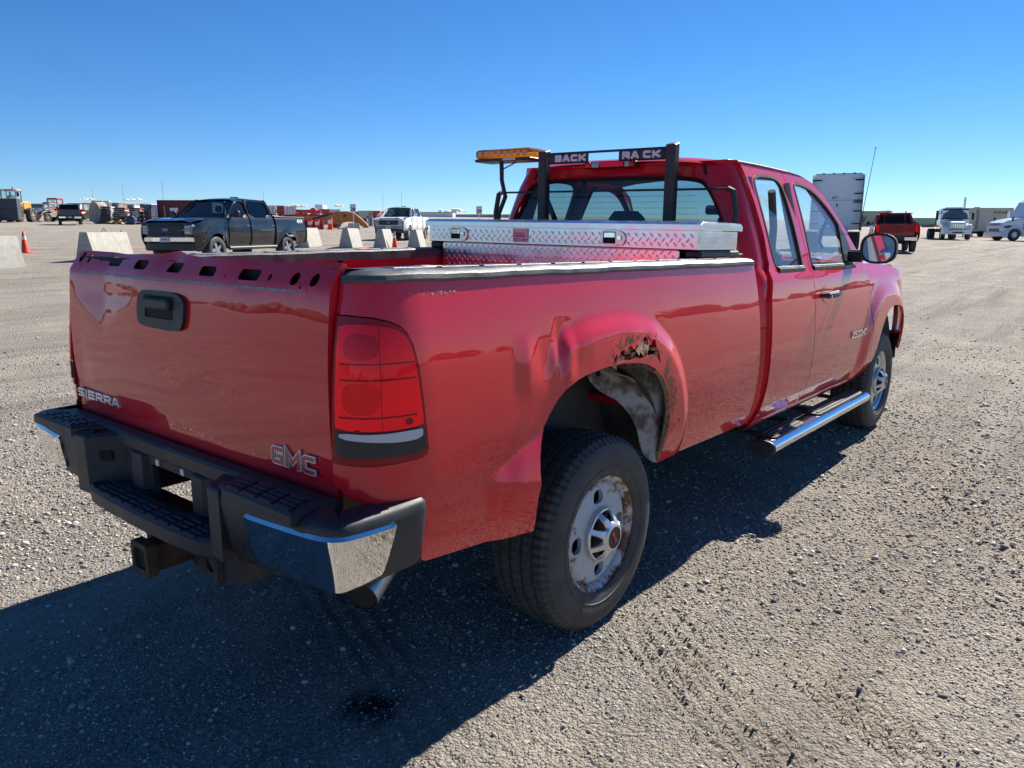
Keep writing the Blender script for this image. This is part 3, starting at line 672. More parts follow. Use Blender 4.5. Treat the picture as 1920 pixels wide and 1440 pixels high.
def bed_outline(rust):
    a = list(arch)
    if rust:                                    # jagged bite eaten out of the arch lip
        a = [p for p in arch if p[0] < -.04]
        a += [(-.035, 1.066), (-.03, 1.088), (-.012, 1.105), (.008, 1.092), (.02, 1.112), (.045, 1.118), (.062, 1.103), (.075, 1.122), (.10, 1.126), (.118, 1.108), (.135, 1.127), (.16, 1.122), (.178, 1.14), (.20, 1.148), (.222, 1.15), (.235, 1.118), (.25, 1.112), (.268, 1.13), (.285, 1.135), (.295, 1.10), (.312, 1.085), (.322, 1.05), (.318, 1.035), (.30, 1.06), (.26, 1.078), (.21, 1.075), (.17, 1.07), (.13, 1.078), (.09, 1.072), (.05, 1.078), (.01, 1.072), (-.02, 1.076), (-.028, 1.068), (-.02, 1.0655), (.03, 1.0655)]
        a += [p for p in arch if p[0] > .04]
    bl = lamp_o[::-1]
    o = [(UMIN+.003, .862), (-1.20, .822), (-1.12, .80), (-1.0, .80), (-.965, .60), (-.94, .588), (-.75, .565), (-.57, .542)]
    o += a+[(.50, .578), (.82, .574)]+front+[(UMIN+.003, 1.405), (UMIN+.003, 1.322)]
    # notch for the lamp
    return o, lamp_o
for sgn, name in ((-1, 'bed_side'), (1, 'bed_side')):
    f = bed_side(sgn, sgn < 0); o, hole = bed_outline(sgn < 0)
    o2 = o[:-1]+[lamp_o[0]]+lamp_o[1:]+[(UMIN+.003, .914)]
    # outline: start bottom-left, arch, front, top, then the lamp cut on the rear edge
    mb = MB().panel(o2, [], f, .0115 if sgn < 0 else .05, .02, flip=(sgn > 0), sub=.7)
    part(name, mb, RED, label='dented right bed side with rusted wheel arch' if sgn < 0 else None)
    # tail lamp
    lampf = lambda u, z, o_=.005: f(u, z, o_)
    lt = obj('tail_lamp', MB().panel([(u+(.003 if u < -1.2 else -.003), z+(.003 if z < 1.1 else -.003)) for u, z in lamp_o], [], lampf, .03, .02, flip=(sgn > 0)), MAT['dark_red_lens'], truck, 32, rk)
    def region(name, pts, mat, off):
        obj(name, MB().panel(pts, [], lambda u, z: f(u, z, off), .012, 0 if name == 'inner_reflector' else .004, flip=(sgn > 0)), MAT[mat], lt, 32, rk)
    U0, U1 = UMIN+.03, -1.0
    region('red_lens', smooth_poly([(U0-.012, 1.028), (U0-.012, 1.28), (U0-.004, 1.293), (-1.16, 1.297), (-1.10, 1.291), (-1.042, 1.276), (-1.014, 1.243), (-1.000, 1.17), (-.992, 1.08), (-.986, 1.026), (-.992, 1.016), (-1.1, 1.014), (U0, 1.016)], 1), 'red_lens', .009)
    region('inner_reflector', smooth_poly([(U0+.012, 1.205), (-1.15, 1.200), (-1.118, 1.212), (-1.108, 1.245), (-1.125, 1.272), (U0+.012, 1.272)], 2), 'soft_red_lens', .0092)
    region('inner_reflector', smooth_poly([(U0+.012, 1.060), (-1.14, 1.056), (-1.118, 1.075), (-1.110, 1.105), (-1.118, 1.135), (-1.15, 1.142), (U0+.012, 1.142)], 2), 'soft_red_lens', .0092)
    for zr in (1.192, 1.150, 1.050): region('lens_rib', [(U0+.004, zr-.0022), (-1.008, zr-.0022), (-1.008, zr+.0022), (U0+.004, zr+.0022)], 'dark_red_lens', .0106)
    region('lens_rib', [(-1.113, 1.020), (-1.109, 1.020), (-1.109, 1.284), (-1.113, 1.284)], 'soft_red_lens', .0104)
    region('round_reflector', oval(-1.035, 1.033, .012, .010), 'dark_red_lens', .0098)
    region('reverse_lens', smooth_poly([(U0-.008, .950), (U0-.008, 1.003), (U0, 1.011), (-1.12, 1.008), (-.992, 1.011), (-.984, 1.003), (-.980, .952), (-.99, .943), (-1.12, .940), (U0, .942)], 1), 'smoke_grey_lens', .009)
    region('reverse_reflector', smooth_poly([(U0+.004, .992), (-1.14, .986), (-1.06, .979), (-.995, .981), (-.990, 1.004), (-1.0, 1.008), (-1.128, 1.006), (U0+.004, 1.008)], 1), 'clear_lens', .0098)
    # rail cap
    us = list(np.linspace(UMIN+.012, XC, 12))+list(np.linspace(XC+.05, 1.385, 50))
    prof = [(.004, 1.401), (.008, 1.409), (.004, 1.421), (-.010, 1.431), (-.035, 1.436)]
    def capf(u, j):
        (x, y), (nx_, ny_) = plan(u); ins = inset(1.405); zo = 1.405
        wob = .0012*math.sin(u*11)+.0008*math.sin(u*31)
        if j < len(prof):
            o_, z = prof[j]; k = -ins+o_; return (x+nx_*k, sgn*(y+ny_*k), z+wob)
        xi = max(x, -1.122); yi = .05*(1-float(ss(-1.13, -1.06, xi)))
        return [(xi, sgn*(.83+yi*.3), 1.437+wob), (xi, sgn*(.795+yi), 1.435+wob), (xi, sgn*(.784+yi), 1.427+wob), (xi, sgn*(.784+yi), 1.385)][j-len(prof)]
    rail = part('rail_cap', MB().grid(capf, us, range(len(prof)+4), flip=(sgn > 0)), 'rail_plastic')
    endv = [capf(us[0], j) for j in range(len(prof)+4)]
    part('rail_end_cap', MB().add(endv, [tuple(range(len(endv)))]), 'rail_plastic', rail)
    for k in range(13):                          # raised pads on the rail top
        x0 = -1.0+k*.185
        if x0+.15 < 1.36: part('rail_pad', MB().box(x0, x0+.165, sgn*.835, sgn*.895, 1.4355, 1.4395, .003), 'rail_plastic', rail)
    for x0 in (-.86, .30): part('stake_pocket', MB().box(x0, x0+.07, sgn*.815, sgn*.875, 1.433, 1.4405, .002), RED, rail)
    # inner wall, wheel house, inner fender liner
    part('inner_wall', MB().panel([(-1.14, .86), (-.56, .86)]+[(-.02+.54*math.cos(R(a)), .56+.54*math.sin(R(a))) for a in range(140, 35, -10)]+[(.50, .86), (1.39, .86), (1.39, 1.40), (-1.14, 1.40)], [], lambda x, z: (x, sgn*.797, z), .1, .004, flip=(sgn < 0)), RED)
    for x0, x1 in ((-.30, -.17), (.13, .16)): part('wall_slot', MB().box(x0, x1, sgn*.790, sgn*.7965, 1.345, 1.385, .002), 'matte_black')
    th_ = np.linspace(R(5), R(175), 24)
    part('wheel_house', MB().grid(lambda t, y: (.50*math.cos(t)-.02, y, .56+.50*math.sin(t)), th_, [sgn*.66, sgn*.95], flip=(sgn > 0)), 'under_metal')
    part('wheel_house', MB().add([(.50*math.cos(t)-.02, sgn*.66, .56+.50*math.sin(t)) for t in th_], [tuple(range(24))]), 'under_metal')
    part('bed_floor_rib', MB().box(-1.1, 1.38, sgn*.35, sgn*.40, .862, .885, .01), RED)

# arch lip, rust flakes and the bare inner liner (right side)
fR = bed_side(-1, True)
def lip(pts, mat, d0, w0, name):
    vs_ = []
    for (u, z) in pts:
        x, y, zz = fR(u, z, 0.0); vs_.append((x, y, zz))
    n = len(pts); mb = MB()
    inn = []
    for (u, z), (x, y, zz) in zip(pts, vs_):
        d = math.hypot(u+.02, z-.62); inn.append((x-(u+.02)/d*w0, y+d0, zz-(z-.62)/d*w0))
    inn2 = [(x, y+.014, z) for x, y, z in inn]
    mb.add(vs_+inn+inn2, [(i, i+1, n+i+1, n+i) for i in range(n-1)]+[(n+i, n+i+1, 2*n+i+1, 2*n+i) for i in range(n-1)])
    part(name, mb, mat)
lip([p for p in arch if p[0] > .26], 'rust_flake', .008, .005, 'arch_lip')
lip([p for p in arch if p[0] < -.30], 'liner_metal', .014, .004, 'arch_lip')
random.seed(3)
for k in range(15):                              # curled, torn flakes of rusted skin along the bite
    u = -.025+.335*k/14+random.uniform(-.014, .014); zt = 1.080+.052*math.exp(-((u-.2)/.09)**2)+random.uniform(-.016, .012)
    w = random.uniform(.008, .026); h = random.uniform(.012, .05); b0 = fR(u, zt, -.004); curl = random.uniform(-.020, .016); up = 1 if random.random() < .7 else -.6; sl_ = random.uniform(-.02, .02)
    mb = MB(); P_ = []
    for du, dz, dy in ((-w, 0, 0), (w, .004, 0), (w*1.1, -h*.45, -curl*.6), (w*.4, -h, -curl), (-w*.1, -h*.6, -curl*.5), (-w*.7, -h*.9, -curl*.8), (-w*1.05, -h*.4, -curl*.3)): P_.append((b0[0]+du+sl_*dz/h, b0[1]+dy, b0[2]+dz*up))
    Q_ = [(x, y+.002, z) for x, y, z in P_]; n = 7
    mb.add(P_+Q_, [tuple(range(n)), tuple(range(n, 2*n))[::-1]]+[(i, n+i, n+(i+1) % n, (i+1) % n) for i in range(n)])
    part('rust_flake', mb, 'rust_flake', sm=20)
for nm_, pl_, mt_ in (('rust_stain', [(-.12, 1.072), (-.08, 1.17), (.10, 1.20), (.30, 1.19), (.42, 1.10), (.40, 1.02), (.32, 1.06), (.33, 1.11), (.28, 1.145), (.20, 1.155), (.10, 1.135), (-.02, 1.11), (-.045, 1.072)], 'rust_stain'), ('lip_stain', [(.335, 1.0), (.41, .915), (.443, .80), (.433, .70), (.445, .60), (.50, .60), (.52, .80), (.48, .95), (.40, 1.05)], 'lip_stain'), ('paint_scuff', [(-1.08, 1.36), (-.6, 1.36), (-.6, 1.398), (-1.08, 1.398)], 'scuff_stain')):
    part(nm_, MB().panel(pl_, [], lambda u, z: fR(u, z, .0009), .016), mt_)
liner = smooth_poly([(.10, 1.07), (.38, 1.05), (.47, .92), (.485, .76), (.48, .60), (.43, .572), (.365, .62), (.34, .76), (.27, .86), (.17, .91), (.11, .98)], 2)
part('inner_liner', MB().panel(liner, [oval(.165, .985, .012, .012, 8)], lambda u, z: (u, -.945+.15*(1-ss(.1, .46, u))+.008*math.sin(u*25), z), .03, .004), 'liner_metal')
part('inner_liner', MB().grid(lambda t, y: (.47*math.cos(t)-.02, y, .57+.475*math.sin(t)+.012*math.sin(t*9)), np.linspace(R(40), R(150), 20), [-.93, -.885, -.84]), 'liner_metal')
part('bed_floor', MB().box(-1.14, 1.39, -.655, .655, .82, .862, .004), RED)
for sg_ in (-1, 1):
    for x0_, x1_ in ((-1.135, -.37), (.33, 1.385)): part('floor_edge', MB().box(x0_, x1_, sg_*.635, sg_*.835, .828, .858, .003), RED)
part('rear_sill', MB().box(-1.165, -1.14, -.83, .83, .70, .875, .004), RED)
part('front_wall', MB().box(1.385, 1.405, -.93, .93, .70, 1.425, .006), RED)
part('front_rail_cap', MB().box(1.355, 1.41, -.80, .80, 1.42, 1.447, .01), 'rail_plastic')

# ---- tailgate
TW = .827
top_edge = [(-TW, 1.452), (-.70, 1.449), (-.55, 1.447), (-.40, 1.448), (-.25, 1.450), (-.12, 1.452), (-.02, 1.458), (.04, 1.468), (.10, 1.464), (.18, 1.455), (.30, 1.452), (.42, 1.450), (.55, 1.455), (.70, 1.457), (TW-.03, 1.457), (TW, 1.45)]
ho = [oval(.775, 1.432, .020, .019), oval(.708, 1.431, .014, .019), oval(.605, 1.426, .008, .009, 10), rrect(.428, .535, 1.406, 1.440, .012), rrect(.202, .300, 1.402, 1.434, .012), rrect(-.038, .056, 1.399, 1.431, .012),
      rrect(-.258, -.160, 1.396, 1.426, .012), rrect(-.492, -.388, 1.392, 1.424, .012), oval(-.544, 1.405, .008, .010, 10), oval(-.662, 1.405, .019, .018), oval(-.748, 1.405, .017, .018), oval(.75, 1.405, .005, .005, 8), oval(-.32, 1.399, .004, .004, 8), oval(-.70, 1.383, .005, .005, 8)]
tg = part('tailgate', MB().panel([(-TW, .848), (TW, .848)]+top_edge[::-1], ho, tail, .022, .03, flip=True, hfl=.003), RED, label='dented tailgate with bare slotted top edge')
part('tailgate_inner', MB().box(-1.12, -1.085, -.81, .81, .87, 1.435, .006), RED, tg)
part('tailgate_shade_sheet', MB().box(-1.128, -1.121, -.815, .815, 1.05, 1.436, .001), 'matte_black', tg)  # black sheet that paints in the shade seen through the slots
mbe = MB().grid(lambda y, k: ((tail_x(y, 1.45)+.003 if k == 0 else -1.10), y, float(np.interp(y, [p[0] for p in top_edge], [p[1] for p in top_edge]))-(.0005 if k == 0 else .006)), list(np.linspace(-TW+.002, TW-.002, 60)), [0, 1])
part('tailgate_lip', mbe, RED, tg)
random.seed(5); sp = []; sq = []
for k in range(90):
    y = .76-1.49*k/89; zc = 1.3775-.006*k/89; w = .0045*(.35+random.random())*(1 if .05 < k/89 < .97 else .3)
    sp.append((y, zc+w)); sq.append((y, zc-w))
part('adhesive_strip', MB().panel(sp+sq[::-1], [], lambda y, z: (tail_x(y, z)-.0015, y, z), .02, flip=True), 'grey_decal', tg)
# handle
def tf(off): return lambda y, z: (tail_x(0, z)-off, y, z)
hb = smooth_poly([(.205, 1.335), (.10, 1.338), (-.112, 1.334), (-.108, 1.25), (-.085, 1.212), (.02, 1.210), (.195, 1.214), (.213, 1.24)], 2)
inn = rrect(-.045, .150, 1.246, 1.318, .008)
hz_ = part('handle_bezel', MB().panel(hb, [inn], tf(.012), .02, .02, flip=True), 'black_plastic', tg)
part('handle_recess', MB().box(-1.1905, -1.1855, -.05, .155, 1.242, 1.322, .001), 'matte_black', hz_)
part('handle_lever', MB().box(-1.208, -1.186, -.035, .142, 1.278, 1.314, .007), 'black_plastic', hz_)
# lettering on the tailgate: chrome outline behind, coloured face in front
def on_tail(mb, cy, cz, off): return map_mb(mb, lambda p: (tail_x(cy, cz)-off-p[2], cy-p[0], cz+p[1]))
part('lettering', on_tail(stroke_text('SIERRA', .034, .060, .010, .0085, .007), .622, .897, .003), 'badge_silver', tg)
gl = part('lettering', on_tail(stroke_text('GMC', .056, .062, .006, .0185, .006), -.655, .892, .003), 'badge_silver', tg)
part('letter_face', on_tail(map_mb(stroke_text('GMC', .049, .055, .0135, .0115, .0012), lambda q: q), -.655, .892, .0092), 'red_letter', gl)

# ---- rear bumper
def wpart(name, mb, mat, parent=truck, sm=32, label=None): return obj(name, mb, MAT[mat] if isinstance(mat, str) else mat, parent, sm, label=label)
bump = wpart('bumper_top_bar', MB().prism([(-1.165, -.86), (-1.222, -.86), (-1.226, -.02), (-1.222, -.003), (-1.222, .003), (-1.226, .02), (-1.222, .86), (-1.165, .86)], 'z', .782, .838, .008), 'bumper_plastic')
bcurve = [(-1.285, -.43), (-1.312, -.455), (-1.322, -.50), (-1.322, -.60), (-1.318, -.70), (-1.312, -.80), (-1.306, -.88), (-1.299, -.93), (-1.287, -.965), (-1.266, -.986), (-1.24, -.994), (-1.19, -1.0), (-1.12, -1.004), (-1.04, -1.006), (-.985, -1.006), (-.972, -.99)]
bcurve = smooth_poly(bcurve, 1, False)
def bump_in(x, y): return (max(min(x+.12, -.97), -1.20) if y > -.88 else min(-.965, x+.06+.10*ss(-.88, -1.0, -abs(y))), max(y, -.93) if y < -.88 else y)
for sgn in (-1, 1):
    n = len(bcurve); sec = []
    prof = [(.065, .620, 1), (.036, .624, 1), (.024, .645, 1), (.012, .72, 1), (.001, .79, 1), (.004, .812, 1), (.014, .824, 1), (.03, .828, 1)]
    def bf(i, j):
        x, y = bcurve[i]
        a, b = bcurve[max(i-1, 0)], bcurve[min(i+1, n-1)]; tx, ty = b[0]-a[0], b[1]-a[1]; l = math.hypot(tx, ty); nx_, ny_ = ty/l, -tx/l   # inward normal flipped below
        if nx_*(-1.1-x)+ny_*(-.6-y) < 0: nx_, ny_ = -nx_, -ny_
        if j < len(prof):
            k, z, _ = prof[j]; zz = z
            if z < .65: zz = z+.018*ss(-.9, -1.0, y)*0-.0*x
            return (x+nx_*k, (y+ny_*k)*(1 if sgn < 0 else -1), zz)
        k = .11 if y > -.9 else .075
        return (min(x+nx_*k, -.955), (y+ny_*k)*(1 if sgn < 0 else -1), .834)
    wpart('bumper_corner', MB().grid(bf, range(n), range(len(prof)+1), flip=(sgn > 0)), 'bumper_plastic', bump, 50)
    # chrome face
    ci = [i for i in range(n) if bcurve[i][1] <= -.60 and not (bcurve[i][0] > -1.07)]
    lo_ = ci[0]; hi_ = ci[-1]
    def cf(t, z):
        i = lo_+t*(hi_-lo_); a = int(min(i, n-2)); fr = i-a
        def pt(q):
            x, y = bcurve[q]; aa, bb = bcurve[max(q-1, 0)], bcurve[min(q+1, n-1)]; tx, ty = bb[0]-aa[0], bb[1]-aa[1]; l = math.hypot(tx, ty); nx_, ny_ = ty/l, -tx/l
            if nx_*(-1.1-x)+ny_*(-.6-y) > 0: nx_, ny_ = -nx_, -ny_
            k = .008 - .165*max(0, .79-z) - .016*ss(.784, .797, z); return x+nx_*k, y+ny_*k
        p, q = pt(a), pt(min(a+1, n-1)); return (p[0]*(1-fr)+q[0]*fr, (p[1]*(1-fr)+q[1]*fr)*(1 if sgn < 0 else -1), z+.006*math.sin(t*3))
    ol = smooth_poly([(.0, .79), (.02, .715), (.012, .69), (.03, .652), (.08, .640), (.5, .628), (.62, .628), (.93, .640), (.955, .66), (1.0, .78), (.985, .793), (.93, .797), (.5, .797), (.06, .797)], 1)
    wpart('chrome_face', MB().panel(ol, [], cf, .02, .012, flip=(sgn > 0)), 'chrome_worn', bump, 40)
    # tread pads
    pad = wpart('step_pad', MB().prism([(-1.225, -.46), (-1.322, -.52), (-1.328, -.86), (-1.235, -.85)] if sgn < 0 else [(-1.225, .46), (-1.322, .52), (-1.328, .86), (-1.235, .85)], 'z', .80, .844, .008), 'bumper_plastic', bump)
    for a in range(4):
        for b in range(4):
            y0 = .535+a*.078; x0 = -1.318+b*.0225
            wpart('tread', MB().box(x0, x0+.016, sgn*(y0+b*-.008), sgn*(y0+.066+b*-.008), .842, .850, .003), 'bumper_plastic', pad)
    # recess side walls
    wpart('recess_wall', MB().prism([(-1.20, sgn*.335), (-1.315, sgn*.425), (-1.322, sgn*.50), (-1.20, sgn*.47)], 'z', .60, .822, .006), 'bumper_plastic', bump)
    wpart('wall_hole', MB().box(-.03, .03, -.002, .002, -.018, .018, .0015, Matrix.Translation((-1.268, sgn*.385, .745)) @ Matrix.Rotation(sgn*R(-53), 4, 'Z')), 'matte_black', bump)
    wpart('bumper_bracket', MB().box(-1.2, -.9, sgn*.45, sgn*.52, .62, .72, .005), 'dark_metal', bump)
step = [(-1.20, -.40), (-1.312, -.43), (-1.335, -.36), (-1.345, -.20), (-1.348, 0), (-1.345, .20), (-1.335, .36), (-1.312, .43), (-1.20, .40), (-1.20, .155), (-1.236, .15), (-1.236, -.15), (-1.20, -.155)]
stp = wpart('center_step', MB().prism(step, 'z', .585, .648, .010), 'bumper_plastic', bump)
for a in range(9):
    for b in range(4):
        y0 = -.36+a*.08; x0 = -1.335+b*.023
        if b == 3 and abs(y0+.035) < .2: continue
        wpart('tread', MB().box(x0, x0+.016, y0, y0+.068, .646, .653, .003), 'bumper_plastic', stp)
wpart('recess_back', MB().panel([(-.34, .60), (.34, .60), (.34, .80), (-.34, .80)], [rrect(-.135, .135, .612, .752, .01)], lambda y, z: (-1.205-(z-.6)*.05, y, z), .04, .02, flip=True), 'bumper_plastic', bump)
for s in (-1, 1):
    wpart('plate_clip', MB().box(-1.219, -1.212, s*.085-.01, s*.085+.01, .755, .778, .002), 'white_decal', bump)
    wpart('recess_rib', MB().prism([(-1.208, s*.16), (-1.232, s*.17), (-1.235, s*.24), (-1.208, s*.27)], 'z', .648, .785, .006), 'bumper_plastic', bump)
# hitch receiver
hit = wpart('hitch_receiver', MB().prism(rrect(-.048, .048, .432, .528, .014), 'x', -1.31, -.95, .004), 'rusty_metal', label='rusty square hitch receiver')
wpart('receiver_collar', MB().panel(rrect(-.058, .058, .422, .538, .018), [rrect(-.036, .036, .444, .516, .008)], lambda y, z: (-1.345, y, z), .03, .035, flip=True), 'rusty_metal', hit)
wpart('receiver_bore', MB().box(-1.335, -1.330, -.045, .045, .435, .525), 'matte_black', hit)
wpart('chain_plate', MB().panel([(-.06, .60), (-.06, .44), (-.10, .425), (-.20, .43), (-.26, .42), (-.27, .60)], [oval(-.205, .475, .034, .028), oval(-.105, .52, .010, .012, 8)], lambda y, z: (-1.20+.1*(y+.1), y, z), .03, .012, flip=True), 'rusty_metal', hit)
wpart('chain_plate', MB().panel([(.06, .60), (.06, .44), (.20, .43), (.26, .42), (.27, .60)][::-1], [oval(.205, .475, .034, .028)], lambda y, z: (-1.20, y, z), .03, .012, flip=True), 'rusty_metal', hit)
wpart('cross_tube', MB().box(-1.16, -1.08, -.52, .52, .50, .58, .008).box(-1.20, -1.16, -.28, -.26, .42, .60, .003).box(-1.20, -1.05, -.36, -.27, .43, .56, .005), 'dark_metal', hit)
wpart('warning_label', MB().box(-1.222, -1.2205, -.262, -.165, .525, .575), 'dark_metal', hit)
for k in range(5): wpart('label_line', MB().box(-1.224, -1.2225, -.255, -.175+.008*(k % 3), .531+k*.0085, .5335+k*.0085), 'white_decal', hit)
# exhaust
ex = [(-1.175, -.945, .580), (-1.05, -.885, .612), (-.90, -.80, .63), (-.70, -.72, .64), (-.3, -.62, .60)]
pipe = wpart('exhaust_pipe', MB().tube(ex, .043, 24, caps=False), 'dull_steel')
wpart('pipe_bore', MB().tube([(-1.170, -.9426, .5813)]+ex[1:3], .039, 24, caps=True), 'matte_black', pipe)

# ---- wheels
def wheel_parts(root, sgn, y0, x0, rimmat, fancy=True, R0=.392, cap=True, nseg=72):
    """tyre, steel rim and hub cap of one wheel; y0 = plane of the outer rim flange"""
    W = .235; q = sgn
    prof = [(.232, 0), (.245, .008), (.262, .014), (.30, .020), (.335, .018), (.362, .006), (.378, -.010)]
    tread = []
    g = [(-.016, .386), (-.043, .390), (-.045, .376), (-.056, .376), (-.058, .391), (-.091, .3925), (-.093, .377), (-.105, .377), (-.107, .3925), (-.142, .3925), (-.144, .377), (-.156, .377), (-.158, .391), (-.191, .390), (-.193, .376), (-.204, .376), (-.206, .389), (-.232, .385)]
    prof += [(r, h) for h, r in g]+[(.378, -.24), (.362, -.254), (.33, -.266), (.29, -.266), (.25, -.256), (.232, -.25)]
    prof = [(r*R0/.392, h) for r, h in prof]
    n = nseg*3
    def rf(k, j, r):
        if 6 <= j <= 25 and k % 3 == 0:
            if j in (9, 10, 13, 14, 17, 18, 21, 22): return r
            return r-(.010 if j in (6, 7, 8, 23, 24, 25) else .006)*R0/.392
        return r
    m = MB().lathe([(r, q*h) for r, h in prof], n, 'y', (0, 0, 0), rf)
    if sgn < 0: pass
    t = obj('tyre', m, MAT['tyre_rubber'], root, 24)
    # raised ring marks on the side wall
    obj('side_wall_ring', MB().lathe([(.272, q*.0155), (.274, q*.0185), (.277, q*.0185), (.279, q*.016)], 60, 'y'), MAT['tyre_rubber'], t, 40)
    # rim: barrel + dished disc with four windows
    rp_ = [(.233, .004), (.236, .0), (.232, -.006), (.222, -.010), (.214, -.018), (.205, -.05), (.200, -.13), (.200, -.24)]
    rim = obj('rim', MB().lathe([(r, q*h) for r, h in rp_], 64, 'y'), MAT[rimmat], root, 40)
    def disc(a, b):
        r = math.hypot(a, b)
        h = float(np.interp(r, [0, .085, .105, .135, .165, .19, .205, .214], [-.006, -.006, -.010, -.016, -.018, -.020, -.030, -.040])); return (a, q*h, b)
    wins = [[(.158*math.cos(R(90*k+a0))+.0, .158*math.sin(R(90*k+a0)))for a0 in (0,)] for k in range(4)]
    hl = []
    for k in range(4):
        cx, cy = .155*math.cos(R(90*k+3)), .155*math.sin(R(90*k+3)); a0 = R(90*k+3)
        o = smooth_poly([(-.026, -.036), (.020, -.030), (.026, 0), (.020, .030), (-.026, .036), (-.030, 0)], 2)
        hl.append([(cx+p[0]*math.cos(a0)-p[1]*math.sin(a0), cy+p[0]*math.sin(a0)+p[1]*math.cos(a0)) for p in o])
    obj('rim_disc', MB().panel(oval(0, 0, .2135, .2135, 60), hl, disc, .016, .02, flip=(sgn > 0)), MAT[rimmat], rim, 40)
    obj('brake_drum', MB().lathe([(.0, -.07), (.15, -.07), (.165, -.08), (.165, -.2)], 32, 'y') if sgn > 0 else MB().lathe([(.0, .07), (.15, .07), (.165, .08), (.165, .2)], 32, 'y'), MAT['under_metal'], rim, 40)
    if cap:
        cp = obj('hub_cap', MB().lathe([(r, q*h) for r, h in [(.108, -.022), (.109, .000), (.105, .008), (.098, .010)]], 48, 'y'), MAT['cap_silver'], root, 40)
        # eight spokes from the ring up to the emblem
        def spk(k):
            a = R(45*k+22); mb = MB(); vs_ = []
            st = [(.105, .006, .013), (.090, .022, .0125), (.074, .038, .0140), (.060, .048, .0185), (.046, .053, .020)]
            for r, h, w in st:
                for dw, dh in ((-w, -.010), (-w*.8, 0), (w*.8, 0), (w, -.010)):
                    vs_.append((r*math.cos(a)-dw*math.sin(a), q*(h+dh), r*math.sin(a)+dw*math.cos(a)))
            fs_ = [(i*4+j, i*4+j+1, i*4+j+5, i*4+j+4) for i in range(4) for j in range(3)]
            return mb.add(vs_, fs_ if sgn < 0 else [f_[::-1] for f_ in fs_])
        for k in range(8):
            obj('cap_spoke', spk(k), MAT['cap_silver'], cp, 40)
            a = R(45*k); c = (.080*math.cos(a), .080*math.sin(a))
            obj('lug_nut', MB().cyl((c[0], q*-.02, c[1]), (c[0], q*.016, c[1]), .012, .010, 6), MAT['lug_black'], cp, 30)
        obj('cap_dome', MB().lathe([(r, q*h) for r, h in [(.062, .044), (.056, .053), (.048, .057), (.043, .057)]], 40, 'y'), MAT['cap_silver'], cp, 50)
        obj('cap_floor', MB().lathe([(0.0001, q*-.004), (.106, q*-.004)], 32, 'y'), MAT['lug_black'], cp, 40)
        em = obj('emblem', MB().cyl((0, q*.04, 0), (0, q*.0555, 0), .044, n=36), MAT['black_decal'], cp, 40)
        tm = stroke_text('GMC', .015, .018, .0025, .0042, .0012)
        ang = R(-62) if x0 < 1 else R(-20); ca, sa = math.cos(ang), math.sin(ang)
        obj('emblem_letters', map_mb(tm, lambda p: ((p[0]*ca-p[1]*sa)*(-q), q*(.0565+abs(p[2])), p[0]*sa+p[1]*ca)), MAT['red_letter'], em, 40)
    return t
wheels = []
for (wx, sgn, yo) in ((0, -1, .962), (0, 1, .962), (4.0, -1, .976), (4.0, 1, .976)):
    w = bpy.data.objects.new('wheel', None); COL.objects.link(w); w.parent = truck; w.location = (wx, sgn*yo, .388)
    wheel_parts(w, sgn, yo, wx, 'rim_white' if wx < 1 else 'rim_silver')
    if sgn < 0 and wx < 1: w['label'] = 'rear wheel with rusty white steel rim'
wpart('rear_axle', MB().cyl((0, -.8, .388), (0, .8, .388), .05, n=14).lathe([(.0, -.14), (.13, -.10), (.16, 0), (.13, .10), (.0, .14)], 20, 'y', (0, 0, .388)), 'under_metal')
for s in (-1, 1):
    wpart('leaf_spring', MB().tube([(-.72, s*.58, .62), (-.35, s*.58, .50), (0, s*.58, .44), (.35, s*.58, .47), (.72, s*.58, .54)], .03, 6), 'under_metal')
    wpart('frame_rail', MB().box(-1.15, 4.6, s*.40, s*.47, .56, .70, .01), 'under_metal')
    wpart('front_axle_arm', MB().cyl((4.0, s*.2, .40), (4.0, s*.9, .39), .045, n=12), 'under_metal')
    wpart('shock_absorber', MB().cyl((.12, s*.52, .40), (.22, s*.50, .80), .03, n=12), 'dark_metal')
wpart('underbody', MB().box(.5, 3.4, -.38, .38, .50, .66, .03).box(3.5, 4.5, -.45, .45, .42, .7, .04), 'under_metal')
wpart('fuel_tank', MB().box(.7, 1.9, .42, .82, .42, .66, .05), 'under_metal')
wpart('spare_wheel', MB().lathe([(.0, .0), (.2, .0), (.36, .02), (.38, .08), (.36, .14), (.2, .16), (.0, .16)], 32, 'z', (-.62, .0, .50)), 'tyre_rubber')

# ---- cab
def seam(pts): return pts
rear_seam = [(1.512, .545), (1.540, .66), (1.553, .80), (1.560, .973), (1.568, 1.226), (1.60, 1.34), (1.640, 1.40), (1.664, 1.544), (1.660, 1.724), (1.648, 1.86), (1.630, 1.938)]
mid_seam = [(2.316, .55), (2.30, .698), (2.309, .929), (2.309, 1.187), (2.300, 1.328), (2.316, 1.40), (2.324, 1.493), (2.331, 1.668), (2.326, 1.80), (2.300, 1.945)]
G_ = .0035
win1 = smooth_poly([(1.80, 1.372), (1.90, 1.368), (2.05, 1.370), (2.19, 1.374), (2.205, 1.40), (2.222, 1.60), (2.226, 1.80), (2.20, 1.865), (2.12, 1.888), (1.96, 1.890), (1.84, 1.878), (1.795, 1.845), (1.782, 1.78), (1.770, 1.60), (1.762, 1.46), (1.768, 1.40)], 2)
win2 = smooth_poly([(2.37, 1.374), (2.6, 1.368), (3.03, 1.360), (3.22, 1.357), (3.27, 1.385), (3.22, 1.52), (3.12, 1.645), (2.968, 1.755), (2.80, 1.838), (2.66, 1.868), (2.50, 1.878), (2.44, 1.868), (2.425, 1.82), (2.40, 1.60), (2.372, 1.42)], 2)
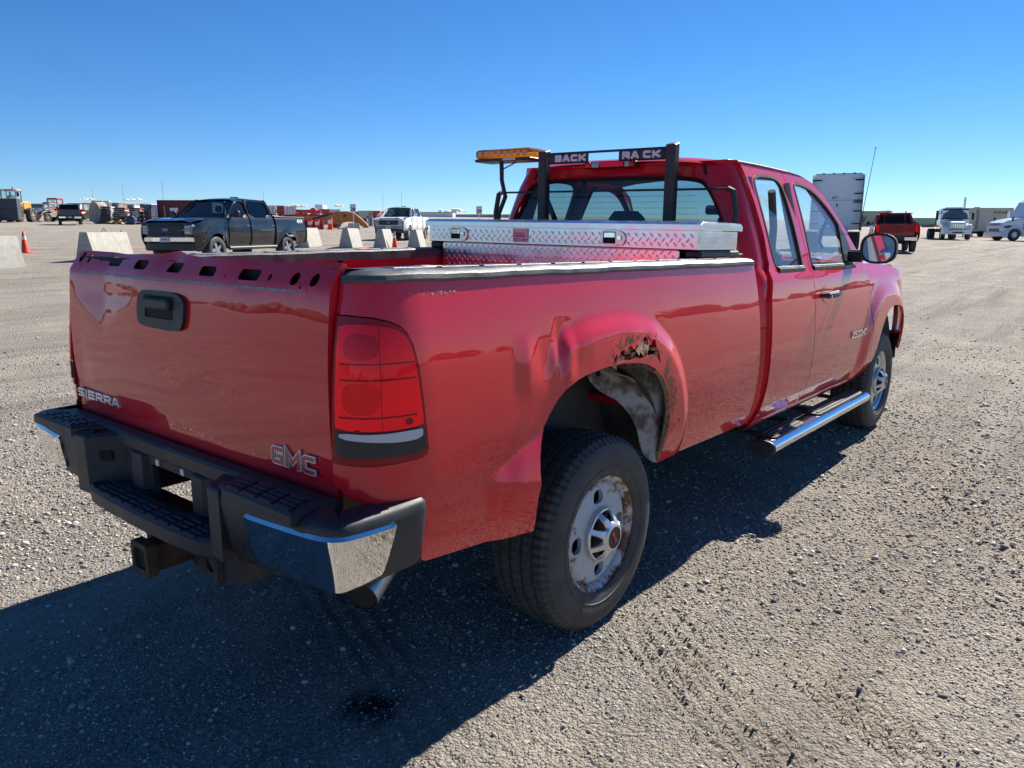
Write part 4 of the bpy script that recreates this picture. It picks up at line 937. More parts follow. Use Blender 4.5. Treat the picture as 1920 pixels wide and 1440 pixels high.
apil = [(3.49, 1.372), (3.36, 1.500), (3.24, 1.615), (3.12, 1.715), (2.978, 1.832), (2.803, 1.903), (2.619, 1.934), (2.45, 1.944)]
def seal(win, f, sgn, parent, w=.016):
    c = np.mean(win, 0); o = [(p[0]+(p[0]-c[0])*.0+0, p[1]) for p in win]
    q = np.array(win); e0 = q-np.roll(q, 1, 0); e1 = np.roll(q, -1, 0)-q
    nn = np.stack([(e0+e1)[:, 1], -(e0+e1)[:, 0]], 1); nn /= np.linalg.norm(nn, axis=1)[:, None]+1e-9
    out = [tuple(x) for x in q+nn*w*.5]; inn_ = [tuple(x) for x in q-nn*w*.5]
    if abs(np.ptp([p[0] for p in out])) < abs(np.ptp([p[0] for p in inn_])): out, inn_ = inn_, out
    part('window_seal', MB().panel(out, [inn_], lambda x, z: (lambda P_: (P_[0], P_[1]+sgn*.003, P_[2]))(f(x, z)), .03, .014, flip=(sgn > 0)), 'rubber_seal', parent)
for sgn in (-1, 1):
    f = cab_side(sgn)
    d1 = [(x+G_, z) for x, z in rear_seam]+[(x-G_, z) for x, z in mid_seam[::-1]]
    d1 = [p for p in d1]
    ad = part('access_door', MB().panel(d1[::-1], [win1], f, .035, .018, flip=(sgn < 0) is False, sub=.8), RED)
    seal(win1, f, sgn, ad)
    part('door_glass', MB().panel(win1, [], lambda x, z: (lambda P_: (P_[0], P_[1]-sgn*.010, P_[2]))(f(x, z)), .08, flip=(sgn > 0)), 'window_glass', ad)
    d2 = [(x+G_, z) for x, z in mid_seam]+apil[::-1]+[(3.492, 1.30), (3.522, 1.124), (3.518, .97), (3.535, .78), (3.555, .647), (3.552, .55)]
    fd = part('front_door', MB().panel(d2[::-1], [win2], f, .035, .018, flip=(sgn < 0) is False, sub=.8), RED)
    seal(win2, f, sgn, fd)
    part('door_glass', MB().panel(win2, [], lambda x, z: (lambda P_: (P_[0], P_[1]-sgn*.010, P_[2]))(f(x, z)), .08, flip=(sgn > 0)), 'window_glass', fd)
    for (x0, x1) in ((1.79, 2.20), (2.37, 3.24)):   # belt mouldings
        part('belt_moulding', MB().grid(lambda x, j: (x, sgn*(cab_y(1.36)+(.012, .014, .004, -.006)[j]), (1.352, 1.372, 1.384, 1.386)[j]), np.linspace(x0, x1, 12), range(4), flip=(sgn > 0)), 'rail_plastic', ad if x0 < 2 else fd)
    part('mirror_sail', MB().panel([(3.03, 1.385), (3.30, 1.375), (3.13, 1.64), (3.10, 1.64)], [], lambda x, z: (x, sgn*(cab_y(z)+.004), z), .05, .012, flip=(sgn > 0)), 'black_plastic', fd)
    # door handle
    hx = 2.53
    hp = [(x, sgn*(cab_y(1.20)+o_), z) for x, o_, z in ((hx-.13, .004, 1.200), (hx-.105, .040, 1.202), (hx-.04, .048, 1.204), (hx+.06, .046, 1.206), (hx+.12, .036, 1.208), (hx+.145, .006, 1.208))]
    hd = part('door_handle', MB().tube(hp, [.012, .019, .020, .020, .018, .010], 10), 'black_plastic', fd)
    part('handle_cup', MB().panel(oval(hx, 1.205, .10, .052, 20), [], lambda x, z: (x, sgn*(cab_y(z)+.0025-.0*x), z), .03, .0, flip=(sgn > 0)), 'red_paint', hd)
    part('key_lock', MB().cyl((hx-.09, sgn*(cab_y(1.2)+.045), 1.198), (hx-.09, sgn*(cab_y(1.2)+.061), 1.198), .009, n=10), 'chrome', hd)
    # badge
    tm = stroke_text('2500HD', .050, .050, .010, .011, .005)
    if sgn < 0: part('lettering', map_mb(tm, lambda p: (3.262+p[0], -(cab_y(.895+p[1])+.004+p[2]), .897+p[1])), 'chrome', fd)
    # rocker
    part('rocker_panel', MB().grid(lambda x, j: (x, sgn*(cab_y(.55)-(.004, .006, .02, .07)[j]), (.552, .53, .512, .508)[j]), np.linspace(1.52, 3.56, 24), range(4), flip=(sgn > 0)), RED)
    # front fender
    ff = [(3.498, 1.375), (3.498, 1.30), (3.529, 1.124), (3.525, .97), (3.542, .78), (3.561, .647), (3.558, .54), (3.60, .545)]
    far_ = smooth_poly([(3.60, .545), (3.66, .62), (3.70, .74), (3.75, .86), (3.83, .95), (3.93, 1.02), (4.05, 1.045), (4.2, 1.045), (4.33, 1.03), (4.42, .97), (4.475, .88), (4.49, .75), (4.49, .66)], 1, False)
    ff += far_+[(4.60, .66), (4.72, .70), (4.80, .80), (4.82, 1.0), (4.80, 1.15), (4.70, 1.25), (4.55, 1.30), (4.3, 1.335), (4.0, 1.362), (3.8, 1.372)]
    def fend(x, z):
        y = cab_y(min(z, 1.33))+ffl(x, z)
        y -= .14*ss(4.35, 4.95, x)**1.5+.055*ss(1.26, 1.39, z)
        return (x, sgn*y, z)
    part('front_fender', MB().panel(ff, [], fend, .035, .02, flip=(sgn > 0), sub=.8), RED)
    th_ = np.linspace(R(12), R(185), 22)
    part('front_wheel_house', MB().grid(lambda t, y: (4.02+.49*math.cos(t), y, .56+.49*math.sin(t)), th_, [sgn*.62, sgn*.92], flip=(sgn > 0)), 'under_metal')
    part('front_wheel_house', MB().add([(4.02+.49*math.cos(t), sgn*.62, .56+.49*math.sin(t)) for t in th_], [tuple(range(22))]), 'under_metal')
    # mirror
    mh = part('side_mirror', MB().grid(lambda a, j: (lambda rr, xx: (xx, sgn*(1.128+.112*rr*np.sign(math.cos(a))*abs(math.cos(a))**.75), 1.488+.098*rr*np.sign(math.sin(a))*abs(math.sin(a))**.75))((.90, 1.0, 1.0, .97, .80, .45, .001)[j], (2.988, 2.985, 3.00, 3.04, 3.075, 3.095, 3.10)[j]), [2*math.pi*k/36 for k in range(36)], range(7), closeu=True, flip=(sgn > 0)), 'black_plastic', label='black door mirror with round blind-spot mirror' if sgn < 0 else None)
    part('mirror_glass', MB().panel([(sgn*(1.128+.098*np.sign(math.cos(a))*abs(math.cos(a))**.75), 1.488+.084*np.sign(math.sin(a))*abs(math.sin(a))**.75) for a in [2*math.pi*k/32 for k in range(32)]], [], lambda y, z: (2.993-.062*(abs(y)-1.128), y, z), .05, flip=True), 'mirror_face', mh)
    part('blind_spot_mirror', MB().grid(lambda a, r: (2.990-.012*(1-(r/.036)**2), sgn*(1.172)+r*math.cos(a), 1.455+r*math.sin(a)), [2*math.pi*k/24 for k in range(24)], [.036, .03, .02, .01, .0005], closeu=True, flip=False), 'mirror_face', mh)
    part('mirror_arm', MB().prism([(3.00, sgn*1.03), (3.07, sgn*1.03), (3.25, sgn*.915), (3.08, sgn*.915)], 'z', 1.395, 1.475, .014), 'black_plastic', mh)

# cab rear corners and rear wall
def cab_rear(s, z, off=0.0):
    a = abs(s); sg = 1 if s >= 0 else -1; Yc = cab_y(z)-.002; L_ = .75
    r = .055+.055*ss(1.25, 1.45, z); xr = 1.470+max(0, z-1.38)*.09+.02*ss(1.80, 1.93, z)-off; flat = Yc-r
    if a <= L_: return (xr+.012*(a/L_)**4, sg*a/L_*flat, z)
    t = min((a-L_)/r, math.pi/2); y = flat+r*math.sin(t); x = xr+.012+r*(1-math.cos(t))
    if (a-L_)/r > math.pi/2: x += (a-L_)-r*math.pi/2
    return (x, sg*y, z)
def s_of(xseam, z):
    r = .055+.055*ss(1.25, 1.45, z); xr = 1.482+max(0, z-1.38)*.09+.02*ss(1.80, 1.93, z); d = xseam-xr
    if d >= r: return .75+r*math.pi/2+(d-r)
    return .75+r*math.acos(max(-1, 1-d/r))
rs = [(s_of(x, z)-.001, z) for x, z in rear_seam]
rw = smooth_poly([(-.757, 1.40), (-.752, 1.62), (-.71, 1.815), (-.64, 1.852), (-.3, 1.866), (.3, 1.866), (.64, 1.852), (.71, 1.815), (.752, 1.62), (.757, 1.40), (.66, 1.37), (-.66, 1.37)], 2)
cb = part('cab_back', MB().panel([(-a, z) for a, z in rs]+[(a, z) for a, z in rs[::-1]], [rw], cab_rear, .045, .02, flip=False, sub=.8), RED)
rg_ = part('rear_window', MB().panel(rw, [], lambda s, z: cab_rear(s, z, -.010), .08, flip=False), 'rear_glass', cb)
ro = [(p[0]*1.0, p[1]) for p in rw]; ri = [(p[0]*.965, 1.615+(p[1]-1.615)*.93) for p in rw]
part('window_frit', MB().panel(ro, [ri], lambda s, z: cab_rear(s, z, -.0085), .04, flip=False), 'matte_black', rg_)
for k in range(11):
    z = 1.46+k*.033; part('defroster_line', MB().tube([cab_rear(s, z, -.0075) for s in np.linspace(-.60, .60, 9)], .0009, 4), 'matte_black', rg_)
# roof
def roof(x, t):
    y0 = cab_y(1.93)+.004; y = t*y0
    fr = ss(2.45, 3.0, x); z = 1.982-.012*((x-2.1)/.8)**2-.042*abs(t)**3.2
    z -= .040*max(0, (1.60-x)/.13)**2 if x < 1.60 else 0
    z -= .055*fr**2
    if x < 1.66: x = x+(1.66-x)*.75*abs(t)**7
    return (x, y, z)
xs = [1.492, 1.50, 1.515, 1.54, 1.58, 1.65, 1.8, 2.0, 2.2, 2.4, 2.5, 2.6, 2.7, 2.78]
part('roof', MB().grid(roof, xs, [math.sin(math.pi/2*k/14) if False else -1+2*k/28 for k in range(29)]), RED)
for s in (-1, 1): part('roof_ditch_moulding', MB().tube([(lambda q_: (q_[0]-.003, q_[1], q_[2]))(cab_rear(s*.70, z_)) for z_ in (1.87, 1.90, 1.93)]+[(roof(x, s*.93)[0], roof(x, s*.93)[1], roof(x, s*.93)[2]+.001) for x in xs[4:-1]], .009, 6), 'rubber_seal')
# brake light on the roof edge
ch = part('high_brake_light', MB().box(1.478, 1.52, -.175, .175, 1.915, 1.957, .008), 'black_plastic', cb)
part('red_lens', MB().box(1.470, 1.482, -.10, .06, 1.918, 1.955, .005).box(1.470, 1.482, .125, .165, 1.918, 1.955, .005).box(1.470, 1.482, -.165, -.145, 1.918, 1.955, .005), 'red_lens', ch)
part('cargo_lens', MB().box(1.471, 1.482, .065, .12, 1.920, 1.953, .005).box(1.471, 1.482, -.14, -.105, 1.920, 1.953, .005), 'clear_lens', ch)
# windscreen, cowl, hood, front end
def wsf(t, v): x = 2.76+.72*v; return (x+.10*(1-t*t)*v, t*(.70+.16*v), 1.908-.53*v-.03*(1-v)*t*t)
part('windscreen', MB().grid(wsf, [-1+2*k/16 for k in range(17)], [k/10 for k in range(11)], flip=True), 'windscreen_glass')
for s in (-1, 1): part('a_pillar', MB().grid(lambda v, j: ((lambda P_, Q_: tuple(P_[i]*(1-j)+Q_[i]*j for i in range(3)))(wsf(s*.985, v), (lambda x, z: (x, s*(cab_y(z)-.001), z))(*[float(np.interp(v, np.linspace(0, 1, 5), q_)) for q_ in ((2.80, 2.98, 3.12, 3.30, 3.49), (1.894, 1.825, 1.715, 1.555, 1.372))]))), [k/12 for k in range(13)], [0, .5, 1], flip=(s < 0)), RED)
def hood(x, t):
    w = .905-.10*ss(4.2, 4.95, x); z = 1.405-.02*((x-3.5)/1.4)**2-.075*ss(4.3, 4.98, x)**2-.045*abs(t)**3+.018*math.exp(-((abs(t)-.45)/.16)**2)
    return (x, t*w, z)
part('hood', MB().grid(hood, np.linspace(3.52, 4.93, 24), [-1+2*k/24 for k in range(25)]), RED)
part('cowl', MB().box(3.42, 3.56, -.86, .86, 1.33, 1.375, .01), 'black_plastic')
fg = part('front_fascia', MB().prism([(4.60, -.80), (4.90, -.72), (4.99, -.50), (5.02, 0), (4.99, .50), (4.90, .72), (4.60, .80)], 'z', .80, 1.28, .03), RED)
part('grille', MB().box(4.98, 5.04, -.48, .48, .95, 1.22, .02), 'chrome', fg)
for k in range(4): part('grille_bar', MB().box(5.03, 5.05, -.44, .44, .98+k*.06, 1.01+k*.06, .006), 'black_plastic', fg)
for s in (-1, 1):
    part('headlamp', MB().prism([(4.86, s*.50), (5.0, s*.50), (4.93, s*.74), (4.80, s*.80)], 'z', .95, 1.22, .02), 'clear_lens', fg)
    part('front_bumper', MB().prism([(4.60, s*0), (5.08, s*0), (5.07, s*.6), (4.98, s*.86), (4.80, s*.93), (4.56, s*.955), (4.56, s*.92)], 'z', .55, .80, .02), 'chrome')
# antenna mast on the right fender
ant = [(3.55, -.83, 1.385), (3.57, -.842, 1.60), (3.635, -.885, 2.19)]
part('antenna', MB().tube(ant, [.004, .0028, .0018], 8).cyl(ant[0], (3.552, -.83, 1.41), .014, .008, 12).cyl((3.635, -.885, 2.185), (3.636, -.8855, 2.197), .0035, n=8), 'black_plastic')

# ---- running boards
for sgn in (-1, 1):
    oc = [(sgn*y, z) for y, z in smooth_poly([(.90, .43), (.935, .448), (1.01, .452), (1.048, .438), (1.058, .41), (1.045, .382), (1.0, .37), (.93, .372), (.895, .395)], 2)]
    bo = part('running_board', MB().prism(oc, 'x', 1.60, 3.46), 'chrome')
    part('board_end', MB().prism([(sgn*.976+(p[0]-sgn*.976)*1.03, .413+(p[1]-.413)*1.05) for p in oc], 'x', 1.575, 1.60, .006), 'black_plastic', bo)
    part('board_end', MB().prism(oc, 'x', 3.46, 3.475, .004), 'chrome', bo)
    for (x0, x1) in ((1.66, 2.16), (2.42, 3.40)):
        pd = part('board_pad', MB().prism([(x0, sgn*.905), (x1, sgn*.905), (x1, sgn*1.005), (x1-.03, sgn*1.022), (x0+.03, sgn*1.022), (x0, sgn*1.005)], 'z', .447, .459, .003), 'black_plastic', bo)
        for k in range(3): part('pad_rib', MB().box(x0+.03, x1-.03, sgn*(.925+k*.032), sgn*(.940+k*.032), .458, .465, .002), 'black_plastic', pd)
    for x in (1.72, 2.16, 2.55, 3.10): part('board_bracket', MB().box(x, x+.05, sgn*.60, sgn*.93, .43, .45, .004).box(x, x+.05, sgn*.80, sgn*.82, .43, .56, .003), 'dark_metal', bo)

# ---- interior
def seat(x, y, w, hb, head=True):
    s = part('seat', MB().box(x-.02, x+.52, y-w/2, y+w/2, .92, 1.08, .05), 'interior_grey')
    M_ = Matrix.Translation((x, y, 1.05)) @ Matrix.Rotation(R(-14), 4, 'Y')
    part('seat_back', MB().box(-.14, .0, -w/2, w/2, 0, hb, .055, M_), 'interior_grey', s)
    if head: part('headrest', MB().box(-.125, -.01, -.145, .145, hb+.02, hb+.22, .05, M_).cyl(M_ @ Vector((-.06, -.06, hb-.05)), M_ @ Vector((-.06, -.06, hb+.06)), .008, n=6).cyl(M_ @ Vector((-.06, .06, hb-.05)), M_ @ Vector((-.06, .06, hb+.06)), .008, n=6), 'interior_grey', s)
seat(2.62, -.42, .54, .47); seat(2.62, .42, .54, .47); seat(2.62, 0, .26, .34, False)
part('rear_bench', MB().box(1.60, 1.98, -.72, .72, .90, 1.02, .05).box(1.56, 1.66, -.70, .70, 1.0, 1.40, .04), 'interior_grey')
for y in (-.40, .40): part('rear_headrest', MB().box(1.585, 1.66, y-.17, y+.17, 1.33, 1.50, .05), 'interior_grey')
part('dashboard', MB().box(3.15, 3.50, -.78, .78, 1.0, 1.34, .06), 'interior_grey')
ctr = Vector((3.08, .42, 1.28)); M_ = Matrix.Translation(ctr) @ Matrix.Rotation(R(62), 4, 'Y')
part('steering_wheel', MB().tube([M_ @ Vector((.19*math.cos(a), .19*math.sin(a), 0)) for a in [2*math.pi*k/28 for k in range(28)]], .014, 8, close=True).cyl(M_ @ Vector((0, 0, -.02)), M_ @ Vector((0, 0, .02)), .06, n=16).cyl(M_ @ Vector((0, -.18, 0)), M_ @ Vector((0, .18, 0)), .015, n=6), 'interior_grey')
part('rear_view_mirror', MB().box(3.02, 3.06, -.12, .12, 1.70, 1.77, .015), 'black_plastic')
part('headliner', MB().grid(lambda x, t: (x, roof(x, t)[1]*.92, roof(x, t)[2]-.035), xs[3:-1], [-1, -.8, -.5, 0, .5, .8, 1], flip=True), 'interior_light')
part('cab_floor', MB().box(1.55, 3.5, -.88, .88, .60, .64), 'interior_grey')
for s in (-1, 1):
    part('door_trim', MB().box(2.36, 3.45, s*.90, s*.915, .66, 1.35, .01).box(1.60, 2.28, s*.90, s*.915, .66, 1.35, .01), 'interior_grey')
    part('belt_pillar', MB().tube([(2.33, s*.86, 1.36), (2.30, s*.80, 1.60), (2.30, s*.73, 1.86)], .035, 8), 'interior_light'); part('belt_pillar', MB().tube([(1.72, s*.86, 1.36), (1.74, s*.80, 1.60), (1.75, s*.72, 1.86)], .03, 8), 'interior_light')
    part('seat_belt', MB().tube([(1.93, s*.80, 1.80), (2.05, s*.78, 1.60), (2.10, s*.76, 1.45), (2.02, s*.74, 1.2)], .022, 6), 'interior_grey')
    part('grab_handle', MB().tube([(2.95, s*.80, 1.66), (2.96, s*.77, 1.60), (2.93, s*.77, 1.52), (2.90, s*.80, 1.48)], .012, 8), 'interior_grey')
# ================================================================== load on the truck: tool box, headache rack
def P3(mb): return map_mb(mb, rk)
tb = thing('tool_box', 'bright diamond-plate aluminium tool box across the red truck bed', 'tool box', (1.10, 0, 1.44))
def tpart(name, mb, mat, parent=tb, sm=32, label=None): return obj(name, map_mb(mb, lambda p: (lambda q: (q[0]-1.10, q[1], q[2]-1.44))(rk(p))), MAT[mat], parent, sm, label=label)
X0, X1, YB = .868, 1.335, .885
bodyb = tpart('box_body', MB().box(X0+.012, X1-.01, -YB+.012, YB-.012, 1.475, 1.568, .004), 'aluminium_plate')
tub = tpart('box_tub', MB().box(X0+.022, X1-.03, -.775, .775, 1.10, 1.474, .006), 'aluminium_plate')
lid = tpart('box_lid', MB().prism([(X0-.006, 1.566), (X0-.006, 1.592), (X0+.022, 1.606), (X1-.02, 1.606), (X1+.004, 1.592), (X1+.004, 1.566)], 'y', -YB-.008, YB+.008, .004), 'aluminium_plate')
def treads(rect, fn, pitch, parent, ln=.011, w=.0034, h=.0022):
    """raised diamond bars of tread plate on a flat face, joined as they are too many to pick apart"""
    a0, a1, b0, b1 = rect; m = MB(); i = 0; b = b0+pitch*.5
    while b < b1-pitch*.25:
        a = a0+pitch*.5+(pitch*.5 if i % 2 else 0); 
        while a < a1-pitch*.3:
            d = 1 if i % 2 == 0 else -1; c = .7071
            ux, uy = c, c*d; px_, py_ = -uy, ux; q = []
            for s, t, hh in ((-1, 0, 0), (-.35, -1, .35), (.35, -1, .35), (1, 0, 0), (.35, 1, .35), (-.35, 1, .35), (-.5, 0, 1), (.5, 0, 1)):
                q.append(fn(a+ux*ln*s+px_*w*t, b+uy*ln*s+py_*w*t, h*hh))
            m.add(q, [(0, 1, 6), (1, 2, 7, 6), (2, 3, 7), (3, 4, 7), (4, 5, 6, 7), (5, 0, 6)])
            a += pitch
        i += 1; b += pitch*.5
    o = tpart('tread_bars', m, 'aluminium_plate', parent, 60); o['kind'] = 'stuff'; return o
treads((-YB+.02, YB-.02, 1.477, 1.566), lambda a, b, h: (X0+.012-h, a, b), .042, bodyb, .0155, .0046, .0032)
treads((-.77, .77, 1.25, 1.473), lambda a, b, h: (X0+.022-h, a, b), .042, tub, .0155, .0046, .0032)
treads((-YB, YB, 1.567, 1.591), lambda a, b, h: (X0-.006-h, a, b), .036, lid, .012, .0040, .003)
treads((X0+.02, X1-.02, 1.477, 1.566), lambda a, b, h: (a, -YB+.012-h, b), .021, bodyb, .007, .0024, .0016)
treads((X0+.025, X1-.02, -YB, YB), lambda a, b, h: (a, b, 1.606+h), .030, lid)
treads((X0+.0, X1-.0, 1.568, 1.604), lambda a, b, h: (a, -YB-.008-h, b), .021, lid, .007, .0024, .0016)
for y in (-.41, .64):
    lk = tpart('latch', MB().panel(smooth_poly([(y-.055, 1.482), (y+.055, 1.482), (y+.06, 1.54), (y+.055, 1.563), (y-.035, 1.563), (y-.075, 1.548), (y-.085, 1.52), (y-.075, 1.495)], 1), [rrect(y-.028, y+.045, 1.495, 1.553, .006)], lambda a, b: (X0+.002, a, b), .03, .012, flip=True), 'steel_bright')
    tpart('latch_pocket', MB().box(X0+.008, X0+.012, y-.03, y+.047, 1.493, 1.555), 'matte_black', lk)
    tpart('latch_paddle', MB().box(X0-.002, X0+.006, y-.024, y+.040, 1.522, 1.550, .003), 'chrome', lk)
    tpart('key_lock', MB().cyl((X0-.006, y-.052, 1.524), (X0+.006, y-.052, 1.524), .011, n=14), 'chrome', lk)
st_ = tpart('dealer_sticker', MB().box(X0+.0075, X0+.0085, .118, .222, 1.486, 1.560), 'sticker_white', tb)
tpart('sticker_band', MB().box(X0+.0065, X0+.0073, .140, .214, 1.532, 1.538).box(X0+.0065, X0+.0073, .146, .214, 1.528, 1.5315), 'sticker_orange', st_)
tpart('sticker_band', MB().box(X0+.0065, X0+.0073, .135, .214, 1.514, 1.525), 'grey_decal', st_)
tpart('sticker_text', map_mb(text_mb('905-771-4180', .021, .0008, .0003, .78), lambda p: (X0+.0066-p[2], .170-p[0], 1.499+p[1])), 'grey_decal', st_)
for s in (-1, 1): tpart('box_foot', MB().box(X0+.03, X1-.0, s*.80, s*.885, 1.438, 1.474, .008), 'black_plastic')

rack = thing('headache_rack', 'black steel headache rack behind the red cab with white lettering', 'rack', (1.42, 0, 1.45))
def rpart(name, mb, mat, parent=rack, sm=32): return obj(name, map_mb(mb, lambda p: (lambda q: (q[0]-1.42, q[1], q[2]-1.45))(rk(p))), MAT[mat], parent, sm)
XR_ = 1.425
for s in (-1, 1):
    rpart('upright', MB().prism([(XR_-.022, 1.45), (XR_+.03, 1.45), (XR_+.03, 2.035), (XR_-.022, 2.022)], 'y', s*.432-.03, s*.432+.03, .006), 'dark_metal')
    rpart('side_post', MB().tube([(XR_, s*.80, 1.45), (XR_, s*.815, 1.66), (XR_, s*.79, 1.775), (XR_, s*.765, 1.785)], .016, 8), 'dark_metal')
    rpart('rack_foot', MB().box(1.38, 1.44, s*.44, s*.86, 1.437, 1.458, .004), 'dark_metal')
rpart('cross_bar', MB().cyl((XR_, -.79, 1.785), (XR_, .79, 1.785), .006, n=8), 'dark_metal')
rpart('top_bar', MB().box(XR_-.01, XR_+.012, -.40, .40, 2.000, 2.012, .003), 'dark_metal')
rpart('base_bar', MB().box(XR_-.015, XR_+.02, -.80, .80, 1.47, 1.50, .004), 'dark_metal')
np1 = rpart('name_plate', MB().box(XR_-.016, XR_+.004, .105, .395, 1.945, 2.005, .005), 'black_plastic')
np2 = rpart('name_plate', MB().box(XR_-.016, XR_+.004, -.395, -.105, 1.945, 2.005, .005), 'black_plastic')
def rtext(t, y, par, sz=.062): rpart('lettering', map_mb(stroke_text(t, .040, .050, .007, .0135, .002), lambda p: (XR_-.0165-p[2]-.0005, y-p[0], 1.9755+p[1])), 'white_decal', par)
rtext('BACK', .224, np1); rtext('RA', -.185, np2); rtext('CK', -.318, np2)
lb = rpart('light_bar_base', MB().prism(rrect(.485, .935, -.055+XR_, .085+XR_, .02)and [(XR_-.07, .485), (XR_+.09, .485), (XR_+.09, .935), (XR_-.07, .935)], 'z', 1.972, 1.992, .006), 'black_plastic')
rpart('amber_dome', MB().prism([(XR_-.064, .490), (XR_+.085, .490), (XR_+.085, .930), (XR_-.064, .930)], 'z', 1.992, 2.048, .012), 'amber_lens', lb)
for k in range(8): rpart('dome_rib', MB().box(XR_-.067, XR_-.062, .515+k*.052, .515+k*.052+.034, 2.000, 2.036, .002), 'amber_box', lb)
rpart('maker_plate', MB().box(XR_-.0725, XR_-.0705, .60, .70, 1.976, 1.989), 'sticker_white', lb)
rpart('light_bracket', MB().tube([(XR_, .80, 1.46), (XR_, .79, 1.65), (XR_, .735, 1.76), (XR_, .765, 1.86), (XR_, .77, 1.975)], .014, 8), 'dark_metal', lb)
rpart('light_cable', MB().tube([(XR_+.02, .66, 1.975), (XR_+.01, .70, 1.955), (XR_+.005, .765, 1.93)], .004, 6), 'rubber_seal', lb)

# ================================================================== the yard behind
def place(px, U):
    V = (px-960)/1419.05*(U*.98+.3); p = CAM[:2]+FH*U+RH*V; return float(p[0]), float(p[1]), tz(p[0], p[1])
def head(dV, dU): d = FH*dU+RH*dV; return math.atan2(d[1], d[0])
FACE = head(0, -1)                                  # heading of something that looks straight at the viewer

def arcp(cx, cz, r, a0, a1, n=12): return [(cx+r*math.cos(R(a0+(a1-a0)*k/n)), cz+r*math.sin(R(a0+(a1-a0)*k/n))) for k in range(n+1)]
def road_wheel(root, x, y, r, w, sgn, rimmat, spokes=5):
    wl = bpy.data.objects.new('wheel', None); COL.objects.link(wl); wl.parent = root; wl.location = (x, y, r)
    ri = r*.60
    obj('tyre', MB().lathe([(ri, 0), (ri+.03*r, sgn*.012), (r*.86, sgn*.014), (r*.97, -sgn*.006), (r, -sgn*.03), (r, -sgn*(w-.03)), (r*.96, -sgn*w), (ri, -sgn*w)], 36, 'y'), MAT['tyre_rubber'], wl, 40)
    rm = obj('rim', MB().lathe([(ri, .002*sgn), (ri*.95, -.012*sgn), (ri*.9, -.05*sgn), (ri*.88, -sgn*w)], 36, 'y').lathe([(.001, -.07*sgn), (ri*.9, -.07*sgn)], 36, 'y'), MAT['dark_metal'], wl, 40)
    for k in range(spokes):
        a = 2*math.pi*k/spokes; c, s = math.cos(a), math.sin(a); q = []
        for rr, ww in ((.02, .05), (ri*.93, .045)):
            for t in (-ww, ww): q.append((rr*c-t*s, -sgn*.02, rr*s+t*c))
        for rr, ww in ((.02, .05), (ri*.93, .045)):
            for t in (-ww, ww): q.append((rr*c-t*s, -sgn*.06, rr*s+t*c))
        obj('spoke', MB().add(q, [(0, 1, 3, 2), (4, 6, 7, 5), (0, 2, 6, 4), (1, 5, 7, 3)]), MAT[rimmat], rm, 40)
    obj('hub', MB().cyl((0, -sgn*.07, 0), (0, -sgn*.012, 0), .06, n=14), MAT[rimmat], rm, 40)

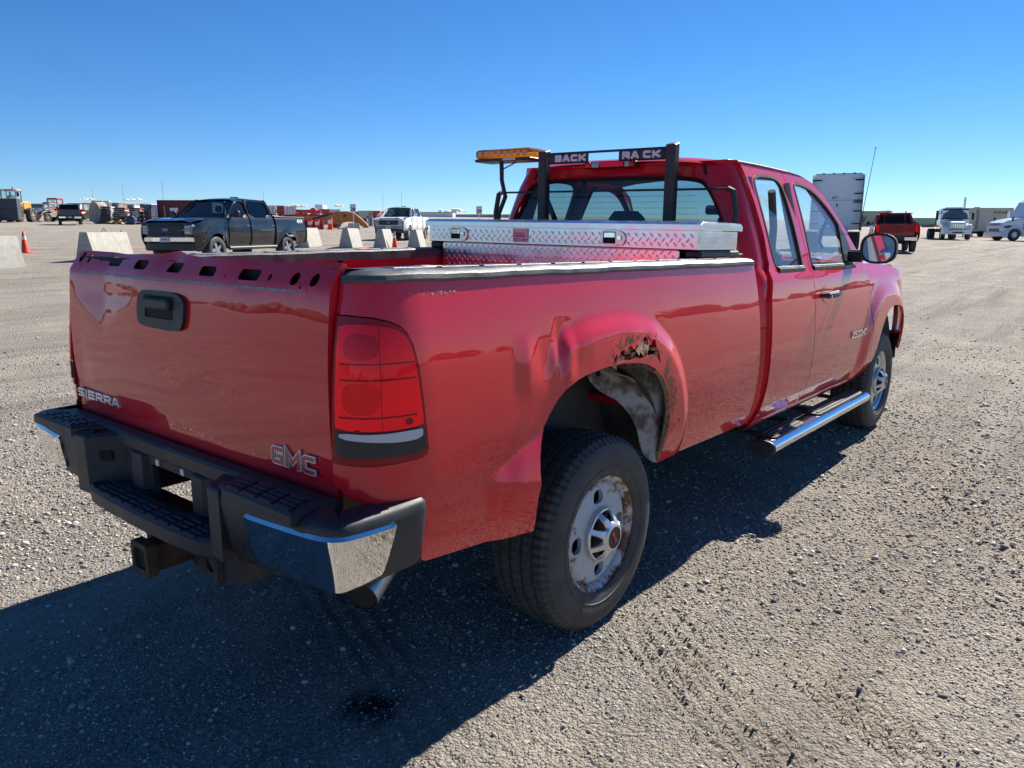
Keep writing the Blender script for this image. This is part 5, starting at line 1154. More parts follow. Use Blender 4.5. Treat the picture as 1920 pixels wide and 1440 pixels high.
def pickup(label, paintm, loc, rz, front='bar', rim='rim_silver', beacon=True, group=None, crew=True, bumper='chrome', rack_=False, decal=None, tailm=None, plate=True):
    t = thing('pickup_truck', label, 'pickup', loc, rz, group); PM = MAT[paintm]
    bp_ = lambda n, mb, m, par=t, sm=35: obj(n, mb, m if not isinstance(m, str) else MAT[m], par, sm)
    yy = lambda z: 1.0-inset(min(z, 1.40))*1.1-(.03+(z-1.365)*.34 if z > 1.365 else .03*ss(1.33, 1.365, z))
    def fl(x, z, cx): 
        e = math.hypot(x-cx, (z-.42)); return .03*(1-ss(.50, .60, e))*ss(.4, .6, z)
    for s in (-1, 1):
        f = lambda x, z: (x, s*(yy(z)+fl(x, z, 1.84)+fl(x, z, -1.84)-(.12*ss(2.3, 2.85, x)**1.5)), z)
        fl_ = s > 0
        fen = [(1.30, 1.34), (1.30, .50), (1.355, .46)]+arcp(1.84, .42, .475, 175, 3)+[(2.40, .48), (2.66, .55), (2.72, .80), (2.70, 1.05), (2.62, 1.17), (2.3, 1.26), (1.8, 1.31)]
        bp_('front_fender', MB().panel(fen, [], f, .09, .03, flip=fl_), PM)
        for cx in (1.84, -1.84): bp_('arch_lining', MB().add([(cx+.58*math.cos(R(a)), s*.72, .38+.58*math.sin(R(a))) for a in range(0, 181, 15)], [tuple(range(13))]), 'matte_black')
        doors = [('front_door', .20, 1.29, [(.22, 1.37), (.24, 1.80), (.42, 1.86), (.62, 1.82), (1.02, 1.50), (1.12, 1.37)]), ('rear_door', -1.10, .19, [(-.98, 1.37), (-.93, 1.78), (-.80, 1.855), (-.3, 1.865), (.08, 1.86), (.10, 1.37)])]
        for nm, a, b, w in doors:
            if nm == 'front_door': o = [(b, .50), (b, 1.36), (1.16, 1.42), (.66, 1.86), (.46, 1.91), (a, 1.915), (a, .50)]
            else: o = [(b, .50), (b, 1.915), (-.8, 1.91), (-.98, 1.87), (-1.10, 1.40), (a, 1.36), (a, .95), (-1.06, .80), (-1.10, .50)] if crew else [(b, .50), (b, 1.915), (-.8, 1.91), (-.98, 1.87), (-1.10, 1.40), (a, .50)]
            w2 = smooth_poly(w, 1); d = bp_(nm, MB().panel([(x-.004 if x == b else x+.004 if x == a else x, z) for x, z in o], [w2], f, .10, .02, flip=not fl_ if False else (s < 0)), PM)
            bp_('door_glass', MB().panel(w2, [], lambda x, z: (x, s*(yy(z)-.012), z), .2, flip=fl_), 'rear_glass' if nm == 'front_door' else 'tinted_glass', d)
            bp_('door_handle', MB().box(a+.06, a+.22, s*(yy(1.12)+.005), s*(yy(1.12)+.035), 1.11, 1.14, .01), 'chrome' if bumper == 'chrome' else 'black_plastic', d)
        bp_('rocker_step', MB().box(-1.2, 1.28, s*.90, s*1.0, .40, .50, .03), 'dark_metal')
        bed_ = [(-1.13, .50), (-1.30, .50)]+arcp(-1.84, .42, .475, 8, 172)+[(-2.36, .50), (-2.92, .58), (-2.97, .70), (-2.97, 1.40), (-1.13, 1.40)]
        bd = bp_('bed_side', MB().panel(bed_[::-1], [], f, .10, .03, flip=not fl_ if False else (s < 0)), PM)
        bp_('rail_cap', MB().box(-2.96, -1.14, s*.80, s*.945, 1.395, 1.42, .01), 'black_plastic', bd)
        bp_('tail_lamp', MB().prism([(-2.985, s*.80), (-2.985, s*.935), (-2.95, s*.965), (-2.86, s*.962), (-2.86, s*.85)], 'z', .98, 1.36, .01), 'red_lens', bd)
        m_ = bp_('side_mirror', MB().box(.98, 1.10, s*1.03, s*1.23, 1.37, 1.55, .04), 'black_plastic' if paintm != 'white_paint' else PM); bp_('mirror_arm', MB().box(1.0, 1.09, s*.90, s*1.05, 1.38, 1.43, .015), 'black_plastic', m_)
        # lamps at the front
        h = bp_('headlamp', MB().prism([(2.62, s*.60), (2.76, s*.62), (2.71, s*.84), (2.56, s*.90)], 'z', .86, 1.12, .02), 'headlamp_grey')
        bp_('lamp_lens', MB().box(2.735, 2.765, s*.64, s*.80, 1.03, 1.09, .01).box(2.735, 2.765, s*.64, s*.80, .89, .95, .01), 'clear_lens', h)  # pale clear-lens blocks set in the headlamp
        bp_('lamp_bar', MB().box(2.745, 2.785, s*.56, s*.84, .975, .998, .006), 'rim_silver', h)
        bp_('lamp_bar', MB().tube([(2.70, s*.865, 1.12), (2.68, s*.90, 1.07), (2.69, s*.89, .93), (2.72, s*.86, .88)], .014, 6), 'rim_silver', h)
        for cx in (1.84, -1.84): road_wheel(t, cx, s*.985, .405, .26, s, rim)
        bp_('bed_inner_wall', MB().box(-2.93, -1.14, s*.79, s*.80, .9, 1.40), PM, bd)
    hood_ = lambda x, k: (x, k*(.92-.10*ss(2.2, 2.75, x)), 1.345-.05*((x-1.2)/1.5)**2-.045*ss(2.3, 2.72, x)**2-.05*abs(k)**3+.022*ss(.45, .6, abs(k))*(1-ss(.72, .9, abs(k))))
    bp_('hood', MB().grid(hood_, np.linspace(1.24, 2.73, 14), [-1+2*k/20 for k in range(21)]), PM)
    bp_('cowl', MB().box(1.12, 1.28, -.84, .84, 1.29, 1.345, .01), 'matte_black')
    ws = lambda k, v: (.44+.80*v+.08*(1-k*k)*v, k*(.66+.18*v), 1.925-.60*v-.03*(1-v)*k*k)
    wsn = bp_('windscreen', MB().grid(ws, [-1+2*k/12 for k in range(13)], [k/6 for k in range(7)], flip=True), 'rear_glass')
    bp_('wiper', MB().tube([(1.22, .55, 1.355), (1.16, .25, 1.40), (1.20, -.05, 1.365)], .012, 5).tube([(1.24, -.05, 1.36), (1.17, -.35, 1.40), (1.20, -.65, 1.365)], .012, 5), 'matte_black', wsn)
    for s in (-1, 1): bp_('a_pillar', MB().grid(lambda v, j: (lambda P_, Q_: tuple(P_[i]*(1-j)+Q_[i]*j for i in range(3)))(ws(s*.97, v), (lambda x, z: (x, s*(yy(z)), z))(.46+.72*v, 1.912-.52*v)), [k/6 for k in range(7)], [0, 1], flip=(s < 0)), PM)
    rf_ = lambda x, k: (x, k*(yy(1.915)+.005), 1.968-.018*((x+.2)/.7)**2-.05*abs(k)**3-.03*ss(.25, .5, x))
    bp_('roof', MB().grid(rf_, np.linspace(-.98, .52, 10), [-1+2*k/16 for k in range(17)]), PM)
    rwf = lambda k, v: (-.96-.20*v, k*(.64+.15*v), 1.92-.52*v)
    cbk = bp_('cab_back', MB().box(-1.15, -1.11, -.90, .90, .55, 1.42, .01).grid(lambda k, v: (-.955-.19*v, k*(yy(1.9-.5*v)), 1.925-.52*v), [-1, -.8, .8, 1], [0, 1], flip=False), PM)
    bp_('rear_window', MB().grid(lambda k, v: (rwf(k, v)[0]-.012, rwf(k, v)[1], rwf(k, v)[2]), [-1+2*k/6 for k in range(7)], [.08, .5, .97]), 'tinted_glass', cbk)
    bp_('brake_light', MB().box(-.995, -.965, -.14, .14, 1.905, 1.935, .006), 'red_lens', cbk)
    tgm = bp_('tailgate', MB().box(-2.985, -2.93, -.80, .80, .82, 1.41, .015), PM); bp_('tailgate_handle', MB().box(-3.0, -2.98, -.13, .13, 1.22, 1.32, .01), 'black_plastic', tgm)
    rb_ = bp_('rear_bumper', MB().prism([(-2.95, -.96), (-3.08, -.92), (-3.10, -.42), (-3.10, .42), (-3.08, .92), (-2.95, .96)], 'z', .58, .76, .02), bumper)
    bp_('bumper_recess', MB().box(-3.115, -3.09, -.36, .36, .60, .745, .008), 'black_plastic', rb_)
    if plate: bp_('number_plate', MB().box(-3.125, -3.118, -.15, .15, .62, .735), 'sticker_white', rb_)
    bp_('bed_floor', MB().box(-2.93, -1.15, -.79, .79, .86, .90), PM)
    bp_('chassis', MB().box(-2.8, 2.5, -.45, .45, .42, .62, .03), 'matte_black')
    # front end
    fa = bp_('grille_shell', MB().prism([(2.45, -.86), (2.66, -.80), (2.74, -.58), (2.76, 0), (2.74, .58), (2.66, .80), (2.45, .86)], 'z', .62, 1.20, .03), 'black_plastic' if paintm != 'white_paint' else PM)
    gr = bp_('grille', MB().box(2.74, 2.785, -.58, .58, .86, 1.13, .02), 'black_plastic', fa)
    for k in range(4): bp_('grille_bar', MB().box(2.78, 2.795, -.55, .55, .885+k*.062, .905+k*.062, .004), 'dark_metal', gr)
    for k in range(7): bp_('grille_bar', MB().box(2.779, 2.790, -.46+k*.153-.008, -.46+k*.153+.008, .87, 1.12, .004), 'dark_metal', gr)
    ov = bp_('badge', MB().add([(2.80, .10*math.cos(a), .99+.042*math.sin(a)) for a in [2*math.pi*k/24 for k in range(24)]]+[(2.785, .10*math.cos(a), .99+.042*math.sin(a)) for a in [2*math.pi*k/24 for k in range(24)]], [tuple(range(24))]+[(k, 24+k, 24+(k+1) % 24, (k+1) % 24) for k in range(24)]), 'sticker_white', gr)
    bp_('badge_field', MB().add([(2.803, .088*math.cos(a), .99+.034*math.sin(a)) for a in [2*math.pi*k/24 for k in range(24)]], [tuple(range(24))]), 'blue_machine', ov)
    bp_('badge_lettering', map_mb(text_mb('Ford', .06, .001, .001, 1.2, .3), lambda p: (2.805+p[2], p[0], .99+p[1])), 'sticker_white', ov)
    fb = bp_('front_bumper', MB().prism([(2.40, -.98), (2.66, -.90), (2.80, -.62), (2.84, 0), (2.80, .62), (2.66, .90), (2.40, .98)], 'z', .64, .80, .025), bumper if paintm != 'white_paint' else 'grey_decal')
    bp_('air_dam', MB().prism([(2.40, -.95), (2.64, -.86), (2.76, -.55), (2.78, 0), (2.76, .55), (2.64, .86), (2.40, .95)], 'z', .40, .64, .03), 'black_plastic', fb)
    if plate:
        pl_ = bp_('number_plate', MB().box(2.842, 2.850, -.16, .16, .645, .79, .004), 'sticker_white', fb)
        bp_('plate_band', MB().box(2.8505, 2.852, -.10, .10, .70, .745), 'grey_decal', pl_)
    for y in (-.38, .38):
        s_ = bp_('seat', MB().box(-.05, .45, y-.26, y+.26, .9, 1.05, .05), 'interior_grey'); bp_('seat_back', MB().box(-.16, .0, y-.26, y+.26, 1.0, 1.52, .06), 'interior_grey', s_); bp_('headrest', MB().box(-.17, -.07, y-.13, y+.13, 1.54, 1.74, .05), 'interior_grey', s_)
    bp_('dashboard', MB().box(.85, 1.2, -.78, .78, 1.0, 1.30, .06), 'interior_grey')
    if beacon: bp_('roof_beacon', MB().box(-.62, -.40, -.16, .16, 1.965, 2.02, .02), 'tan_drum' if paintm == 'black_paint' else 'grey_decal')
    if decal:
        for s in (-1, 1): bp_('lettering', map_mb(text_mb(decal, .17, .002, .004, 1.2, .2), lambda p: (-2.60-s*p[0], s*(yy(1.27+p[1])+.003+p[2]), 1.27+p[1])), 'white_decal')
    if rack_:
        bp_('rack', MB().box(-1.20, -1.16, -.80, .80, 1.92, 1.96, .006).box(-1.20, -1.16, -.5, -.45, 1.42, 2.05, .006).box(-1.20, -1.16, .45, .5, 1.42, 2.05, .006), 'dark_metal')
        bp_('light_bar', MB().box(-1.28, -1.08, .42, .90, 1.98, 2.05, .02), 'amber_box')
    return t
# black crew cab: rear right corner farther away, nose towards the viewer's left
x, y, z = place(434, 24.5)
pickup('black crew-cab pickup parked nose-left behind the truck bed', 'black_paint', (x, y, z), head(-.285, -.958), decal='4X4')
x, y, z = place(756, 47.5)
pickup('white crew-cab pickup facing the concrete blocks', 'white_paint', (x, y, z), head(-.15, -.99), bumper='chrome')
x, y, z = place(137, 76)
pickup('dark pickup seen from behind among the loaders', 'black_paint', (x, y, z), head(-.58, 1), beacon=False, rack_=False, bumper='chrome')
x, y, z = place(1667, 41.0)
pickup('red pickup with amber light bar parked with its tail to the viewer', 'red_paint_far', (x, y, z), head(.40, 1), beacon=False, rack_=True, crew=False, plate=False)

# concrete blocks
def block(label, px, U, L_, rz, lift=True):
    x, y, z = place(px, U); t = thing('concrete_block', label, 'concrete block', (x, y, z-.01), rz, 'concrete blocks across the yard')
    vs_ = []
    for xe, sl in ((-L_/2, .0), (L_/2, .0)):
        for w, h in ((.31, 0), (.29, .10), (.115, .84), (.10, .86)):
            vs_ += [(xe, -w, h), (xe, w, h)]
    fs_ = []
    for k in range(3): fs_ += [(k*2, k*2+2, k*2+10, k*2+8), (k*2+1, k*2+9, k*2+11, k*2+3), (k*2, k*2+1, k*2+3, k*2+2), (k*2+8, k*2+10, k*2+11, k*2+9)]
    fs_ += [(6, 7, 15, 14), (0, 8, 9, 1)]
    obj('block_body', MB().add(vs_, fs_), MAT['concrete'], t, 25)
    if lift: obj('lifting_eye', MB().tube([(.06*k-.12, 0, .85+.13*math.sin(math.pi*k/4)) for k in range(5)], .012, 6), MAT['rusty_metal'], t)
    return t
block('pale concrete block at the left edge, nearest of the blocks', -40, 20.0, 2.4, head(.30, .95))
block('concrete block with wire lifting eye left of the black pickup', 204, 24.4, 2.4, head(0, 1))
block('concrete block half hidden behind the black pickup tail', 582, 35.6, 2.4, head(0, 1), False)
block('concrete block between the black pickup and its next block', 660, 35.6, 2.4, head(0, 1), False)
block('concrete block with a cone standing at its right', 722, 35.4, 2.4, head(0, 1), False)
block('concrete block partly behind the tool box end', 783, 35.6, 2.4, head(0, 1), False)
def cone(label, px, U, tilt=0.0):
    x, y, z = place(px, U); t = thing('traffic_cone', label, 'cone', (x, y, z), FACE, 'traffic cones')
    b = obj('cone_base', MB().prism(rrect(-.18, .18, -.18, .18, .04), 'z', 0, .035, .006), MAT['black_decal' if U > 34 else 'cone_orange'], t)
    M_ = Matrix.Rotation(R(tilt), 4, 'X')
    def lt(prof): return map_mb(MB().lathe(prof, 24, 'z'), lambda p: tuple(M_ @ Vector(p)))
    obj('cone_body', lt([(.135, .03), (.125, .06), (.035, .74), (.02, .755), (.001, .757)]), MAT['cone_orange'], t, 40)
    obj('reflective_band', lt([(.0885, .345), (.0745, .46)]) if tilt else lt([(.074, .46), (.0595, .575)]), MAT['reflective_white'], t, 40)
cone('orange traffic cone with white collar beside the left concrete block', 53, 27.4)
cone('leaning orange delineator cone beside the lifting-eye block', 243, 31, 14)
cone('orange cone between two concrete blocks near the white pickup', 741, 35.0)
# numbered signs
def sign(num, label, px, U, h):
    x, y, z = place(px, U); t = thing('row_sign', label, 'sign', (x, y, z), FACE, 'numbered row signs')
    obj('post', MB().cyl((0, 0, 0), (0, 0, h), .035, n=8), MAT['rim_silver'], t)
    b = obj('sign_board', MB().box(.04, .055, -.25, .25, h-.72, h, .01), MAT['sign_white'], t)
    obj('lettering', map_mb(text_mb(num, .40, .002, .012), lambda p: (.058+p[2], p[0], h-.43+p[1])), MAT['black_decal'], b)
    obj('lettering', map_mb(text_mb('ROW', .13, .002, .002, 1.1), lambda p: (.058+p[2], p[0], h-.12+p[1])), MAT['grey_decal'], b)
sign('28', 'white sign reading 28 left of the white pickup', 665, 66, 2.28); sign('29', 'white sign reading 29 beside the light bar bracket', 899, 66, 2.28)

# wheel loader carrying dark blocks
x, y, z = place(31, 86); t = thing('wheel_loader', 'wheel loader with lit cab carrying dark blocks at far left', 'loader', (x, y, z), head(.18, -1))
op = lambda n, mb, m, par=None, sm=35: obj(n, mb, MAT[m], par or t, sm)
op('loader_frame', MB().box(-2.6, 1.6, -.6, .6, .9, 1.6, .08).box(-3.0, -.9, -.85, .85, 1.3, 2.3, .15), 'yellow_machine')
cbn = op('cab_frame', MB().box(-.9, .5, -.8, .8, 3.35, 3.55, .06).box(-.9, .5, -.8, .8, 1.9, 2.15, .04).box(.40, .5, -.8, -.68, 2.1, 3.4, .02).box(.40, .5, .68, .8, 2.1, 3.4, .02).box(-.9, -.78, -.8, -.68, 2.1, 3.4, .02).box(-.9, -.78, .68, .8, 2.1, 3.4, .02), 'tan_drum')
op('cab_glass', MB().box(.43, .45, -.68, .68, 2.15, 3.35), 'window_glass', cbn); op('roof_beacon', MB().cyl((-.2, .2, 3.55), (-.2, .2, 3.78), .07, n=10), 'red_lens', cbn)
for s in (-1, 1):
    op('work_lamp', MB().box(.45, .58, s*.55-.12, s*.55+.12, 3.36, 3.52, .03), 'clear_lens', cbn); op('cab_mirror', MB().box(.4, .5, s*.95-.12, s*.95+.12, 2.75, 3.2, .04).box(.43, .47, s*.8, s*1.0, 3.2, 3.26), 'matte_black', cbn)
    op('fender', MB().box(.4, 1.9, s*.75, s*1.35, 1.65, 1.75, .04), 'tan_drum')
    op('lift_arm', MB().tube([(.8, s*.5, 2.0), (1.8, s*.5, 1.6), (2.7, s*.5, .6)], .14, 8), 'yellow_machine')
    for cx in (1.2, -1.9): road_wheel(t, cx, s*1.35, .80, .55, s, 'tan_drum', 6)
dr = op('driver_seat', MB().box(-.55, -.1, -.25, .25, 2.15, 2.95, .08), 'matte_black')
op('forks', MB().box(2.6, 2.75, -.9, .9, .2, 1.4, .03).box(2.7, 4.0, -.6, -.45, .12, .2).box(2.7, 4.0, .45, .6, .12, .2), 'dark_metal')
pr_ = thing('person', 'driver in dark clothes sitting in the loader cab', 'person', (x, y, z), head(.18, -1))
bm = MB().lathe([(.001, 2.35), (.20, 2.36), (.22, 2.5), (.24, 2.75), (.22, 2.88), (.09, 2.94), (.075, 3.0), (.105, 3.06), (.115, 3.14), (.09, 3.22), (.001, 3.25)], 16, 'z', (.02, 0, 0)).tube([(.02, .22, 2.84), (.12, .30, 2.6), (.38, .18, 2.62)], [.07, .06, .045], 8).tube([(.02, -.22, 2.84), (.12, -.30, 2.6), (.38, -.18, 2.62)], [.07, .06, .045], 8).tube([(.0, .12, 2.4), (.35, .14, 2.42), (.42, .14, 2.1)], [.10, .08, .06], 8).tube([(.0, -.12, 2.4), (.35, -.14, 2.42), (.42, -.14, 2.1)], [.10, .08, .06], 8)
obj('person_body', bm, MAT['dark_cloth'], pr_, 60)
fwd = Vector((math.cos(head(.18, -1)), math.sin(head(.18, -1)), 0)); side = Vector((-fwd.y, fwd.x, 0))
for k, (nm, h0) in enumerate((('lower dark grey block carried on the loader forks', .22), ('upper dark grey block carried on the loader forks', 1.33))):
    c = Vector((x, y, z))+fwd*3.4+side*.72
    b = thing('dark_block', nm, 'block', (c.x, c.y, c.z+h0), head(.18, -1), 'dark blocks on the loader forks')
    obj('block_body', MB().box(-.5, .5, -1.42, 1.42, 0, 1.08, .03), MAT['grey_block'], b)
    for j in range(3): obj('block_batten', MB().box(.5, .525, -1.38, 1.38, .16+j*.34, .20+j*.34, .008), MAT['dark_slab'], b)
# machines, rolls and stacks along the back fence line
def roll(label, px, U, r, w):
    x, y, z = place(px, U); t = thing('rubber_roll', label, 'roll', (x, y, z+r), head(-.55, -.84), 'rolls and slab stacks at the back of the yard')
    obj('roll_body', MB().lathe([(.001, -w/2), (r*.25, -w/2), (r*.27, -w/2+.08), (r*.98, -w/2), (r, -w/2+.06), (r, w/2-.06), (r*.98, w/2), (r*.3, w/2), (.001, w/2-.1)], 32, 'x'), MAT['tan_drum'], t, 40)
    for k in range(4): obj('roll_turn', MB().tube([(w/2+.01, (r*(.25+.2*k)+r*.03*a/6)*math.cos(a), (r*(.25+.2*k)+r*.03*a/6)*math.sin(a)) for a in np.linspace(0, 6.2, 24)], .03, 5), MAT['grey_wall'], t)
roll('big tan conveyor roll standing on edge beside dark stacks', 192, 84, 1.15, 1.0)
random.seed(9)
def stack(label, px, U, w, h, n, edge=None):
    x, y, z = place(px, U); t = thing('slab_stack', label, 'stack', (x, y, z), FACE+.12, 'rolls and slab stacks at the back of the yard')
    for k in range(n):
        j = random.uniform(-.04, .04); hh = h/n
        obj('slab', MB().box(-.6+j, .6+j, -w/2+j, w/2+j, k*hh+.02, (k+1)*hh-.02, .03), MAT['dark_slab'], t)
        if edge: obj('slab_end', MB().box(-.55, .62+j, w/2+j, w/2+j+.10, k*hh+.05, (k+1)*hh-.05, .01), MAT[edge if k % 2 else 'far_white'], t)
stack('tall stack of dark ribbed slabs next to the tan roll', 208, 83, .95, 1.85, 9, 'far_white')
stack('stack of dark slabs with pale ends, second from the roll', 234, 84, 1.0, 1.75, 8, 'red_machine')
stack('stack of dark slabs with red and white ends, third from the roll', 261, 84, 1.05, 1.75, 8, 'red_machine')
stack('stack of dark slabs just left of the red container', 284, 84, 1.0, 1.6, 8)
stack('narrow stack of dark slabs wedged between two wider stacks', 274, 86, .45, 1.62, 7)
x, y, z = place(252, 81); t = thing('tool_cart', 'small blue machine standing before the slab stacks', 'machine', (x, y, z), FACE)
obj('machine_body', MB().box(-.4, .4, -.42, .42, .12, .72, .08), MAT['blue_machine'], t); obj('machine_hood', MB().box(-.3, .3, -.3, .2, .72, .90, .06), MAT['blue_machine'], t); obj('machine_wheel', MB().cyl((.3, -.45, .12), (.3, .45, .12), .12, n=12), MAT['tyre_rubber'], t)
x, y, z = place(230, 81); t = thing('scrap_pile', 'low jumble of yellow and black parts on the ground', 'scrap', (x, y, z), FACE)
for k in range(12): obj('scrap_piece', MB().box(-.25, .25, -.12, .12, -.05, .06, .01, Matrix.Translation((random.uniform(-.4, .4), random.uniform(-1.0, 1.0), random.uniform(.1, .35))) @ Matrix.Rotation(random.uniform(0, 3), 4, 'Z') @ Matrix.Rotation(random.uniform(-.6, .6), 4, 'Y')), MAT[('yellow_machine', 'matte_black', 'tan_drum')[k % 3]], t)
def loader(label, px, U, col, rz, sc_=1.0, bucket=True):
    x, y, z = place(px, U); t = thing('loader', label, 'loader', (x, y, z), rz, 'machines parked at the back of the yard'); t.scale = (sc_,)*3
    q = lambda n, mb, m, par=t: obj(n, mb, MAT[m], par, 35)
    q('machine_body', MB().prism([(-2.2, .7), (-2.2, 1.7), (-.6, 1.8), (.3, 1.2), (1.5, 1.2), (1.6, .7)], 'y', -.7, .7, .06), col)
    cb_ = q('cab_frame', MB().box(-.8, .4, -.7, .7, 2.65, 2.85, .05).box(-.8, .4, -.7, .7, 1.5, 1.75, .04).box(.3, .4, -.7, -.6, 1.7, 2.7).box(.3, .4, .6, .7, 1.7, 2.7).box(-.8, -.7, -.7, -.6, 1.7, 2.7).box(-.8, -.7, .6, .7, 1.7, 2.7), col)
    q('cab_glass', MB().box(.33, .35, -.6, .6, 1.75, 2.65).box(-.7, .3, -.65, -.63, 1.75, 2.65).box(-.7, .3, .63, .65, 1.75, 2.65), 'window_glass', cb_)
    for s in (-1, 1):
        q('lift_arm', MB().tube([(.2, s*.45, 1.7), (1.5, s*.45, 1.4), (2.2, s*.45, .5)], .12, 6), col)
        for cx in (1.1, -1.4): road_wheel(t, cx, s*1.05, .65, .42, s, 'tan_drum', 5)
    if bucket: q('bucket', MB().prism([(2.1, .1), (2.1, .95), (2.25, 1.0), (2.5, .75), (3.1, .12), (3.1, .05)], 'y', -1.25, 1.25, .02), 'tan_drum')
loader('tan skid loader with its bucket down right of the wheel loader', 98, 92, 'tan_drum', head(-.3, -1), .75)
loader('red-cabbed loader behind the tan bucket', 110, 100, 'red_machine', head(-.1, -1), 1.0, False)
loader('yellow dozer parked right of the dark pickup', 168, 96, 'yellow_machine', head(-.8, -.6), .8)
loader('yellow wheel loader with glazed cab behind the roll', 190, 102, 'yellow_machine', head(.4, -.9), .92, False)
loader('cream loader cab rising behind the slab stacks', 204, 108, 'beige_metal', head(.2, -.9), .94, False)
x, y, z = place(-6, 96); t = thing('equipment_trailer', 'orange machine cut off by the left picture edge', 'machine', (x, y, z), FACE)
obj('machine_body', MB().box(-1, 1, -1.4, 1.0, .9, 2.0, .08), MAT['orange_machine'], t); obj('machine_base', MB().box(-1, 1, -1.4, 1.2, .3, .7, .05), MAT['tan_drum'], t)
x, y, z = place(334, 88); t = thing('shipping_container', 'dark red corrugated shipping container behind the black pickup hood', 'container', (x, y, z), head(1, .06))
obj('container_frame', MB().box(-1.5, 4.6, -1.2, -1.1, 2.5, 2.62).box(-1.5, 4.6, -1.2, -1.1, 0, .15).box(-1.5, -1.38, -1.2, 1.2, 0, 2.62).box(-1.5, 4.6, -1.1, 1.2, 2.54, 2.60), MAT['container_red'], t)
obj('corrugated_wall', MB().add([p for k in range(45) for p in ((-1.38+k*.133, -1.15+(.05 if k % 4 in (0, 1) else 0), .15), (-1.38+k*.133, -1.15+(.05 if k % 4 in (0, 1) else 0), 2.5))], [(2*k, 2*k+2, 2*k+3, 2*k+1) for k in range(44)]), MAT['container_red'], t, 20)
for k, c in enumerate('1SS'): obj('lettering', map_mb(text_mb(c, .62, .004, .01, .7), lambda p: (-.72+p[0], -1.19-p[2], 1.75-k*.52+p[1])), MAT['white_decal'], t)
obj('data_panel', MB().box(-.15, .75, -1.185, -1.175, 1.42, 1.78), MAT['white_decal'], t)
# lifts and machinery between the two pickups
def lift(label, px, U, w, h, col, col2):
    x, y, z = place(px, U); t = thing('scissor_lift', label, 'lift', (x, y, z), FACE, 'rental machines behind the black pickup')
    obj('lift_base', MB().box(-.6, .6, -w/2, w/2, .3, .95, .05), MAT[col], t)
    for k in range(3): obj('scissor_arm', MB().box(-.05, .05, -w*.46, w*.46, -.04, .04, 0, Matrix.Translation((.3, 0, 1.05+k*.09)) @ Matrix.Rotation(R(5 if k % 2 else -5), 4, 'X')), MAT['dark_metal'], t)
    obj('lift_deck', MB().box(-.6, .6, -w/2, w/2, 1.25, 1.35, .02), MAT[col2], t)
    obj('guard_panel', MB().box(.56, .6, -w/2, w/2, 1.35, h, .01), MAT[col2], t)
    for k in range(5): obj('guard_post', MB().box(.6, .63, -w/2+k*w/4-.02, -w/2+k*w/4+.02, 1.35, h+.05), MAT[col], t)
    for s in (-1, 1): obj('lift_wheel', MB().cyl((.55, s*w*.38-.12, .22), (.55, s*w*.38+.12, .22), .22, n=14), MAT['tyre_rubber'], t)
lift('white and red lift nearest the black pickup cab', 512, 92, 1.5, 2.25, 'red_machine', 'far_white')
lift('bright red lift beside the white and red one', 532, 92, .8, 2.25, 'red_machine', 'red_machine')
lift('white lift with red posts above the black pickup bed', 550, 92, 1.4, 2.2, 'red_machine', 'far_white')
lift('white lift farther along behind the orange barricades', 592, 104, 1.8, 1.9, 'red_machine', 'far_white')
lift('white lift behind the excavator boom', 632, 112, 1.6, 2.0, 'red_machine', 'far_white')
lift('low red lift behind the boom bend', 613, 108, 1.4, 2.0, 'red_machine', 'red_machine')
def boomlift(label, px, U, L_, h, col):
    x, y, z = place(px, U); t = thing('boom_lift', label, 'boom lift', (x, y, z), head(1, -.1), 'rental machines behind the black pickup')
    obj('boom', MB().box(-L_/2, L_/2, -.15, .15, h-.35, h, .03, Matrix.Rotation(R(2.5), 4, 'Y')), MAT[col], t); obj('turret', MB().box(-L_/2, -L_/2+1.6, -.6, .6, .8, h+.1, .1), MAT[col], t)
    obj('chassis', MB().box(-L_/2-.2, -L_/2+2.4, -.8, .8, .35, .8, .05), MAT['dark_metal'], t); obj('end_wheel', MB().cyl((L_*.32, -.3, h-.2), (L_*.32, .3, h-.2), .42, n=16), MAT[col], t)
    for cx in (-L_/2+.2, -L_/2+2.0):
        for s in (-1, 1): obj('wheel', MB().cyl((cx, s*.7, .4), (cx, s*1.0, .4), .4, n=16), MAT['tyre_rubber'], t)
boomlift('long red boom lift lying low behind the black pickup tail', 570, 96, 4.6, 1.85, 'red_machine'); boomlift('second red boom lift behind the orange barricades', 600, 88, 5.2, 1.35, 'red_machine')
x, y, z = place(600, 80); t = thing('flat_trailer', 'rust orange flat machine deck behind the barricades', 'trailer', (x, y, z), head(1, 0))
obj('deck', MB().box(-3.0, 2.6, -.8, .8, .75, 1.15, .05), MAT['orange_machine'], t); obj('chassis', MB().box(-2.8, 2.4, -.5, .5, .4, .74, .03), MAT['dark_metal'], t)
for cx in (-2.0, -1.0, 1.8): obj('wheel', MB().cyl((cx, -.85, .35), (cx, .85, .35), .35, n=16), MAT['tyre_rubber'], t)
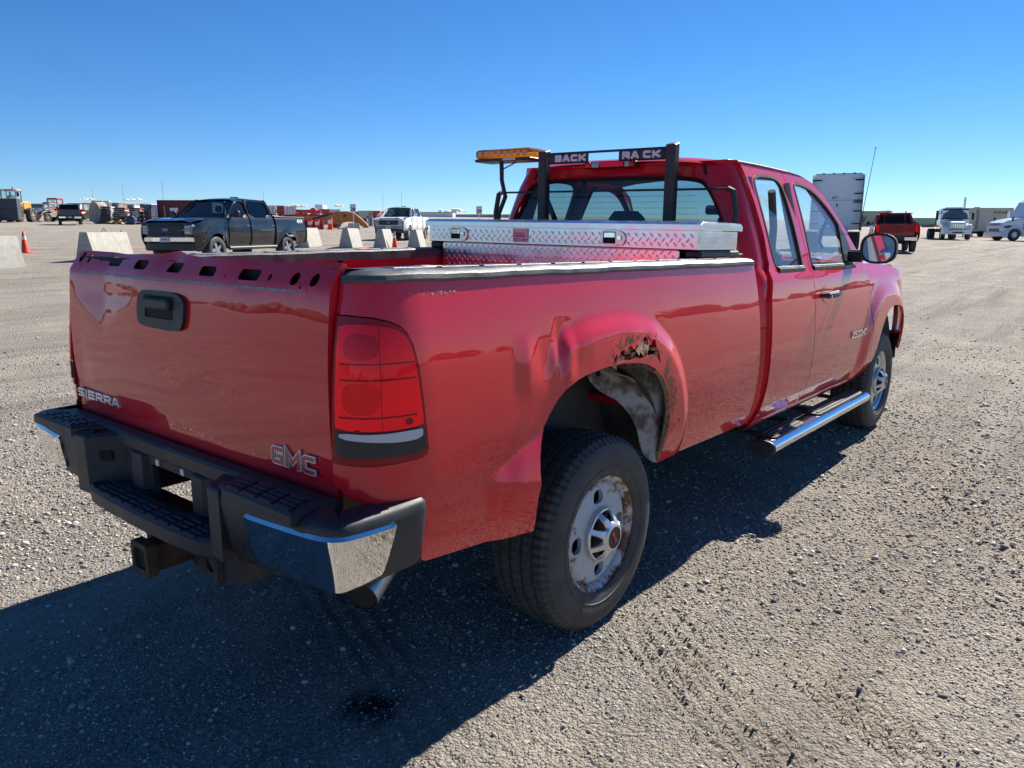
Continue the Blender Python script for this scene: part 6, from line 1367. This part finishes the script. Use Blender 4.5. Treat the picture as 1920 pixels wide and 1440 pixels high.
for k, (px_, lab) in enumerate(((571, 'orange and white barricade panel touching the pickup tail lamp'), (584, 'second orange and white barricade panel from the pickup'), (597, 'third orange and white barricade panel from the pickup'), (621, 'tall orange drum with white band right of the barricades'))):
    x, y, z = place(px_, 72); hgt = .82 if k < 3 else 1.05; t = thing('barricade', lab, 'barricade', (x, y, z), FACE, 'orange barricades')
    obj('barricade_body', MB().box(-.15, .15, -.20, .20, .06, hgt, .04), MAT['cone_orange'], t); obj('reflective_band', MB().box(.15, .16, -.17, .17, hgt*.52, hgt*.85), MAT['reflective_white'], t); obj('barricade_foot', MB().box(-.25, .25, -.26, .26, 0, .06, .01), MAT['cone_orange'], t)
    if k < 3:
        x, y, z = place(px_+6.5, 72.3); o = thing('barrier_wall', ('left', 'middle', 'right')[k]+' dark red water barrier between the orange barricade panels', 'barrier', (x, y, z), FACE, 'red water barriers')
        obj('barrier_body', MB().prism([(-.25, 0), (.25, 0), (.12, .30), (.09, .80), (-.09, .80), (-.12, .30)], 'y', -.28, .28, .02), MAT['red_machine'], o); obj('barrier_cap', MB().box(-.06, .06, -.26, .26, .80, .86, .01), MAT['red_machine'], o)
x, y, z = place(655, 78); t = thing('excavator_boom', 'tan orange excavator boom lying curved on the ground', 'boom', (x, y, z), head(1, 0))
bo_ = smooth_poly([(-4.2, .75), (-2.6, 1.0), (-1.4, 1.55), (-.3, 1.75), (.6, 1.6), (1.4, .95), (2.2, .1), (1.7, .05), (.8, .55), (.1, .72), (-.9, .5), (-2.4, .35), (-4.2, .35)], 2)
obj('boom_plate', MB().prism(bo_, 'y', -.22, .22, .03), MAT['orange_machine'], t); obj('boom_pin', MB().cyl((-.3, -.32, 1.25), (-.3, .32, 1.25), .16, n=14), MAT['dark_metal'], t); obj('boom_cylinder', MB().cyl((-3.6, 0, .95), (-.9, 0, 1.62), .09, n=10), MAT['dark_metal'], t)
x, y, z = place(666, 74); t = thing('concrete_cube', 'low grey concrete block in front of the excavator boom', 'concrete block', (x, y, z), FACE+.3); obj('block_body', MB().box(-.5, .5, -.55, .45, 0, .55, .03), MAT['concrete'], t); obj('block_lip', MB().box(-.45, .45, -.5, .4, .55, .60, .01), MAT['concrete'], t)
x, y, z = place(645, 73); t = thing('hydraulic_parts', 'small pale machine parts lying under the boom', 'scrap', (x, y, z), FACE)
for k in range(5): obj('scrap_piece', MB().cyl((random.uniform(-.3, .3), -.5+k*.22, .10), (random.uniform(-.3, .3), -.35+k*.25, .16+.04*k), .09, n=8), MAT['far_white' if k % 2 else 'tan_drum'], t)
for k in range(7):
    x, y, z = place(686+k*3.2, 84+k*2); t = thing('pallet_load', ('leftmost', 'second', 'third', 'middle', 'fifth', 'sixth', 'rightmost')[k]+' upright dark bundle left of the white pickup nose', 'bundle', (x, y, z), FACE, 'upright bundles left of the white pickup')
    hgt = random.uniform(.8, 1.3); obj('bundle_body', MB().box(-.2, .2, -.13, .13, .1, hgt, .03), MAT[('matte_black', 'grey_decal', 'dark_slab')[k % 3]], t); obj('bundle_base', MB().box(-.25, .25, -.16, .16, 0, .1, .02), MAT['tan_drum'], t)
for k, (px_, w_, c_) in enumerate(((690, 2.2, 'beige_metal'), (705, 1.8, 'red_machine'))):
    x, y, z = place(px_, 118); t = thing('site_cabin', ('beige', 'red')[k]+' site machine housing behind the upright bundles', 'machine', (x, y, z), FACE); obj('housing', MB().box(-1, 1, -w_/2, w_/2, .5, 1.9, .05), MAT[c_], t); obj('skid', MB().box(-1, 1, -w_/2, w_/2, 0, .5, .02), MAT['dark_metal'], t)

# right-hand vehicles
x, y, z = place(1560, 41.5); t = thing('semi_tractor', 'white sleeper-cab tractor seen from behind past the red cab', 'truck', (x, y, z), head(.44, 1))
q = lambda n, mb, m, par=None: obj(n, mb, MAT[m], par or t, 30)
sl = q('sleeper_box', MB().prism([(-1.24, 1.05), (1.24, 1.05), (1.24, 3.85), (1.12, 3.98), (-1.12, 3.98), (-1.24, 3.85)], 'x', 0, 2.2, .05), 'white_truck_paint')
q('sleeper_back', MB().box(-.02, .0, -1.02, 1.02, 1.2, 3.85, .004), 'white_truck_paint', sl)
q('seam', MB().box(-.03, -.021, -1.02, 1.02, 2.58, 2.60), 'grey_decal', sl)
for s in (-1, 1):
    q('side_fairing', MB().box(-.42, .02, s*1.24, s*1.27, 1.0, 3.92, .01), 'dark_metal' if s < 0 else 'white_truck_paint', sl)
    for h in (1.35, 2.0, 2.45, 2.55, 2.9, 3.6): q('fairing_strut', MB().box(-.18, -.02, s*.82, s*1.24, h, h+.05, .01), 'matte_black', sl)
    q('corner_mark', MB().box(-.028, -.021, s*.62, s*.72, 3.55, 3.75).box(-.028, -.021, s*.50, s*.72, 3.72, 3.77), 'sign_white', sl)
    for cx in (-3.4, -2.2): q('dual_wheel', MB().lathe([(.28, s*1.24), (.5, s*1.22), (.52, s*1.15), (.52, s*.68), (.3, s*.66)], 28, 'y', (cx, 0, .52)), 'tyre_rubber')
    q('mud_flap', MB().box(-4.3, -4.28, s*.65, s*1.22, .25, .95), 'matte_black'); q('marker_lamp', MB().box(-4.5, -4.45, s*.5, s*.7, .85, .95, .01), 'red_lens')
for k in range(4): q('roof_lamp', MB().box(-.03, .02, -.75+k*.5-.06, -.75+k*.5+.06, 3.93, 4.0, .01), 'dark_metal', sl)
q('fleet_number', map_mb(text_mb('3371', .17, .003, .004), lambda p: (-.026-p[2], .10-p[0], 2.72+p[1])), 'black_decal', sl); q('vent', MB().box(-.03, -.021, -.05, .01, 2.25, 2.42), 'matte_black', sl)
q('frame_rails', MB().box(-4.5, .5, -.43, -.35, .75, 1.0).box(-4.5, .5, .35, .43, .75, 1.0).box(-4.5, -4.4, -.43, .43, .75, 1.0), 'dark_metal'); q('fifth_wheel', MB().cyl((-2.8, 0, 1.02), (-2.8, 0, 1.16), .5, n=20), 'rusty_metal'); q('deck_plate', MB().box(-1.2, -.1, -.6, .6, 1.0, 1.04), 'steel_bright')
q('day_cab', MB().box(2.2, 3.8, -1.15, 1.15, 1.0, 3.0, .1), 'white_truck_paint'); q('hood', MB().box(3.8, 5.6, -1.0, 1.0, .8, 2.1, .2), 'white_truck_paint')

x, y, z = place(1780, 70); t = thing('rollback_truck', 'white flatbed recovery truck facing the viewer beside the beige generator', 'truck', (x, y, z), head(-.33, -1))
q('cab', MB().prism([(-1.15, 1.25), (1.15, 1.25), (1.15, 1.9), (1.02, 2.75), (-1.02, 2.75), (-1.15, 1.9)], 'x', -.6, .9, .06), 'white_paint')
q('windscreen', MB().grid(lambda k, v: (1.0-.08*v-.06*k*k, k*(1.0-.1*v), 1.92+.66*v), [-1, -.5, 0, .5, 1], [0, 1]), 'rear_glass'); q('windscreen_frame', MB().box(.905, .93, -1.02, 1.02, 2.58, 2.72, .01).box(.905, .93, -1.08, 1.08, 1.80, 1.92, .01), 'dark_metal')
q('hood', MB().prism([(.9, 1.0), (.9, 1.82), (1.7, 1.72), (2.35, 1.52), (2.42, 1.35), (2.42, .95)], 'y', -.62, .62, .08), 'white_paint')
for s in (-1, 1):
    q('fender', MB().prism([(.9, .95), (.9, 1.45), (1.5, 1.45), (2.1, 1.30), (2.3, 1.1), (2.3, .75), (2.05, .75), (1.95, .95), (1.75, 1.08), (1.45, 1.08), (1.2, .95)], 'y', s*.60, s*1.18, .05), 'white_paint'); q('headlamp', MB().box(2.28, 2.36, s*.70, s*1.08, 1.0, 1.22, .03), 'clear_lens')
    q('side_mirror', MB().box(.8, .92, s*1.32, s*1.5, 1.75, 2.35, .03).box(.85, .88, s*1.1, s*1.35, 2.3, 2.34), 'matte_black'); q('door_glass', MB().box(-.3, .7, s*1.10, s*1.105, 1.95, 2.55), 'tinted_glass')
    road_wheel(t, 1.58, s*1.15, .50, .30, s, 'rim_silver', 8); q('dual_wheel', MB().lathe([(.25, s*1.2), (.48, s*1.18), (.5, s*1.12), (.5, s*.65)], 24, 'y', (-4.0, 0, .5)), 'tyre_rubber')
q('grille', MB().box(2.42, 2.46, -.48, .48, .98, 1.36, .02), 'chrome')
for k in range(6): q('grille_bar', MB().box(2.455, 2.475, -.42+k*.16-.02, -.42+k*.16+.02, 1.0, 1.34), 'matte_black')
q('front_bumper', MB().prism([(2.0, -1.2), (2.5, -1.05), (2.58, 0), (2.5, 1.05), (2.0, 1.2)], 'z', .48, .88, .03), 'white_paint'); q('bumper_slot', MB().box(2.56, 2.60, -.4, .4, .60, .70), 'matte_black'); q('roof_lights', MB().box(-.1, .2, -.7, .7, 2.75, 2.86, .03), 'clear_lens')
q('deck', MB().box(-6.8, -.9, -1.25, 1.25, 1.15, 1.28, .02), 'aluminium_plate'); q('deck_rail', MB().box(-6.8, -.9, 1.25, 1.29, 1.1, 1.36).box(-6.8, -.9, -1.29, -1.25, 1.1, 1.36), 'rusty_metal'); q('headboard', MB().box(-.95, -.85, -1.2, 1.2, 1.28, 2.6, .02), 'dark_metal'); q('exhaust_stack', MB().cyl((-.75, 1.0, .9), (-.75, 1.0, 3.75), .09, n=12), 'rim_silver'); q('frame_rails', MB().box(-6.5, 2.0, -.43, .43, .65, .95), 'matte_black')
x, y, z = place(1843, 86); t = thing('generator_set', 'beige enclosed generator on a black trailer right of the flatbed', 'generator', (x, y, z), head(-1, -.07))
q('enclosure', MB().box(-2.2, 2.2, -1.25, 1.25, .62, 3.05, .04), 'beige_metal'); q('roof_trim', MB().box(-2.23, 2.23, -1.28, 1.28, 3.05, 3.12, .02), 'beige_metal'); q('corner_louver', MB().box(1.75, 2.05, 1.25, 1.27, .75, 2.9), 'grey_decal')
for k in range(5): q('door_panel', MB().box(-2.1+k*.76, -2.1+k*.76+.72, 1.25, 1.265, .75, 2.9, .004), 'beige_metal')
for k in range(2): q('door_panel', MB().box(2.2, 2.215, -1.15+k*1.15, -.05+k*1.15, .75, 2.9, .004), 'beige_metal'); q('panel_vent', MB().box(2.216, 2.225, -.55+k*.5, -.40+k*.5, 2.2, 2.5), 'grey_decal')
for k in range(2): q('forklift_slot', MB().box(.3-k*.75, .55-k*.75, 1.265, 1.275, .62, 1.15), 'matte_black')
q('lettering', map_mb(text_mb('KOHLER', .36, .004, .008, 1.25), lambda p: (-.75-p[0], 1.272+p[2], 2.62+p[1])), 'black_decal'); q('trailer_frame', MB().box(-2.6, 2.6, -1.1, 1.1, .35, .61, .02), 'matte_black')
for cx in (-1.2, -.3):
    for s in (-1, 1): q('wheel', MB().cyl((cx, s*.9, .35), (cx, s*1.2, .35), .35, n=18), 'tyre_rubber')
q('jack_stand', MB().box(1.9, 2.0, -.8, -.7, 0, .4).box(1.9, 2.0, .7, .8, 0, .4), 'matte_black'); q('exhaust_cap', MB().cyl((1.6, .6, 3.1), (1.6, .6, 3.22), .3, n=16), 'beige_metal')
x, y, z = place(1882, 69); t = thing('semi_tractor', 'white road tractor nosing in from the right picture edge', 'truck', (x, y, z), head(-1, -.10))
q('hood', MB().prism([(1.05, .55), (1.2, 1.25), (1.02, 1.55), (.6, 1.75), (-.9, 2.02), (-.9, .9), (-.62, .9), (-.55, .55), (.55, .55), (.62, .55)], 'y', -1.0, 1.0, .10), 'white_truck_paint')
q('cab', MB().prism([(-.9, .75), (-.9, 2.02), (-1.4, 2.72), (-1.75, 3.35), (-2.6, 3.85), (-2.6, .75)], 'y', -1.12, 1.12, .08), 'white_truck_paint'); q('windscreen', MB().add([(-.95, s*1.0, 2.08) for s in (-1, 1)]+[(-1.50, s*.95, 2.82) for s in (1, -1)], [(0, 1, 2, 3)]), 'tinted_glass')
q('sleeper_box', MB().prism([(-2.6, .75), (-2.6, 3.85), (-3.2, 3.98), (-5.2, 4.0), (-5.2, .75)], 'y', -1.22, 1.22, .1), 'white_truck_paint')
for s in (-1, 1):
    q('door_glass', MB().prism([(-1.25, 2.05), (-1.62, 2.72), (-2.45, 2.78), (-2.45, 2.05)], 'y', s*1.121, s*1.125), 'tinted_glass'); q('headlamp', MB().prism([(1.05, 1.25), (.45, 1.35), (.25, 1.28), (.6, 1.12), (1.0, 1.10)], 'y', s*1.0, s*1.012), 'smoke_grey_lens'); q('hood_mirror', MB().box(.3, .4, s*1.02, s*1.2, 1.75, 2.05, .03).tube([(.35, s*1.05, 1.8), (.15, s*.95, 1.6)], .02, 5), 'matte_black')
    q('side_mirror', MB().box(-1.2, -1.05, s*1.25, s*1.45, 1.95, 2.6, .04), 'white_truck_paint'); q('fender', MB().prism(arcp(.0, .55, .78, 0, 180, 14)+arcp(.0, .55, .62, 180, 0, 14), 'y', s*.62, s*1.14, .02), 'white_truck_paint'); q('side_skirt', MB().box(-5.2, -.7, s*1.08, s*1.14, .35, 1.0, .02), 'white_truck_paint')
    road_wheel(t, 0, s*1.12, .52, .32, s, 'rim_silver', 8)
q('front_bumper', MB().prism([(.6, .32), (1.25, .36), (1.32, .60), (1.2, .80), (.6, .80)], 'y', -1.15, 1.15, .05), 'white_truck_paint')
for k in range(5): q('grille_bar', MB().box(1.10-k*.015, 1.20-k*.015, -.6, .6, .82+k*.15, .90+k*.15, .01), 'matte_black')
# buildings and trees beyond
def building(name, label, px, U, w, d, h, wall, roofm, rz=0.0, doors=0, win=0):
    x, y, z = place(px, U); t = thing(name, label, 'building', (x, y, z-.3), FACE+rz)
    obj('wall', MB().box(-d, 0, -w/2, w/2, 0, h, .02), MAT[wall], t); obj('roof', MB().box(-d-.2, .2, -w/2-.2, w/2+.2, h, h+.28, .05), MAT[roofm], t)
    for k in range(doors): yk = -w/2+w*(k+.5)/doors; obj('door', MB().box(0, .06, yk-w/doors*.36, yk+w/doors*.36, .3, h*.80), MAT['dark_wall' if wall != 'dark_wall' else 'grey_wall'], t)
    for k in range(win): yk = -w/2+w*(k+.5)/win; obj('window', MB().box(0, .05, yk-.7, yk+.7, h*.55, h*.8), MAT['grey_decal'], t)
building('warehouse', 'long pale grey warehouse with dark doors left of the white pickup', 692, 330, 15, 20, 2.3, 'grey_wall', 'dark_wall', 0, 4)
building('warehouse', 'low pale warehouse far behind the white pickup', 815, 420, 20, 20, 2.7, 'far_white', 'roof_grey')
building('warehouse', 'low distant grey shed strip behind sign 29', 905, 480, 40, 20, 1.9, 'grey_wall', 'roof_grey', 0, 0, 4)
building('office_building', 'pale beige building behind the second red pickup', 1634, 205, 9.4, 12, 4.1, 'beige_wall', 'roof_grey', 0, 0, 2)
building('long_shed', 'pale green shed with cream roof behind the flatbed truck', 1724, 250, 11, 12, 2.75, 'green_wall', 'beige_wall', 0)
building('warehouse', 'distant shed strip behind the red lifts', 560, 360, 30, 20, 2.6, 'far_white', 'roof_grey', 0, 5)
building('warehouse', 'pale distant shed strip above the slab stacks', 245, 300, 30, 14, 3.6, 'far_white', 'grey_wall')
x, y, z = place(605, 120); t = thing('canvas_shelter', 'pale blue grey box body standing above the red lifts', 'container', (x, y, z), FACE); obj('box_body', MB().box(-1.5, 1.5, -.6, .6, 1.2, 2.7, .05), MAT['white_truck_paint'], t); obj('box_chassis', MB().box(-1.4, 1.4, -.5, .5, .4, 1.19), MAT['dark_metal'], t)
for px_, U_, h_, lab in ((182, 150, 5.6, 'thin pole above the slab stacks'), (239, 140, 5.8, 'thin tall pole right of the slab stacks'), (313, 130, 6.6, 'thin tall pole above the red container'), (499, 150, 5.2, 'thin pole above the black pickup bed'), (720, 160, 5.4, 'thin pole left of the white pickup'), (755, 150, 5.6, 'thin pole above the white pickup roof'), (1755, 160, 2.6, 'thin pole above the flatbed cab')):
    x, y, z = place(px_, U_); t = thing('pole', lab, 'pole', (x, y, z), 0, 'thin poles along the skyline'); obj('mast', MB().cyl((0, 0, 0), (0, 0, h_), .035, .025, 8), MAT['grey_decal'], t); obj('mast_base', MB().box(-.2, .2, -.2, .2, 0, .2, .02), MAT['concrete'], t)
def tree(label, px, U, h, w, seed, leaf=500):
    x, y, z = place(px, U); t = thing('bare_tree', label, 'tree', (x, y, z), 0); rg_ = random.Random(seed); m = MB(); tips = []
    def br(p, d, L_, r, lv):
        q_ = p+d*L_; m.tube([p, p+d*L_*.5+Vector((rg_.uniform(-1, 1), rg_.uniform(-1, 1), 0))*L_*.06, q_], [r, r*.8, r*.6], 5, caps=False)
        if lv == 0: tips.append(q_); return
        for _ in range(3):
            e = (d+Vector((rg_.uniform(-1, 1), rg_.uniform(-1, 1), rg_.uniform(-.1, .7)))*.75).normalized(); br(p+d*L_*rg_.uniform(.55, 1), e, L_*rg_.uniform(.55, .75), r*.55, lv-1)
    br(Vector((0, 0, 0)), Vector((0, 0, 1)), h*.36, w*.035, 4)
    obj('trunk', m, MAT['bark'], t, 60)
    lf = MB()
    for k in range(leaf):
        c = rg_.choice(tips)+Vector((rg_.gauss(0, .25), rg_.gauss(0, .25), rg_.gauss(0, .2))); a = Vector((rg_.uniform(-1, 1), rg_.uniform(-1, 1), rg_.uniform(-1, 1)))*.12; b_ = Vector((rg_.uniform(-1, 1), rg_.uniform(-1, 1), rg_.uniform(-1, 1)))*.12
        lf.add([c, c+a, c+b_], [(0, 1, 2)])
    o = obj('crown', lf, MAT['foliage'], t, 60); o['kind'] = 'stuff'
tree('sparse tree above the beige building', 1651, 190, 5.9, 3, 1, 260); tree('sparse tree above the white road tractor hood', 1897, 150, 5.6, 3, 2, 420); tree('grey shrubby tree in front of the beige building', 1612, 120, 2.9, 2.4, 4, 300)
tree('green bush between flatbed and generator', 1805, 130, 3.2, 2.0, 6, 900)

# a few small clouds low over the horizon
def cloud(label, px, U, up, w, seed):
    V = (px-960)/1419.05*(U*.98+.3); q_ = CAM[:2]+FH*U+RH*V; z0 = float(terrain0(q_[0], q_[1])); rg_ = random.Random(seed); m = MB()
    for k in range(16):
        c = (rg_.gauss(0, .12)*w, rg_.uniform(-.5, .5)*w, abs(rg_.gauss(0, .035))*w); r = w*rg_.uniform(.05, .11)*(1-abs(c[1])/w)
        m.grid(lambda a, b: (c[0]+r*1.6*math.cos(a)*math.cos(b), c[1]+r*1.7*math.sin(a)*math.cos(b), c[2]+r*.55*math.sin(b)), [2*math.pi*i/12 for i in range(12)], [math.pi*(i/8-.5)*.995 for i in range(9)], closeu=True)
    o = obj('cloud', m, MAT['cloud_white'], None, 180); o.location = (q_[0], q_[1], z0+up); o.rotation_euler = (0, 0, FACE); tag(o, label, 'cloud', 'small clouds on the horizon')
cloud('small white cloud above the red lifts', 560, 2300, 17, 60, 1); cloud('small white cloud left of sign 28', 637, 2300, 20, 42, 2); cloud('low white cloud right of the far loaders', 168, 2200, 26, 46, 3); cloud('faint long cloud over the slab stacks', 255, 2300, 28, 60, 4); cloud('low white cloud right of the white pickup', 850, 2400, 9, 80, 5)

# more machinery crowded together behind the front row
for k, (px_, U_, w_, h_, body, capm, lab) in enumerate(((80, 118, 2.6, 2.2, 'far_white', 'roof_grey', 'pale box machine between the carried blocks and the tan loader'), (101, 124, 1.6, 2.5, 'grey_wall', 'dark_slab', 'grey cabbed machine just left of the red-cabbed loader'), (128, 126, 2.4, 2.3, 'dark_wall', 'far_white', 'dark machine with white top above the dark pickup'), (150, 112, 1.8, 2.3, 'far_white', 'dark_slab', 'white cabbed machine just right of the dark pickup'), (160, 120, 1.4, 2.0, 'tan_drum', 'roof_grey', 'tan machine housing left of the tan roll'), (222, 112, 2.2, 2.45, 'tan_drum', 'yellow_machine', 'tan and yellow machine housing above the second slab stack'), (250, 115, 1.8, 2.3, 'far_white', 'grey_wall', 'white machine housing above the third slab stack'), (273, 118, 1.5, 2.4, 'green_wall', 'dark_slab', 'greenish machine cab above the narrow slab stack'), (288, 112, 1.2, 2.35, 'blue_machine', 'far_white', 'blue machine cab left of the red container'))):
    x, y, z = place(px_, U_); t = thing('parked_machine', lab, 'machine', (x, y, z), FACE+.3*math.sin(k*2.1), 'machines crowded at the back of the yard')
    q('machine_housing', MB().prism([(-1.2, .5), (1.2, .5), (1.25, h_*.55), (.7, h_*.62), (.5, h_-.12), (-1.2, h_-.12)], 'y', -w_/2, w_/2, .05), body); q('machine_roof', MB().box(-1.25, .6, -w_/2-.05, w_/2+.05, h_-.12, h_, .03), capm)
    q('cab_window', MB().box(.60, .66, -w_*.36, w_*.36, h_*.64, h_-.2, .01, Matrix.Translation((-.02, 0, 0))), 'tinted_glass'); q('machine_base', MB().box(-1.1, 1.1, -w_*.4, w_*.4, .25, .5, .03), 'dark_metal')
    for cx in (-.7, .75):
        for s in (-1, 1): q('wheel', MB().cyl((cx, s*w_*.36, .36), (cx, s*w_*.5, .36), .36, n=14), 'tyre_rubber')
